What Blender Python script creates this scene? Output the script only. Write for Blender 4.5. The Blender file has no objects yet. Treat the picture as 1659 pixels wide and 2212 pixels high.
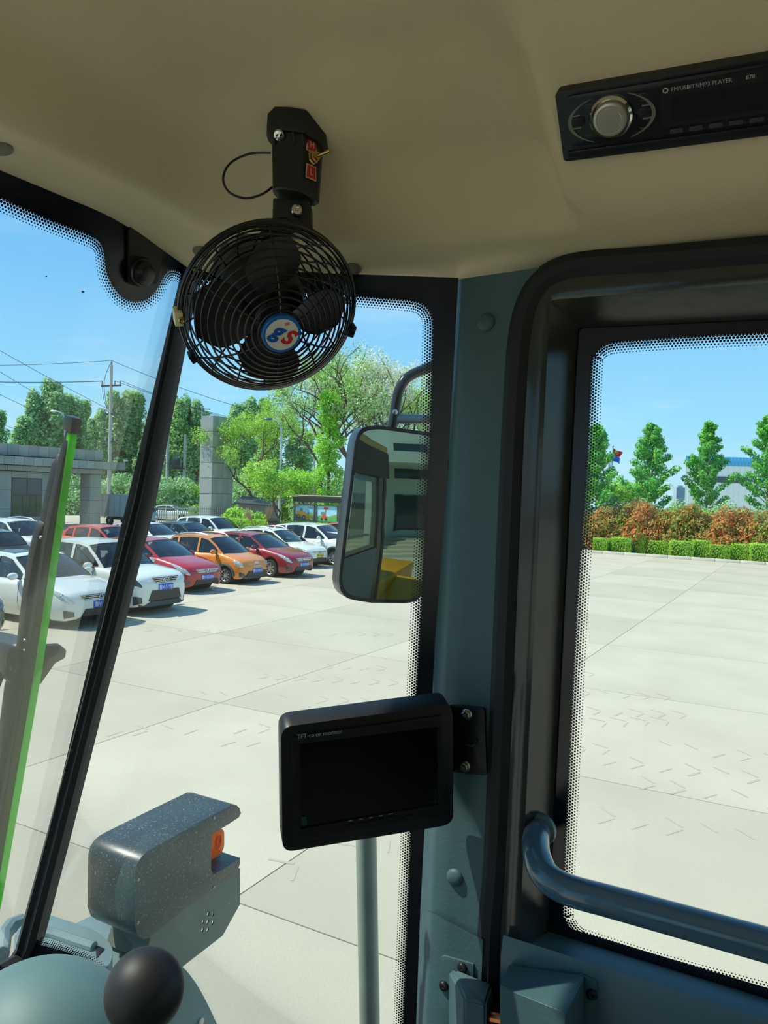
import bpy, bmesh, math, random
import numpy as np
from mathutils import Vector, Matrix, Quaternion
from mathutils.geometry import tessellate_polygon
R_ = math.radians
SC = bpy.context.scene
COL = SC.collection
random.seed(7)
# ------------------------------------------------------------------ camera
W_, H_, FPX = 1659.0, 2212.0, 1660.0
EYE = Vector((0, 0, 3.0))
PITCH, ROLL = -1.3, 1.6
cd = bpy.data.cameras.new('camera')
cam = bpy.data.objects.new('camera', cd)
COL.objects.link(cam)
cd.sensor_fit = 'VERTICAL'
cd.sensor_height = 24.0
cd.lens = 24.0 * FPX / H_
cd.clip_start = 0.02
cd.clip_end = 600
CM = (Matrix.Rotation(R_(90 + PITCH), 4, 'X') @ Matrix.Rotation(R_(ROLL), 4, 'Z'))
cam.matrix_world = Matrix.Translation(EYE) @ CM
SC.camera = cam
# ------------------------------------------------------------------ sky, sun, exposure
SUN_AZ = Vector((-0.998, 0.06, 0))
SUN_EL = 54
sd = bpy.data.lights.new('sun', 'SUN')
sd.energy = 4.6
sd.angle = R_(0.53)
sd.color = (1.0, 0.96, 0.88)
sun = bpy.data.objects.new('sun', sd)
COL.objects.link(sun)
sun.location = (-10, 10, 60)
sdir = (SUN_AZ.normalized() * math.cos(R_(SUN_EL)) + Vector((0, 0, math.sin(R_(SUN_EL))))).normalized()
sun.rotation_euler = sdir.to_track_quat('Z', 'Y').to_euler()
wd = bpy.data.worlds.new('sky')
SC.world = wd
wd.use_nodes = True
nt = wd.node_tree
nt.nodes.clear()
def _n(nt, t, **kw):
    n = nt.nodes.new(t)
    for k, v in kw.items():
        setattr(n, k, v)
    return n
wo = _n(nt, 'ShaderNodeOutputWorld')
bg = _n(nt, 'ShaderNodeBackground')
tc = _n(nt, 'ShaderNodeTexCoord')
sep = _n(nt, 'ShaderNodeSeparateXYZ')
rp = _n(nt, 'ShaderNodeValToRGB')
nt.links.new(tc.outputs['Generated'], sep.inputs[0])
nt.links.new(sep.outputs['Z'], rp.inputs[0])
e = rp.color_ramp.elements
e[0].position = 0.0
e[0].color = (0.52, 0.80, 0.97, 1)
e[1].position = 1.0
e[1].color = (0.07, 0.24, 0.62, 1)
for p_, c_ in ((0.10, (0.33, 0.70, 1.0, 1)), (0.26, (0.20, 0.54, 0.97, 1)), (0.5, (0.15, 0.42, 0.80, 1))):
    q = e.new(p_)
    q.color = c_
mp = _n(nt, 'ShaderNodeMapping')
mp.inputs['Scale'].default_value = (1.2, 1.2, 7.0)
mp.inputs['Rotation'].default_value = (0.12, 0.1, 0.4)
nz = _n(nt, 'ShaderNodeTexNoise')
nz.inputs['Scale'].default_value = 1.6
nz.inputs['Detail'].default_value = 6
nz.inputs['Roughness'].default_value = 0.55
nt.links.new(tc.outputs['Generated'], mp.inputs[0])
nt.links.new(mp.outputs[0], nz.inputs['Vector'])
cr = _n(nt, 'ShaderNodeMapRange')
cr.inputs['From Min'].default_value = 0.52
cr.inputs['From Max'].default_value = 0.8
cr.inputs['To Max'].default_value = 0.55
nt.links.new(nz.outputs['Fac'], cr.inputs['Value'])
mx = _n(nt, 'ShaderNodeMix', data_type='RGBA')
nt.links.new(cr.outputs[0], mx.inputs['Factor'])
nt.links.new(rp.outputs[0], mx.inputs['A'])
mx.inputs['B'].default_value = (0.78, 0.92, 1.0, 1)
nt.links.new(mx.outputs['Result'], bg.inputs[0])
bg.inputs[1].default_value = 0.95
nt.links.new(bg.outputs[0], wo.inputs[0])
SC.view_settings.view_transform = 'Standard'
SC.view_settings.look = 'None'
SC.view_settings.gamma = 1.0
SC.view_settings.use_curve_mapping = False
SC.view_settings.exposure = 0.32
# ------------------------------------------------------------------ picture -> place
def ray(x, y):
    return (CM.to_3x3() @ Vector(((x - W_ / 2) / FPX, -(y - H_ / 2) / FPX, -1.0)))
def at(x, y, d):                       # point at depth d along the viewing axis
    return EYE + ray(x, y) * d
def onplane(x, y, p0, n):
    r = ray(x, y)
    return EYE + r * ((p0 - EYE).dot(n) / r.dot(n))
def ground(x, y, z=0.0):
    return onplane(x, y, Vector((0, 0, z)), Vector((0, 0, 1)))
FV = Vector((-0.8746, 0.4848, 0))      # the machine's forward direction
RV = Vector((0.4848, 0.8746, 0))       # the machine's right hand side
UP = Vector((0, 0, 1))
def cab(f, r, z):
    return EYE + FV * f + RV * r + UP * z
def onR(x, y, r):
    return onplane(x, y, EYE + RV * r, RV)
def onF(x, y, f):
    return onplane(x, y, EYE + FV * f, FV)
def fr(p):
    q = p - EYE
    return q.dot(FV), q.dot(RV), q.z
# ------------------------------------------------------------------ materials
def lin(c):
    out = []
    for v in c[:3]:
        v /= 255.0
        out.append(v / 12.92 if v <= 0.04045 else ((v + 0.055) / 1.055) ** 2.4)
    return (out[0], out[1], out[2], 1.0)
MATS = {}
def pm(name, col, rough=0.5, metal=0.0, spec=0.5, noise=None, bump=None, coat=0.0, attr=False, trans=0.0, alt=None, speck=None, emit=None):
    """procedural principled material; noise=(scale, amount), bump=(scale, strength), alt=second colour mixed by noise, speck=(scale, threshold, colour)"""
    if name in MATS:
        return MATS[name]
    m = bpy.data.materials.new(name)
    m.use_nodes = True
    t = m.node_tree
    b = t.nodes['Principled BSDF']
    b.inputs['Roughness'].default_value = rough
    b.inputs['Metallic'].default_value = metal
    b.inputs['Specular IOR Level'].default_value = spec
    b.inputs['Coat Weight'].default_value = coat
    b.inputs['Coat Roughness'].default_value = 0.04
    c = lin(col)
    b.inputs['Base Color'].default_value = c
    co = _n(t, 'ShaderNodeTexCoord').outputs['Object']
    src = None
    if attr:
        a = _n(t, 'ShaderNodeAttribute', attribute_name='tint')
        src = a.outputs['Color']
    if noise:
        nz = _n(t, 'ShaderNodeTexNoise')
        nz.inputs['Scale'].default_value = noise[0]
        nz.inputs['Detail'].default_value = 5
        t.links.new(co, nz.inputs['Vector'])
        mr = _n(t, 'ShaderNodeMapRange')
        mr.inputs['From Min'].default_value = 0.3
        mr.inputs['From Max'].default_value = 0.7
        t.links.new(nz.outputs['Fac'], mr.inputs['Value'])
        x = _n(t, 'ShaderNodeMix', data_type='RGBA')
        t.links.new(mr.outputs[0], x.inputs['Factor'])
        a2 = lin(alt) if alt else tuple(v * (1 - noise[1]) for v in c[:3]) + (1,)
        x.inputs['A'].default_value = c if alt else tuple(min(1, v * (1 + noise[1])) for v in c[:3]) + (1,)
        x.inputs['B'].default_value = a2
        src = x.outputs['Result']
    if speck:
        vz = _n(t, 'ShaderNodeTexNoise')
        vz.inputs['Scale'].default_value = speck[0]
        vz.inputs['Detail'].default_value = 3
        t.links.new(co, vz.inputs['Vector'])
        mr2 = _n(t, 'ShaderNodeMapRange')
        mr2.inputs['From Min'].default_value = speck[1]
        mr2.inputs['From Max'].default_value = speck[1] + 0.1
        t.links.new(vz.outputs['Fac'], mr2.inputs['Value'])
        x2 = _n(t, 'ShaderNodeMix', data_type='RGBA')
        t.links.new(mr2.outputs[0], x2.inputs['Factor'])
        if src is not None:
            t.links.new(src, x2.inputs['A'])
        else:
            x2.inputs['A'].default_value = c
        x2.inputs['B'].default_value = lin(speck[2])
        src = x2.outputs['Result']
    if src is not None:
        t.links.new(src, b.inputs['Base Color'])
    if bump:
        nb = _n(t, 'ShaderNodeTexNoise')
        nb.inputs['Scale'].default_value = bump[0]
        nb.inputs['Detail'].default_value = 3
        t.links.new(co, nb.inputs['Vector'])
        bp = _n(t, 'ShaderNodeBump')
        bp.inputs['Strength'].default_value = bump[1]
        bp.inputs['Distance'].default_value = 0.02
        t.links.new(nb.outputs['Fac'], bp.inputs['Height'])
        t.links.new(bp.outputs[0], b.inputs['Normal'])
    if trans:                            # thin leaf: part of the light passes through
        tr = _n(t, 'ShaderNodeBsdfTranslucent')
        if src is not None:
            t.links.new(src, tr.inputs['Color'])
        else:
            tr.inputs['Color'].default_value = c
        ms = _n(t, 'ShaderNodeMixShader')
        ms.inputs[0].default_value = trans
        t.links.new(b.outputs[0], ms.inputs[1])
        t.links.new(tr.outputs[0], ms.inputs[2])
        t.links.new(ms.outputs[0], t.nodes['Material Output'].inputs['Surface'])
    if emit:
        b.inputs['Emission Color'].default_value = c
        b.inputs['Emission Strength'].default_value = emit
    MATS[name] = m
    return m
def glass(name, tint, refl=1.0, dust=0.0):
    """thin pane: tinted see-through plus mirror reflection by Fresnel, a little dust"""
    if name in MATS:
        return MATS[name]
    m = bpy.data.materials.new(name)
    m.use_nodes = True
    t = m.node_tree
    t.nodes.clear()
    o = _n(t, 'ShaderNodeOutputMaterial')
    tr = _n(t, 'ShaderNodeBsdfTransparent')
    tr.inputs[0].default_value = tint + (1,)
    gl = _n(t, 'ShaderNodeBsdfGlossy')
    gl.inputs['Roughness'].default_value = 0.0
    fz = _n(t, 'ShaderNodeFresnel')
    fz.inputs['IOR'].default_value = 1.45
    mu = _n(t, 'ShaderNodeMath', operation='MULTIPLY')
    mu.inputs[1].default_value = refl
    t.links.new(fz.outputs[0], mu.inputs[0])
    ms = _n(t, 'ShaderNodeMixShader')
    t.links.new(mu.outputs[0], ms.inputs[0])
    t.links.new(tr.outputs[0], ms.inputs[1])
    t.links.new(gl.outputs[0], ms.inputs[2])
    last = ms.outputs[0]
    if dust:
        co = _n(t, 'ShaderNodeTexCoord').outputs['Object']
        nz = _n(t, 'ShaderNodeTexNoise')
        nz.inputs['Scale'].default_value = 2.2
        nz.inputs['Detail'].default_value = 8
        nz.inputs['Roughness'].default_value = 0.7
        t.links.new(co, nz.inputs['Vector'])
        mr = _n(t, 'ShaderNodeMapRange')
        mr.inputs['From Min'].default_value = 0.42
        mr.inputs['From Max'].default_value = 0.75
        mr.inputs['To Max'].default_value = dust
        t.links.new(nz.outputs['Fac'], mr.inputs['Value'])
        n2 = _n(t, 'ShaderNodeTexNoise')
        n2.inputs['Scale'].default_value = 210
        n2.inputs['Detail'].default_value = 1
        t.links.new(co, n2.inputs['Vector'])
        m2 = _n(t, 'ShaderNodeMapRange')
        m2.inputs['From Min'].default_value = 0.72
        m2.inputs['From Max'].default_value = 0.80
        m2.inputs['To Max'].default_value = dust * 4
        t.links.new(n2.outputs['Fac'], m2.inputs['Value'])
        ad = _n(t, 'ShaderNodeMath', operation='ADD')
        t.links.new(mr.outputs[0], ad.inputs[0])
        t.links.new(m2.outputs[0], ad.inputs[1])
        df = _n(t, 'ShaderNodeBsdfTranslucent')
        df.inputs[0].default_value = (0.8, 0.85, 0.8, 1)
        d2 = _n(t, 'ShaderNodeMixShader')
        t.links.new(ad.outputs[0], d2.inputs[0])
        t.links.new(last, d2.inputs[1])
        t.links.new(df.outputs[0], d2.inputs[2])
        last = d2.outputs[0]
    t.links.new(last, o.inputs['Surface'])
    MATS[name] = m
    return m
# ------------------------------------------------------------------ objects
def empty(name, loc=(0, 0, 0), rz=0.0):
    o = bpy.data.objects.new(name, None)
    o.empty_display_size = 0.1
    o.location = loc
    o.rotation_euler = (0, 0, rz)
    COL.objects.link(o)
    return o
def tag(o, label=None, cat=None, group=None, kind=None):
    if label:
        o['label'] = label
    if cat:
        o['category'] = cat
    if group:
        o['group'] = group
    if kind:
        o['kind'] = kind
    return o
def link(name, me, parent=None, local=False):
    o = bpy.data.objects.new(name, me)
    COL.objects.link(o)
    if parent is not None:
        o.parent = parent
        if not local and parent.parent is None:
            o.matrix_parent_inverse = parent.matrix_basis.inverted()
    return o
def copy_tree(o, parent=None):
    c = o.copy()
    COL.objects.link(c)
    if parent is not None:
        c.parent = parent
    for ch in list(KIDS(o)):
        copy_tree(ch, c)
    return c
def KIDS(o):
    return o.children
class G:
    """collects shapes; build() links them as one mesh object"""
    def __init__(s):
        s.v = []
        s.f = []
        s.M = Matrix.Identity(4)
    def add(s, v, f):
        b = len(s.v)
        s.v += [s.M @ Vector(p) for p in v]
        s.f += [tuple(i + b for i in q) for q in f]
        return s
    def box(s, c, d, M=None):
        x, y, z = d[0] / 2, d[1] / 2, d[2] / 2
        v = [Vector((a * x, b * y, g * z)) for a in (-1, 1) for b in (-1, 1) for g in (-1, 1)]
        if M is not None:
            v = [M @ p for p in v]
        v = [p + Vector(c) for p in v]
        return s.add(v, [(0, 1, 3, 2), (4, 6, 7, 5), (0, 4, 5, 1), (2, 3, 7, 6), (0, 2, 6, 4), (1, 5, 7, 3)])
    def obox(s, c, ax, ay, az, d):       # box with its own axes
        M = Matrix((ax, ay, az)).transposed()
        return s.box(c, d, M)
    def tube(s, pts, r, n=8, cap=True, closed=False):
        pts = [Vector(p) for p in pts]
        m = len(pts)
        rs = r if isinstance(r, (list, tuple)) else [r] * m
        v, f = [], []
        prev = None
        for i, p in enumerate(pts):
            if closed:
                d = pts[(i + 1) % m] - pts[i - 1]
            else:
                d = pts[min(i + 1, m - 1)] - pts[max(i - 1, 0)]
            d.normalize()
            if prev is None:
                u = d.orthogonal().normalized()
            else:
                u = (prev - d * prev.dot(d))
                u = u.normalized() if u.length > 1e-6 else d.orthogonal().normalized()
            prev = u
            w = d.cross(u)
            for k in range(n):
                a = 2 * math.pi * k / n
                v.append(p + (u * math.cos(a) + w * math.sin(a)) * rs[i])
        for i in range(m if closed else m - 1):
            j = (i + 1) % m
            for k in range(n):
                f.append((i * n + k, i * n + (k + 1) % n, j * n + (k + 1) % n, j * n + k))
        if cap and not closed:
            f.append(tuple(range(n - 1, -1, -1)))
            f.append(tuple((m - 1) * n + k for k in range(n)))
        return s.add(v, f)
    def lathe(s, prof, c, axis, n=24, up=None, caps=True):   # prof: (radius, height along the axis)
        axis = Vector(axis).normalized()
        u = (Vector(up) - axis * Vector(up).dot(axis)).normalized() if up is not None else axis.orthogonal().normalized()
        w = axis.cross(u)
        v, f = [], []
        for (r, h) in prof:
            for k in range(n):
                a = 2 * math.pi * k / n
                v.append(Vector(c) + axis * h + (u * math.cos(a) + w * math.sin(a)) * r)
        for i in range(len(prof) - 1):
            for k in range(n):
                f.append((i * n + k, i * n + (k + 1) % n, (i + 1) * n + (k + 1) % n, (i + 1) * n + k))
        if caps and prof[0][0] > 1e-6:
            f.append(tuple(range(n - 1, -1, -1)))
        if caps and prof[-1][0] > 1e-6:
            f.append(tuple((len(prof) - 1) * n + k for k in range(n)))
        return s.add(v, f)
    def prism(s, poly, off, holes=()):   # 3D polygon (roughly flat) swept by the vector off, with holes
        loops = [[Vector(p) for p in poly]] + [[Vector(p) for p in h] for h in holes]
        off = Vector(off)
        tris = tessellate_polygon(loops)
        flat = [p for l in loops for p in l]
        n = len(flat)
        v = flat + [p + off for p in flat]
        f = [tuple(t) for t in tris] + [tuple(i + n for i in reversed(t)) for t in tris]
        b = 0
        for l in loops:
            m = len(l)
            for i in range(m):
                j = (i + 1) % m
                f.append((b + i, b + j, b + j + n, b + i + n))
            b += m
        return s.add(v, f)
    def grid(s, rows, closed=False):
        m, n = len(rows), len(rows[0])
        v = [p for r in rows for p in r]
        f = []
        for i in range(m - 1):
            for k in range(n if closed else n - 1):
                f.append((i * n + k, i * n + (k + 1) % n, (i + 1) * n + (k + 1) % n, (i + 1) * n + k))
        return s.add(v, f)
    def ball(s, c, r, n=16, m=10, M=None):
        r = r if isinstance(r, (tuple, list)) else (r, r, r)
        v, f = [], []
        for i in range(m + 1):
            t = math.pi * i / m
            for k in range(n):
                a = 2 * math.pi * k / n
                p = Vector((r[0] * math.sin(t) * math.cos(a), r[1] * math.sin(t) * math.sin(a), r[2] * math.cos(t)))
                if M is not None:
                    p = M @ p
                v.append(p + Vector(c))
        for i in range(m):
            for k in range(n):
                f.append((i * n + k, (i + 1) * n + k, (i + 1) * n + (k + 1) % n, i * n + (k + 1) % n))
        return s.add(v, f)
    def mesh(s, name, mat, smooth=False, bevel=0.0, seg=2, angle=35):
        me = bpy.data.meshes.new(name)
        me.from_pydata([tuple(p) for p in s.v], [], s.f)
        bm = bmesh.new()
        bm.from_mesh(me)
        bmesh.ops.remove_doubles(bm, verts=bm.verts, dist=1e-6)
        bmesh.ops.dissolve_degenerate(bm, edges=bm.edges, dist=1e-7)
        bmesh.ops.recalc_face_normals(bm, faces=bm.faces)
        if bevel:
            ed = [x for x in bm.edges if len(x.link_faces) == 2 and x.calc_face_angle(0) > R_(30)]
            bmesh.ops.bevel(bm, geom=ed, offset=bevel, segments=seg, affect='EDGES', profile=0.5, clamp_overlap=True)
        if smooth or bevel:
            for q in bm.faces:
                q.smooth = True
            for x in bm.edges:
                if len(x.link_faces) == 2 and x.calc_face_angle(0) > R_(angle):
                    x.smooth = False
        bm.to_mesh(me)
        bm.free()
        if mat is not None:
            me.materials.append(mat)
        return me
    def build(s, name, mat, parent=None, smooth=False, bevel=0.0, seg=2, local=False, angle=35):
        return link(name, s.mesh(name, mat, smooth, bevel, seg, angle), parent, local)
def text(name, body, size, mat, M, parent=None, local=False, extrude=0.0, shear=0.0, font=None, align='CENTER', width=1.0, bold=0.0):
    cu = bpy.data.curves.new(name, 'FONT')
    cu.body = body
    cu.size = size
    cu.align_x = align
    cu.align_y = 'CENTER'
    cu.extrude = extrude
    cu.shear = shear
    cu.resolution_u = 3
    cu.offset = bold
    cu.space_character = 1.0
    t = bpy.data.objects.new(name, cu)
    COL.objects.link(t)
    dg = bpy.context.evaluated_depsgraph_get()
    me = bpy.data.meshes.new_from_object(t.evaluated_get(dg))
    bpy.data.objects.remove(t)
    S = Matrix.Diagonal((width, 1, 1, 1))
    me.transform(M @ S)
    me.materials.clear()
    me.materials.append(mat)
    return link(name, me, parent, local)
def axes(o, x, y):                     # matrix with origin o, x to the right, y up, z out of the page
    x = Vector(x).normalized()
    y = (Vector(y) - x * Vector(y).dot(x)).normalized()
    z = x.cross(y)
    M = Matrix((x, y, z)).transposed().to_4x4()
    M.translation = Vector(o)
    return M
def arc_corner(pts, r, n=6):
    """2D polyline with rounded corners; r one radius or a list"""
    out = []
    m = len(pts)
    for i in range(m):
        p, a, b = Vector(pts[i]), Vector(pts[i - 1]), Vector(pts[(i + 1) % m])
        rr = r[i] if isinstance(r, (list, tuple)) else r
        if rr <= 0:
            out.append(p)
            continue
        da, db = (a - p), (b - p)
        ra, rb = min(rr, da.length * 0.49), min(rr, db.length * 0.49)
        A, B = p + da.normalized() * ra, p + db.normalized() * rb
        for k in range(n + 1):
            t = k / n
            out.append(A * (1 - t) ** 2 + p * 2 * t * (1 - t) + B * t * t)
    return out
def smooth_line(pts, n=6, closed=False):
    pts = [Vector(p) for p in pts]
    m = len(pts)
    out = []
    for i in range(m if closed else m - 1):
        if closed:
            p0, p1, p2, p3 = pts[i - 1], pts[i], pts[(i + 1) % m], pts[(i + 2) % m]
        else:
            p0, p1, p2, p3 = pts[max(i - 1, 0)], pts[i], pts[i + 1], pts[min(i + 2, m - 1)]
        for k in range(n):
            t = k / n
            out.append(0.5 * ((2 * p1) + (p2 - p0) * t + (2 * p0 - 5 * p1 + 4 * p2 - p3) * t * t + (3 * p1 - p0 - 3 * p2 + p3) * t ** 3))
    if not closed:
        out.append(pts[-1])
    return out
def sst(a, b, x):
    t = min(1, max(0, (x - a) / (b - a)))
    return t * t * (3 - 2 * t)
# ================================================================== cab materials
M_liner = pm('headliner_beige', (212, 197, 160), 0.85, noise=(6, 0.06), bump=(420, 0.08))
M_teal = pm('teal_plastic', (66, 94, 98), 0.55, noise=(30, 0.05), bump=(300, 0.05))
M_tealp = pm('teal_paint', (68, 102, 112), 0.35, noise=(20, 0.04))
M_teall = pm('pale_teal_paint', (126, 148, 148), 0.45, noise=(12, 0.06))
M_blk = pm('black_plastic', (22, 22, 23), 0.45, noise=(60, 0.15))
M_blks = pm('black_satin', (26, 27, 28), 0.3)
M_rub = pm('black_rubber', (24, 26, 30), 0.65)
M_gloss = pm('black_gloss_paint', (54, 56, 54), 0.14, noise=(20, 0.1), bump=(60, 0.012))
M_frit = pm('black_frit', (12, 14, 26), 0.25)
M_chrome = pm('chrome', (215, 210, 200), 0.12, 1.0)
M_steel = pm('zinc_steel', (190, 192, 188), 0.3, 1.0)
M_brass = pm('brass', (200, 175, 115), 0.25, 1.0)
M_red = pm('red_sticker', (190, 24, 30), 0.4)
M_white = pm('white_print', (225, 225, 220), 0.5)
M_grey = pm('grey_print', (170, 172, 172), 0.6)
M_pane = glass('cab_glass', (0.935, 0.955, 0.925), 0.30, 0.006)
M_floor = pm('cab_floor_rubber', (40, 42, 44), 0.7, noise=(15, 0.2))
# ================================================================== cab shell
S_top, S_bot = onR(405, 575, 0.6375), onR(48, 2065, 0.6375)
sd_ = (S_bot - S_top).normalized()
Wn = RV.cross(sd_).normalized()
if Wn.dot(FV) < 0:
    Wn = -Wn
def onW(x, y, out=0.0):
    return onplane(x, y, S_top + Wn * out, Wn)
def Wp(r, z, out=0.0):                 # point of the windscreen at lateral r and height z
    t = (z - (S_top.z - EYE.z)) / sd_.z
    p = S_top + sd_ * t
    return p + RV * (r - 0.6375) + Wn * out
P_m = onR(935, 1300, 0.735)
Cn = (S_bot - S_top).cross(P_m - S_top).normalized()
if Cn.dot(RV) < 0:
    Cn = -Cn
def onC(x, y, out=0.0):
    return onplane(x, y, S_top + Cn * out, Cn)
# ---- ceiling (moulded headliner)
F0_, R0_ = 0.602, 0.737
cA, cB = Vector((0.602, 0.6375)), Vector((0.326, 0.737))
cN = Vector((-(cB - cA).y, (cB - cA).x)).normalized()
if cN.dot(Vector((-1, -1))) < 0:
    cN = -cN
def fedge(r):
    if r <= cA.y:
        return F0_
    return cA.x + (cB.x - cA.x) * (r - cA.y) / (cB.y - cA.y)
def smin(a, b, k=0.03):
    h = max(k - abs(a - b), 0) / k
    return min(a, b) - h * h * k * 0.25
ra = R_(48)
rn = (-RV * math.cos(ra) - UP * math.sin(ra)).normalized()
rp0 = at(1232, 262, 0.585)
POD = fr(rp0)[1:]
def liner_z(f, r):
    d1 = F0_ - f
    d2 = R0_ - r
    d3 = (Vector((f, r)) - cB).dot(cN)
    d = smin(smin(d1, d3, 0.06), d2, 0.03)
    ze = 0.262 - 0.037 * sst(0.50, 0.737, r) - 0.0 * f
    # pod with the radio: crisper slope behind f = 0.2
    k = 1 - sst(0.185, 0.215, f)
    # shoulder that runs from the pod towards the fan corner
    dd = d - 0.03 * sst(0.2, 0.36, f) * 0
    gen = 0.62 * sst(0.050, 0.098, dd) + 0.38 * sst(0.08, 0.20, dd)
    rise = gen
    if f < 0.215:
        rise = min(rise, gen) if False else rise
    z = ze + 0.010 * sst(0, 0.05, d) + 0.088 * rise
    if k > 0:
        zp = POD[1] - 0.9 * (r - POD[0]) + 0.004
        lo_, hi_ = ze + 0.010 * sst(0, 0.05, d2), ze + 0.105
        zp = -smin(-zp, -lo_, 0.012)
        zp = smin(zp, hi_, 0.012)
        z = z * (1 - k) + zp * k
    z += 0.010 * math.exp(-((f - 0.203) / 0.010) ** 2) * sst(0.06, 0.10, d2) * (1 - sst(0.15, 0.2, d2))
    # broad moulded valley in front of the pod
    z += 0.012 * math.exp(-((f - 0.30) / 0.05) ** 2) * sst(0.05, 0.1, d2) * (1 - sst(0.12, 0.24, d2))
    z += 0.012 * sst(0.2, 0.6, d)
    return z
rs = [-0.737 + (0.9 * i / 40) for i in range(40)] + [0.163 + (R0_ - 0.163) * i / 110 for i in range(111)]
rows = []
for r in rs:
    fe = fedge(r)
    col = []
    for j in range(151):
        t = j / 150
        f = -0.75 + (fe + 0.75) * (1 - (1 - t) ** 1.35)
        col.append(cab(f, r, liner_z(f, r) if r > -0.5 else liner_z(f, -0.5)))
    rows.append(col)
ceil = G().grid(rows).build('ceiling', M_liner, smooth=True)
tag(ceil, kind='structure')
# outer roof skin above it
roof = G()
roof.prism([cab(-0.80, -0.80, 0.42), cab(0.66, -0.72, 0.42), cab(0.66, 0.66, 0.42), cab(0.40, 0.80, 0.42), cab(-0.80, 0.80, 0.42)], UP * 0.09)
tag(roof.build('roof', pm('roof_paint', (200, 160, 50), 0.4), bevel=0.02), kind='structure')
hdr = G().prism([cab(-0.80, 0.775, 0.20), cab(0.36, 0.775, 0.20), cab(0.36, 0.775, 0.44), cab(-0.80, 0.775, 0.44)], RV * 0.03).build('wall_right', M_rub)
tag(hdr, kind='structure')
# ---- windscreen
w1 = empty('window_1', Wp(0, -0.6))
tag(w1, kind='structure')
G().prism([Wp(-0.6375, 0.30), Wp(0.6375, 0.30), Wp(0.6375, -0.64), Wp(-0.6375, -0.64)], Wn * 0.006).build('pane', M_pane, w1)
edgeW = [(-2, 424), (60, 453), (124, 480), (185, 503), (208, 514), (223, 532), (228, 558), (232, 587), (243, 613), (260, 636), (281, 649), (301, 650), (321, 642), (338, 624), (350, 601), (359, 588), (370, 582), (385, 585), (404, 596)]
ew = smooth_line([onW(x, y, -0.0015) for x, y in edgeW], 5)
z0 = ew[0].z - EYE.z
left = [Wp(-0.6375 + (fr(ew[0])[1] + 0.6375) * k / 12, z0, -0.0015) for k in range(12)]
ew = left + ew
G().prism(ew + [Wp(0.6375, 0.31, -0.0015), Wp(-0.6375, 0.31, -0.0015)], Wn * 0.0012).build('frit_band', M_frit, w1)
G().prism([Wp(-0.6375, -0.625, -0.0015), Wp(0.64, -0.605, -0.0015), Wp(0.64, -0.66, -0.0015), Wp(-0.6375, -0.66, -0.0015)], Wn * 0.0012).build('frit_band', M_frit, w1)
def dots(name, line, n, sign, parent, pitch=0.0031, rows=(0.00160, 0.00140, 0.00118, 0.00092, 0.00066), step=0.0026):
    """printed dots that fade the black border into clear glass"""
    L = [0]
    for a, b in zip(line, line[1:]):
        L.append(L[-1] + (b - a).length)
    g = G()
    tot = L[-1]
    m = int(tot / pitch)
    arr = np.array([tuple(p) for p in line])
    for i in range(m):
        for k, r in enumerate(rows):
            s = (i + 0.5 * (k % 2)) * pitch
            p = Vector([np.interp(s, L, arr[:, a]) for a in range(3)])
            q = Vector([np.interp(min(s + 0.003, tot), L, arr[:, a]) for a in range(3)])
            q0 = Vector([np.interp(max(s - 0.003, 0), L, arr[:, a]) for a in range(3)])
            t = (q - q0)
            if t.length < 1e-6:
                continue
            t.normalize()
            nn = n.cross(t).normalized() * sign
            c = p + nn * (0.0006 + k * step)
            base = len(g.v)
            for j in range(7):
                a = 2 * math.pi * j / 7
                g.v.append(c + (t * math.cos(a) + nn * math.sin(a)) * r)
            g.f.append(tuple(range(base, base + 7)))
    me = bpy.data.meshes.new(name)
    me.from_pydata([tuple(p) for p in g.v], [], g.f)
    me.materials.append(M_frit)
    o = link(name, me, parent)
    o['kind'] = 'stuff'
    return o
dots('frit_dots', ew, Wn, 1, w1)
# ---- corner pane
w2 = empty('window_2', onC(400, 2200))
tag(w2, kind='structure')
paneC = [(398, 560), (700, 590), (990, 600), (905, 2150), (880, 2520), (400, 2330), (240, 2180), (40, 2075)]
G().prism([onC(x, y) for x, y in paneC], Cn * 0.006).build('pane', M_pane, w2)
holeC = arc_corner([(417, 600), (640, 628), (938, 652), (931, 930), (901, 1490), (886, 1850), (871, 2230), (862, 2440), (420, 2300), (246, 2128), (200, 2080), (140, 2057), (74, 2040)], [18, 0, 55, 0, 0, 0, 0, 0, 30, 30, 20, 20, 14])
hl = [onC(p.x, p.y, -0.0015) for p in holeC]
outC = [onC(x, y, -0.0015) for x, y in paneC]
G().prism(outC, Cn * 0.0012, [hl]).build('frit_band', M_frit, w2)
dl = hl[7:] + [hl[0]]
dense = []
for a, b in zip(dl, dl[1:]):
    for k in range(8):
        dense.append(a.lerp(b, k / 8))
# top edge first, then right, bottom; the seam side has none
i0 = 0
bottom_start = [i for i, p in enumerate(holeC) if abs(p.x - 74) < 12 and p.y > 2020]
topright = []
for a, b in zip(hl[5:], hl[6:]):
    for k in range(6):
        topright.append(a.lerp(b, k / 6))
dots('frit_dots', topright, Cn, 1, w2)
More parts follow.
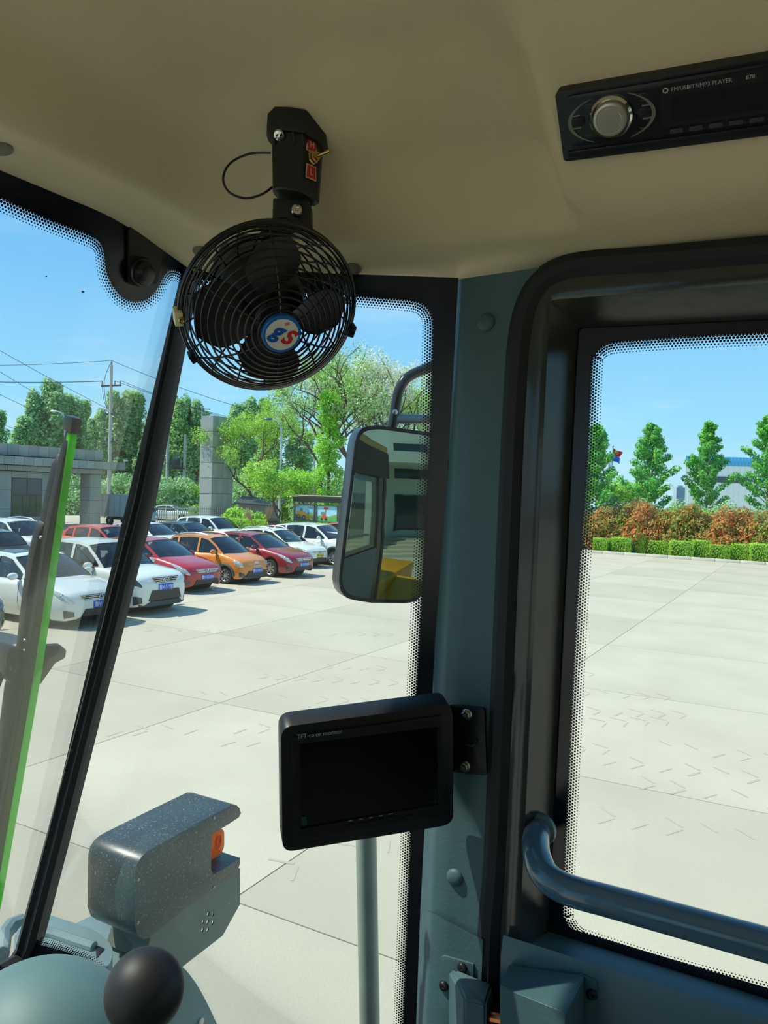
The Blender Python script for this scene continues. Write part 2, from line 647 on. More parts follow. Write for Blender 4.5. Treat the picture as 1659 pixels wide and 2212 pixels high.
# ---- black joint between windscreen and corner pane
tr1 = empty('trim_1', S_bot)
tag(tr1, kind='structure')
sl = [(398, 580), (290, 1080), (212, 1380), (166, 1560), (100, 1805), (33, 2050), (-4, 2108)]
sr = [(415, 580), (318, 1080), (243, 1380), (197, 1560), (136, 1805), (74, 2045), (40, 2110)]
rows = []
for (a, b), (c, d) in zip(sl, sr):
    A, B = onC(a, b, -0.004), onC(c, d, -0.004)
    m = (A + B) / 2
    rows.append([A + Cn * 0.02, A, A.lerp(B, 0.25) - Cn * 0.006, A.lerp(B, 0.5) - Cn * 0.003, A.lerp(B, 0.75) - Cn * 0.006, B, B + Cn * 0.02])
G().grid(rows, closed=True).build('joint_seal', M_rub, tr1, smooth=True)
G().tube([Wp(-0.64, -0.612, -0.004), Wp(0.63, -0.612, -0.004)], 0.012, 8).build('sill_seal', M_rub, tr1, smooth=True)
# ---- A pillar trim, upper and lower piece
def pillar(rows_px, rdep, name, mat):
    rows = []
    for (y, L, B, Rr, yr) in rows_px:
        a = onR(L, y, 0.737)
        b = onR(B, y + (yr - y) * 0.15, rdep)
        c = onR(Rr, yr, rdep)
        m1 = b.lerp(a, 0.25) - RV * 0.002
        rows.append([a + RV * 0.03 + FV * 0.002, a, a.lerp(b, 0.8), b.lerp(c, 0.03), b.lerp(c, 0.35), b.lerp(c, 0.7), c, c + RV * 0.05])
    return G().grid(rows).build(name, mat, smooth=True, angle=50)
up = [(606, 983, 999, 1165, 578), (625, 981, 998, 1150, 600), (700, 976, 996, 1112, 690), (860, 967, 988, 1100, 855), (1050, 957, 980, 1090, 1045), (1480, 935, 960, 1068, 1475), (1850, 914, 938, 1047, 1850), (1967, 908, 932, 1042, 2038)]
tr2 = pillar(up, 0.712, 'trim_2', M_teal)
tag(tr2, kind='structure')
lo = [(1961, 908, 933, 1043, 2030), (1972, 908, 932, 1043, 2044), (1990, 907, 931, 1042, 2060), (2100, 903, 926, 1040, 2110), (2212, 899, 920, 1038, 2212), (2500, 890, 910, 1030, 2500)]
tr3 = pillar(lo, 0.706, 'trim_3', M_teal)
tag(tr3, kind='structure')
def cap(name, x, y, rdep, r, lab, mat=M_teal, axis=None, grp=None):
    c = onR(x, y, rdep) if axis is None else x
    ax = -RV if axis is None else axis
    g = G().lathe([(r, -0.004), (r, 0.0012), (r * 0.92, 0.0026), (r * 0.6, 0.0042), (0.0, 0.0048)], c, ax, 24)
    o = g.build(name, mat, smooth=True)
    return tag(o, lab, 'cap', grp)
cap('screw_cap', 1050, 697, 0.712, 0.0093, 'round teal screw cap near the top of the pillar trim')
cap('screw_cap', 983, 1895, 0.712, 0.0088, 'round teal screw cap on the pillar trim below the monitor bracket')
# ---- door: seal, frame, pane, lower panel
d1 = empty('door_1', cab(0.0, 0.76, -1.3))
tag(d1, kind='structure')
def Rp(f, z, r):
    return cab(f, r, z)
def ext(pt, f_to, r):                  # carry a horizontal line of the door plane backwards
    f, _, z = fr(pt)
    return cab(f_to, r, z)
FB = -0.62
# rubber seal
sp = [(1040, 2560), (1058, 2040), (1072, 1850), (1088, 1480), (1108, 1000), (1116, 850), (1124, 740), (1142, 660), (1180, 605), (1250, 577), (1400, 566), (1659, 546)]
sp3 = smooth_line([onR(x, y, 0.722) for x, y in sp], 6)
sp3 = sp3 + [ext(sp3[-1], FB - 0.08, 0.722)]
G().tube(sp3, 0.0145, 10).build('door_seal', M_rub, d1, smooth=True)
# frame face, reveal
o0 = [onR(x, y, 0.718) for x, y in ((1062, 2300), (1070, 1960), (1112, 1000), (1122, 760), (1145, 650), (1190, 596), (1260, 572), (1659, 540))]
o1 = [onR(x, y, 0.716) for x, y in ((1105, 2300), (1124, 1990), (1171, 1000), (1181, 790), (1186, 690), (1189, 651), (1200, 647), (1659, 611))]
o2 = [onR(x, y, 0.760) for x, y in ((1168, 2300), (1183, 2010), (1233, 1000), (1243, 790), (1247, 730), (1249, 709), (1252, 708), (1659, 689))]
o0.append(ext(o0[-1], FB, 0.718))
o1.append(ext(o1[-1], FB, 0.716))
o2.append(ext(o2[-1], FB, 0.760))
G().grid([o0, [a.lerp(b, 0.5) - RV * 0.004 for a, b in zip(o0, o1)], o1]).build('frame_face', M_gloss, d1, smooth=True, angle=50)
G().grid([o1[:6], [a.lerp(b, 0.12) for a, b in zip(o1[:6], o2[:6])], o2[:6]]).build('frame_reveal', M_gloss, d1, smooth=True, angle=25)
G().grid([o1[5:], [a.lerp(b, 0.12) for a, b in zip(o1[5:], o2[5:])], o2[5:]]).build('frame_reveal', M_gloss, d1, smooth=True, angle=25)
G().tube([o1[5], o1[5].lerp(o2[5], 0.5) + UP * 0.0008, o2[5]], 0.0018, 6).build('weld_bead', M_gloss, d1, smooth=True)
zt, zb = fr(o2[-1])[2], fr(onR(1181, 2014, 0.76))[2]
fl = fr(onR(1165, 2014, 0.765))[0]
G().prism([cab(fl + 0.04, 0.764, zt + 0.03), cab(FB - 0.02, 0.764, zt + 0.03), cab(FB - 0.02, 0.764, zb - 0.05), cab(fl + 0.02, 0.764, zb - 0.05)], RV * 0.005).build('pane', M_pane, d1)
edgeD = [(1659, 718), (1480, 727), (1340, 737), (1306, 745), (1286, 762), (1277, 792), (1267, 1000), (1246, 1300), (1223, 1760), (1215, 1960), (1219, 1984), (1230, 2006), (1250, 2026), (1278, 2037), (1437, 2088), (1659, 2150)]
ed = smooth_line([onR(x, y, 0.7625) for x, y in edgeD], 6)
ftop = ext(ed[0], FB - 0.01, 0.7625)
fbot = ext(ed[-1], FB - 0.01, 0.7625)
innr = [ftop] + ed + [fbot]
outr = [cab(FB - 0.01, 0.7625, zb - 0.05), cab(fl + 0.02, 0.7625, zb - 0.05), cab(fl + 0.04, 0.7625, zt + 0.03), cab(FB - 0.01, 0.7625, zt + 0.03)]
G().prism(innr + outr, RV * 0.001).build('frit_band', M_frit, d1)
dots('frit_dots', [ftop.lerp(ed[0], k / 20) for k in range(20)] + ed + [ed[-1].lerp(fbot, k / 20) for k in range(21)], RV, -1, d1)
# lower panel of the door with its ledge
la, lb = onR(1110, 2018, 0.762), onR(1181, 2012, 0.762)
zl = fr(onR(1181, 2012, 0.762))[2]
zl2 = fr(onR(1110, 2046, 0.70))[2]
ff = fr(onR(1092, 2040, 0.70))[0]
prof = [(0.763, zl), (0.745, zl + 0.001), (0.720, zl - 0.004), (0.704, zl2 + 0.006), (0.699, zl2 - 0.01), (0.699, zl2 - 0.05), (0.705, zl2 - 0.10), (0.705, -1.2), (0.78, -1.2), (0.78, zl)]
rows = [[cab(f, r, z) for (r, z) in prof] for f in (ff + 0.004, ff - 0.02, 0.0, FB)]
G().grid(rows).build('lower_panel', M_tealp, d1, smooth=True, angle=50)
# rear edge and outer parts so that the door closes
G().prism([cab(FB, 0.70, 0.24), cab(FB - 0.08, 0.70, 0.24), cab(FB - 0.08, 0.70, -1.2), cab(FB, 0.70, -1.2)], RV * 0.08).build('rear_post', M_gloss, d1)
# grab bar
hb = [onR(1164, 1792, 0.745), onR(1158, 1812, 0.70), onR(1160, 1850, 0.672), onR(1180, 1893, 0.655), onR(1225, 1921, 0.648), onR(1310, 1945, 0.648)]
hb = smooth_line(hb, 6)
hb += [ext(hb[-1], FB + 0.05, 0.648), ext(hb[-1], FB + 0.02, 0.70)]
hob = tag(empty('grab_bar', hb[0]), 'bent teal tube grab bar across the door window', 'grab bar')
G().tube(hb, 0.0128, 16).build('tube', pm('teal_gloss', (70, 100, 118), 0.18, noise=(20, 0.03), coat=0.4), hob, smooth=True, angle=60)
G().lathe([(0.017, 0.0), (0.0165, 0.005), (0.013, 0.008)], onR(1166, 1790, 0.738), -RV, 20).build('end_collar', M_tealp, hob, smooth=True)
# ---- latches
def hull(pts, name, mat, parent=None, bevel=0.003):
    bm = bmesh.new()
    for p in pts:
        bm.verts.new(p)
    bmesh.ops.convex_hull(bm, input=bm.verts)
    bmesh.ops.dissolve_limit(bm, angle_limit=R_(3), verts=bm.verts, edges=bm.edges)
    bmesh.ops.recalc_face_normals(bm, faces=bm.faces)
    if bevel:
        bmesh.ops.bevel(bm, geom=list(bm.edges), offset=bevel, segments=3, affect='EDGES', clamp_overlap=True)
    for f in bm.faces:
        f.smooth = True
    for x in bm.edges:
        if len(x.link_faces) == 2 and x.calc_face_angle(0) > R_(40):
            x.smooth = False
    me = bpy.data.meshes.new(name)
    bm.to_mesh(me)
    bm.free()
    me.materials.append(mat)
    return link(name, me, parent)
def screw(parent, c, ax, r, mat=M_blks, name='screw'):
    g = G().lathe([(r, 0), (r, r * 0.25), (r * 0.8, r * 0.55), (r * 0.35, r * 0.65), (0, r * 0.4)], c, ax, 16)
    return g.build(name, mat, parent, smooth=True)
st = tag(empty('door_striker', onR(1000, 2190, 0.70)), 'teal striker housing screwed to the lower pillar trim', 'door latch')
pl = arc_corner([(950, 2062), (1023, 2083), (1022, 2110), (1030, 2230), (960, 2215), (950, 2180)], [16, 2, 2, 0, 10, 8])
G().prism([onR(p.x, p.y, 0.704) for p in pl], RV * 0.003).build('mounting_plate', M_teal, st, bevel=0.0008)
hull([onR(969, 2096, 0.702), onR(978, 2090, 0.702), onR(1064, 2126, 0.702), onR(1002, 2156, 0.66), onR(1050, 2168, 0.66), onR(1002, 2330, 0.66), onR(1050, 2340, 0.66), onR(969, 2330, 0.702), onR(1064, 2340, 0.702)], 'housing', M_teal, st, 0.004)
screw(st, onR(999, 2090, 0.704), -RV, 0.0052)
screw(st, onR(959, 2129, 0.704), -RV, 0.0052)
dlx = tag(empty('door_lock', onR(1160, 2200, 0.69)), 'teal lock cover box on the lower door panel', 'door latch')
hull([onR(1099, 2086, 0.695), onR(1100, 2083, 0.695), onR(1256, 2106, 0.695), onR(1262, 2110, 0.695), onR(1080, 2130, 0.645), onR(1222, 2188, 0.635), onR(1080, 2330, 0.645), onR(1222, 2360, 0.635), onR(1099, 2330, 0.695), onR(1262, 2350, 0.695)], 'cover', M_teal, dlx, 0.005)
G().prism([onR(p.x, p.y, 0.697) for p in arc_corner([(1250, 2104), (1290, 2122), (1288, 2175), (1250, 2190)], 6)], RV * 0.003).build('back_plate', M_tealp, dlx, bevel=0.0008)
screw(dlx, onR(1278, 2148, 0.696), -RV, 0.005)
G().tube([onR(1052, 2196, 0.672), onR(1098, 2206, 0.672)], 0.005, 10).build('lock_pin', pm('copper', (190, 120, 80), 0.3, 1.0), dlx, smooth=True)
G().prism([onR(p.x, p.y, 0.690) for p in arc_corner([(1048, 2172), (1072, 2178), (1070, 2260), (1046, 2260)], 4)], RV * 0.01).build('lock_jaw', M_blks, dlx, bevel=0.001)
# ---- rest of the cab: floor, rear wall, left side, seat
fl_ = G().prism([cab(-0.8, -0.8, -1.28), cab(0.95, -0.68, -1.28), cab(0.95, 0.68, -1.28), cab(0.45, 0.78, -1.28), cab(-0.8, 0.78, -1.28)], UP * -0.05).build('floor', M_floor)
tag(fl_, kind='structure')
rw = G()
rw.prism([cab(-0.78, -0.76, -1.28), cab(-0.78, 0.76, -1.28), cab(-0.78, 0.76, 0.42), cab(-0.78, -0.76, 0.42)], FV * -0.05,
         [[cab(-0.78, -0.66, -0.75), cab(-0.78, 0.66, -0.75), cab(-0.78, 0.66, 0.22), cab(-0.78, -0.66, 0.22)]])
rw = rw.build('wall_rear', M_rub)
tag(rw, kind='structure')
w3 = G().prism([cab(-0.80, -0.67, -0.76), cab(-0.80, 0.67, -0.76), cab(-0.80, 0.67, 0.23), cab(-0.80, -0.67, 0.23)], FV * -0.005).build('window_3', M_pane)
tag(w3, kind='structure')
lw = G()
lw.prism([cab(-0.78, -0.76, -1.28), cab(0.42, -0.76, -1.28), cab(0.36, -0.76, 0.42), cab(-0.78, -0.76, 0.42)], RV * -0.05,
         [[cab(-0.66, -0.76, -0.50), cab(0.30, -0.76, -0.50), cab(0.28, -0.76, 0.17), cab(-0.66, -0.76, 0.17)]])
lw = lw.build('wall_left', M_gloss)
tag(lw, kind='structure')
w4 = G().prism([cab(-0.67, -0.79, -0.51), cab(0.31, -0.79, -0.51), cab(0.29, -0.79, 0.18), cab(-0.67, -0.79, 0.18)], RV * -0.005).build('window_4', M_pane)
tag(w4, kind='structure')
w5 = G().prism([cab(0.36, -0.76, 0.30), cab(0.602, -0.6375, 0.30), cab(0.88, -0.6375, -0.64), cab(0.40, -0.76, -0.66)], RV * -0.006).build('window_5', M_pane)
tag(w5, kind='structure')
# front and side skirt below the panes
sk = G()
sk.prism([Wp(-0.64, -0.64), Wp(0.64, -0.64), Wp(0.64, -0.64) - UP * 0.66, Wp(-0.64, -0.64) - UP * 0.66], FV * 0.03)
sk = sk.build('wall_front', M_teall)
tag(sk, kind='structure')
# driver's seat (only mirrored and hidden behind the viewer)
seat = tag(empty('driver_seat', cab(-0.45, 0.0, -1.28)), 'dark grey high backed driver seat behind the viewpoint', 'seat')
M_seat = pm('seat_fabric', (52, 54, 58), 0.85, noise=(40, 0.15))
G().box((0, 0, 0), (0.50, 0.50, 0.13), Matrix((FV, RV, UP)).transposed()).build('cushion', M_seat, seat, bevel=0.04).location = cab(-0.40, 0, -0.80)
G().box((0, 0, 0), (0.12, 0.48, 0.62), Matrix((FV, RV, UP)).transposed()).build('backrest', M_seat, seat, bevel=0.04).location = cab(-0.65, 0, -0.45)
G().box((0, 0, 0), (0.09, 0.26, 0.18), Matrix((FV, RV, UP)).transposed()).build('headrest', M_seat, seat, bevel=0.03).location = cab(-0.67, 0, -0.03)
G().box((0, 0, 0), (0.32, 0.32, 0.40), Matrix((FV, RV, UP)).transposed()).build('pedestal', M_blk, seat, bevel=0.02).location = cab(-0.40, 0, -1.07)
for ch in seat.children:
    ch.matrix_parent_inverse = Matrix.Identity(4)
    ch.location = ch.location - seat.location
# ================================================================== dashboard and lever
M_dash = pm('dash_plastic', (92, 122, 122), 0.55, noise=(25, 0.05), bump=(500, 0.015))
db = G()
dc = at(92, 2302, 0.80)
db.ball(dc, (0.100, 0.112, 0.100), 40, 24, Matrix((RV, FV, UP)).transposed())
dob = tag(empty('dashboard', cab(0.55, 0.2, -1.2)), 'rounded teal dashboard hood below the windscreen', 'dashboard')
db.build('hood', M_dash, dob, smooth=True)
dp = fr(dc)
G().prism([cab(dp[0] - 0.08, dp[1] - 0.5, -1.27), cab(dp[0] - 0.08, dp[1] + 0.07, -1.27), cab(dp[0] + 0.09, dp[1] + 0.07, -1.27), cab(dp[0] + 0.09, dp[1] - 0.5, -1.27)], UP * (dp[2] + 1.22)).build('column', M_dash, dob, bevel=0.03)
kp = at(312, 2140, 0.46)
lv = tag(empty('gear_lever', kp - UP * 0.5), 'black ball knob on a lever in front of the windscreen corner', 'lever')
G().ball(kp, (0.0232, 0.0232, 0.0238), 32, 20).build('knob', pm('knob_black', (24, 25, 28), 0.55), lv, smooth=True)
G().tube([kp - UP * 0.02, kp - UP * 0.3 + FV * 0.02, kp - UP * 0.86 + FV * 0.05], 0.006, 10).build('stem', M_blks, lv, smooth=True)
# ================================================================== monitor
TL, TR, BL = at(607, 1573, 0.670), at(976, 1522, 0.706), at(610, 1840, 0.714)
Mu, Mv = (TR - TL), (BL - TL)
mn = Mu.cross(Mv).normalized()
if mn.dot(EYE - TL) < 0:
    mn = -mn
def onM(x, y, o=0.0):
    return onplane(x, y, TL + mn * o, mn)
mon = tag(empty('monitor', onM(800, 1800)), 'small black flat screen monitor on the pillar bracket', 'monitor')
oc = arc_corner([(607, 1571), (978, 1521), (980, 1781), (610, 1842)], 26)
G().prism([onM(p.x, p.y) for p in oc], mn * -0.022).build('casing', M_blk, mon, bevel=0.004)
ic = arc_corner([(630, 1590), (955, 1543), (962, 1762), (632, 1818)], 7)
hc = arc_corner([(647, 1604), (944, 1567), (945, 1736), (650, 1788)], 3)
G().prism([onM(p.x, p.y, 0.0) for p in ic], mn * 0.0022, [[onM(p.x, p.y, 0.0) for p in hc]]).build('bezel', M_blk, mon, bevel=0.0006)
G().prism([onM(p.x, p.y, -0.0005) for p in hc], mn * 0.001).build('screen', pm('dark_screen', (10, 12, 13), 0.15), mon)
for x, y, s in ((759, 1781, 17), (781, 1778, 17), (803, 1774, 17), (824, 1770, 17), (845, 1765, 17), (883, 1763, 17)):
    G().prism([onM(p.x, p.y, 0.0018) for p in arc_corner([(x - s / 2, y - 2), (x + s / 2, y - 5), (x + s / 2, y + 1), (x - s / 2, y + 4)], 2, 3)], mn * 0.0016).build('button', M_blks, mon, bevel=0.0004)
G().prism([onM(x, y, 0.0008) for x, y in ((649, 1765), (662, 1763), (663, 1782), (651, 1784))], mn * 0.0003).build('sticker', pm('green_sticker', (20, 70, 62), 0.4), mon)
mx_ = (onM(730, 1580, 0.0026) - onM(650, 1590, 0.0026))
text('lettering', 'TFT color monitor', 0.0062, M_grey, axes(onM(691, 1586, 0.0026), mx_, onM(691, 1576) - onM(691, 1586)), mon, width=0.85)
for i, (x, y) in enumerate(((757, 1773), (780, 1769), (801, 1766), (822, 1762), (844, 1758))):
    G().prism([onM(a, b, 0.0022) for a, b in ((x - 4, y), (x + 4, y - 1.2), (x + 4, y), (x - 4, y + 1.2))], mn * 0.0002).build('button_mark', M_grey, mon)
# neck joint to the bracket, the bracket, its bolts and the cable
bk = tag(empty('monitor_bracket', onR(1010, 1600, 0.712)), 'black steel bracket bolted to the pillar beside the monitor', 'bracket')
pc = arc_corner([(972, 1523), (1046, 1529), (1051, 1676), (978, 1668)], [2, 9, 9, 2])
G().prism([onR(p.x, p.y, 0.706) for p in pc], RV * 0.004).build('plate', M_blk, bk, bevel=0.001)
G().prism([onR(976, 1528, 0.704), onR(976, 1668, 0.704), onM(930, 1664, -0.026), onM(930, 1540, -0.026)], mn * -0.004).build('arm', M_blk, bk)
G().prism([onM(x, y, -0.021) for x, y in ((850, 1570), (940, 1558), (940, 1700), (850, 1715))], mn * -0.010).build('mount', M_blk, bk)
for x, y in ((1009, 1543), (1005, 1655)):
    c = onR(x, y, 0.706)
    b_ = G().lathe([(0.0056, 0), (0.0056, 0.001), (0.0048, 0.002)], c, -RV, 20).build('bolt', M_steel, bk, smooth=True)
    G().lathe([(0.0042, 0.0018), (0.0042, 0.0048), (0.0036, 0.0054)], c, -RV, 6).build('hex_head', M_steel, b_)
    text('head_mark', '8.8', 0.0032, M_grey, axes(c - RV * 0.0056, FV * -1, UP), b_)
G().tube(smooth_line([onR(974, 1612, 0.70), onR(1000, 1605, 0.698), onR(1021, 1612, 0.698), onR(1027, 1598, 0.704)], 6), 0.0016, 8).build('cable', M_blks, bk, smooth=True)
# ================================================================== car radio in the headliner pod
def onX(x, y, o=0.0):
    return onplane(x, y, rp0 + rn * o, rn)
rad = tag(empty('car_radio', onX(1500, 320)), 'black car radio with chrome knob set into the headliner', 'radio')
a0, a1 = onX(1234, 186), onX(1222, 340)
vr = (a0 - a1)
ur = (onX(1659, 197) - onX(1229, 262)).normalized()
vr = (vr - ur * vr.dot(ur))
HR = vr.length
vr.normalize()
LR = HR * 3.25
def X(u, v, o=0.0):                    # u from the left end, v from the bottom edge, metres
    return a1 + ur * u + vr * v + rn * o
q = HR / 0.058
def XP(pts, o):
    return [X(u * q, v * q, o * q) for u, v in pts]
def rr2(u0, u1, v0, v1, r):
    return [(p.x, p.y) for p in arc_corner([(u0, v0), (u1, v0), (u1, v1), (u0, v1)], r)]
G().prism(XP(rr2(0, 0.188, 0, 0.058, 0.004), -0.02), rn * (0.028 * q)).build('bezel', M_blk, rad, bevel=0.002 * q)
G().prism(XP(rr2(0.008, 0.182, 0.013, 0.0545, 0.006), 0.008), rn * (0.003 * q)).build('front_panel', M_blks, rad, bevel=0.001 * q)
G().prism(XP(rr2(0.004, 0.184, 0.004, 0.009, 0.002), 0.007), rn * (0.003 * q)).build('lower_rail', M_blks, rad, bevel=0.001 * q)
kc = X(0.0435 * q, 0.0335 * q, 0.010 * q)
kn = G().lathe([(0.0172 * q, 0), (0.0172 * q, 0.003 * q), (0.0155 * q, 0.005 * q), (0.0150 * q, 0.002 * q)], kc, rn, 40).build('knob_ring', M_chrome, rad, smooth=True)
kb = G().lathe([(0.0136 * q, 0), (0.0136 * q, 0.006 * q), (0.0128 * q, 0.0072 * q), (0.0112 * q, 0.0076 * q), (0.0108 * q, 0.0070 * q), (0.0094 * q, 0.0070 * q), (0.009 * q, 0.0074 * q), (0, 0.0077 * q)], kc, rn, 40).build('volume_knob', pm('knob_silver', (205, 198, 180), 0.34, 0.7), rad, smooth=True)
def crescent(cu, sgn):
    g = []
    for k in range(13):
        t = R_(-62 + 124 * k / 12)
        g.append((cu + sgn * (0.0385 * math.cos(t) - 0.0035), 0.0325 + 0.0200 * math.sin(t)))
    h = []
    for k in range(13):
        t = R_(62 - 124 * k / 12)
        w = 0.0030 * math.cos(t * 1.35)
        h.append((cu + sgn * (0.0385 * math.cos(t) - w - 0.0035), 0.0325 + 0.0196 * math.sin(t)))
    return g + h
M_silv = pm('silver_trim', (190, 182, 160), 0.3, 0.9)
for sgn in (-1, 1):
    c_ = G().prism(XP(crescent(0.0435, sgn), 0.0108), rn * (0.0012 * q)).build('silver_arc', M_silv, rad)
    for dv in (-0.005, 0.005):
        uu = 0.0435 + sgn * 0.0285
        G().prism(XP([(uu - 0.004, 0.0335 + dv - 0.0006), (uu + 0.004, 0.0335 + dv - 0.0006), (uu + 0.004, 0.0335 + dv + 0.0006), (uu - 0.004, 0.0335 + dv + 0.0006)], 0.0108), rn * (0.001 * q)).build('silver_tab', M_silv, rad)
    G().prism(XP(rr2(0.0435 + sgn * 0.0265 - 0.005, 0.0435 + sgn * 0.0265 + 0.005, 0.0298, 0.0368, 0.002), 0.0108), rn * (0.001 * q)).build('side_button', M_blk, rad, bevel=0.0004)
G().prism(XP(rr2(0.082, 0.182, 0.019, 0.052, 0.004), 0.0108), rn * (0.0012 * q)).build('display', pm('display_smoke', (34, 33, 33), 0.18), rad)
G().prism(XP(rr2(0.090, 0.176, 0.0225, 0.0425, 0.002), 0.0119), rn * (0.0004 * q)).build('display_window', pm('display_dark', (20, 20, 20), 0.12), rad)
for k in range(6):
    G().prism(XP(rr2(0.0885 + k * 0.0145, 0.0985 + k * 0.0145, 0.0135, 0.0170, 0.0012), 0.0108), rn * (0.0016 * q)).build('preset_button', pm('button_grey', (58, 58, 58), 0.4), rad, bevel=0.0004)
TM = lambda u, v: axes(X(u * q, v * q, 0.0123 * q), ur, vr)
text('lettering', 'FM/USB/TF/MP3 PLAYER', 0.0042 * q, M_grey, TM(0.112, 0.0475), rad)
text('lettering', '878', 0.0042 * q, M_grey, TM(0.146, 0.0475), rad)
G().lathe([(0.0022 * q, 0), (0.0022 * q, 0.0003), (0.0013 * q, 0.0003), (0.0013 * q, 0)], X(0.0862 * q, 0.0475 * q, 0.0121 * q), rn, 16, caps=False).build('wireless_mark', M_grey, rad)
for (u, v, w) in ((0.027, 0.0455, 0.006), (0.027, 0.0435, 0.004), (0.068, 0.0475, 0.007), (0.068, 0.0450, 0.004), (0.068, 0.0425, 0.004), (0.024, 0.0215, 0.006), (0.068, 0.0210, 0.005), (0.0285, 0.0335, 0.003), (0.0640, 0.0335, 0.003)):
    G().prism(XP([(u - w / 2, v - 0.0004), (u + w / 2, v - 0.0004), (u + w / 2, v + 0.0004), (u - w / 2, v + 0.0004)], 0.0111), rn * 0.0002).build('button_mark', pm('dim_print', (70, 70, 70), 0.6), rad)
# ================================================================== headliner clips
M_clip = pm('liner_clip', (120, 114, 98), 0.6)
for x, y, d, lab in ((4, 318, 0.0, 'round headliner clip at the far left beside the windscreen band'), (434, 541, 0.0, 'round headliner clip left of the fan motor'), (764, 579, 0.0, 'round headliner clip right of the fan guard')):
    # march along the sight line to the liner surface
    rr_ = ray(x, y)
    t = 0.3
    while t < 1.2:
        f, r, z = fr(EYE + rr_ * t)
        if r > R0_ or f > fedge(r) or z > liner_z(f, r):
            break
        t += 0.002
    f, r, z = fr(EYE + rr_ * t)
    e_ = 0.004
    nrm = Vector((0, 0, -1)) + FV * ((liner_z(f + e_, r) - liner_z(f - e_, r)) / (2 * e_)) + RV * ((liner_z(f, r + e_) - liner_z(f, r - e_)) / (2 * e_))
    cap('headliner_clip', EYE + rr_ * t, 0, 0, 0.0085, lab, M_clip, nrm.normalized())
# ================================================================== glass mounted sensor pod in the lobe of the windscreen band
sp_ = tag(empty('sensor_pod', onW(302, 640, -0.004)), 'dark rounded stop pad on the printed lobe of the windscreen', 'sensor')
G().prism([onW(p.x, p.y, -0.003) for p in arc_corner([(276, 488), (352, 522), (336, 612), (276, 612)], 5)], -Wn * 0.003).build('backing_strip', pm('strip_brown', (46, 40, 38), 0.6), sp_)
c = onW(302, 587, -0.005)
G().lathe([(0.0150, 0), (0.0150, 0.004), (0.0138, 0.006), (0.0126, 0.006), (0.0120, 0.010), (0.0085, 0.0135), (0, 0.0150)], c, -Wn, 32).build('dome', M_blks, sp_, smooth=True)
# ================================================================== cab fan
fan_c = at(583, 672, 0.68)
cr_, cu_ = CM.to_3x3() @ Vector((1, 0, 0)), CM.to_3x3() @ Vector((0, 1, 0))
vv = ray(583, 672).normalized()
side = (cr_ * 0.46 - cu_ * 0.89)
side = (side - vv * side.dot(vv)).normalized()
fn = (-vv * math.cos(R_(28)) + side * math.sin(R_(28))).normalized()
e1 = (cr_ - fn * cr_.dot(fn)).normalized()
e2 = fn.cross(e1).normalized()
if e2.dot(cu_) < 0:
    e2 = -e2
FRAD = 0.0785
def fp(r, a, h):
    return fan_c + (e1 * math.cos(a) + e2 * math.sin(a)) * r + fn * h
fan = tag(empty('cab_fan', at(640, 300, 0.70)), 'black two speed cab fan hanging from the beige headliner', 'fan')
M_wire = pm('fan_wire', (16, 16, 17), 0.3, spec=0.6)
def ring(r, h, wr=0.0009, n=56, name='ring', parent=None):
    return G().tube([fp(r, 2 * math.pi * k / n, h) for k in range(n)], wr, 6, closed=True).build(name, M_wire, parent, smooth=True)
def hfront(r):
    return 0.043 * (1 - min(1, r / FRAD) ** 2.6)
def hrear(r):
    return -0.046 * (1 - min(1, r / FRAD) ** 3.2)
fg = G().tube([fp(FRAD, 2 * math.pi * k / 72, 0.0) for k in range(72)], 0.0016, 8, closed=True).build('front_guard', M_wire, fan, smooth=True)
for r in (0.0195, 0.025, 0.0305, 0.036, 0.0415, 0.047, 0.0525, 0.058, 0.063, 0.0675, 0.0715, 0.0750, 0.0775):
    ring(r, hfront(r), parent=fg)
for k in range(6):
    a = R_(25 + 60 * k)
    G().tube([fp(r, a, hfront(r) - 0.0012) for r in (0.014, 0.025, 0.04, 0.055, 0.066, 0.074, FRAD)], 0.0009, 6).build('spoke', M_wire, fg, smooth=True)
rg = G().tube([fp(FRAD, 2 * math.pi * k / 72, -0.004) for k in range(72)], 0.0014, 8, closed=True).build('rear_guard', M_wire, fan, smooth=True)
for r in (0.040, 0.046, 0.052, 0.058, 0.064, 0.0695, 0.0745, 0.0775):
    ring(r, hrear(r), parent=rg)
for k in range(18):
    a = R_(20 * k)
    G().tube([fp(r, a + (FRAD - r) * 6.0, hrear(r) + 0.001) for r in (0.034, 0.046, 0.058, 0.066, 0.073, FRAD)], 0.0009, 6).build('spoke', M_wire, rg, smooth=True)
bl = G().lathe([(0.017, -0.012), (0.017, 0.016), (0.014, 0.020), (0, 0.021)], fan_c, fn, 32).build('propeller', M_blk, fan, smooth=True)
for ang in (82, -8, 262, 172):
    rows = []
    for i in range(9):
        t = i / 8
        r = 0.015 + 0.052 * t
        half = R_(24 + 10 * math.sin(math.pi * min(1, t * 1.1)) - 10 * max(0, t - 0.8) * 5)
        row = []
        for j in range(7):
            s_ = j / 6 * 2 - 1
            row.append(fp(r, R_(ang) + half * s_, 0.004 + s_ * (0.012 - 0.004 * t) + 0.002 * s_ * s_))
        rows.append(row)
    g = G().grid(rows)
    g.grid([[p - fn * 0.0016 for p in row] for row in rows])
    g.build('blade', M_blk, bl, smooth=True)
mo = G().lathe([(0.010, 0.0), (0.032, -0.006), (0.037, -0.018), (0.037, -0.082), (0.034, -0.095), (0.024, -0.103), (0, -0.105)], fan_c, fn, 40).build('motor', M_blk, fan, smooth=True)
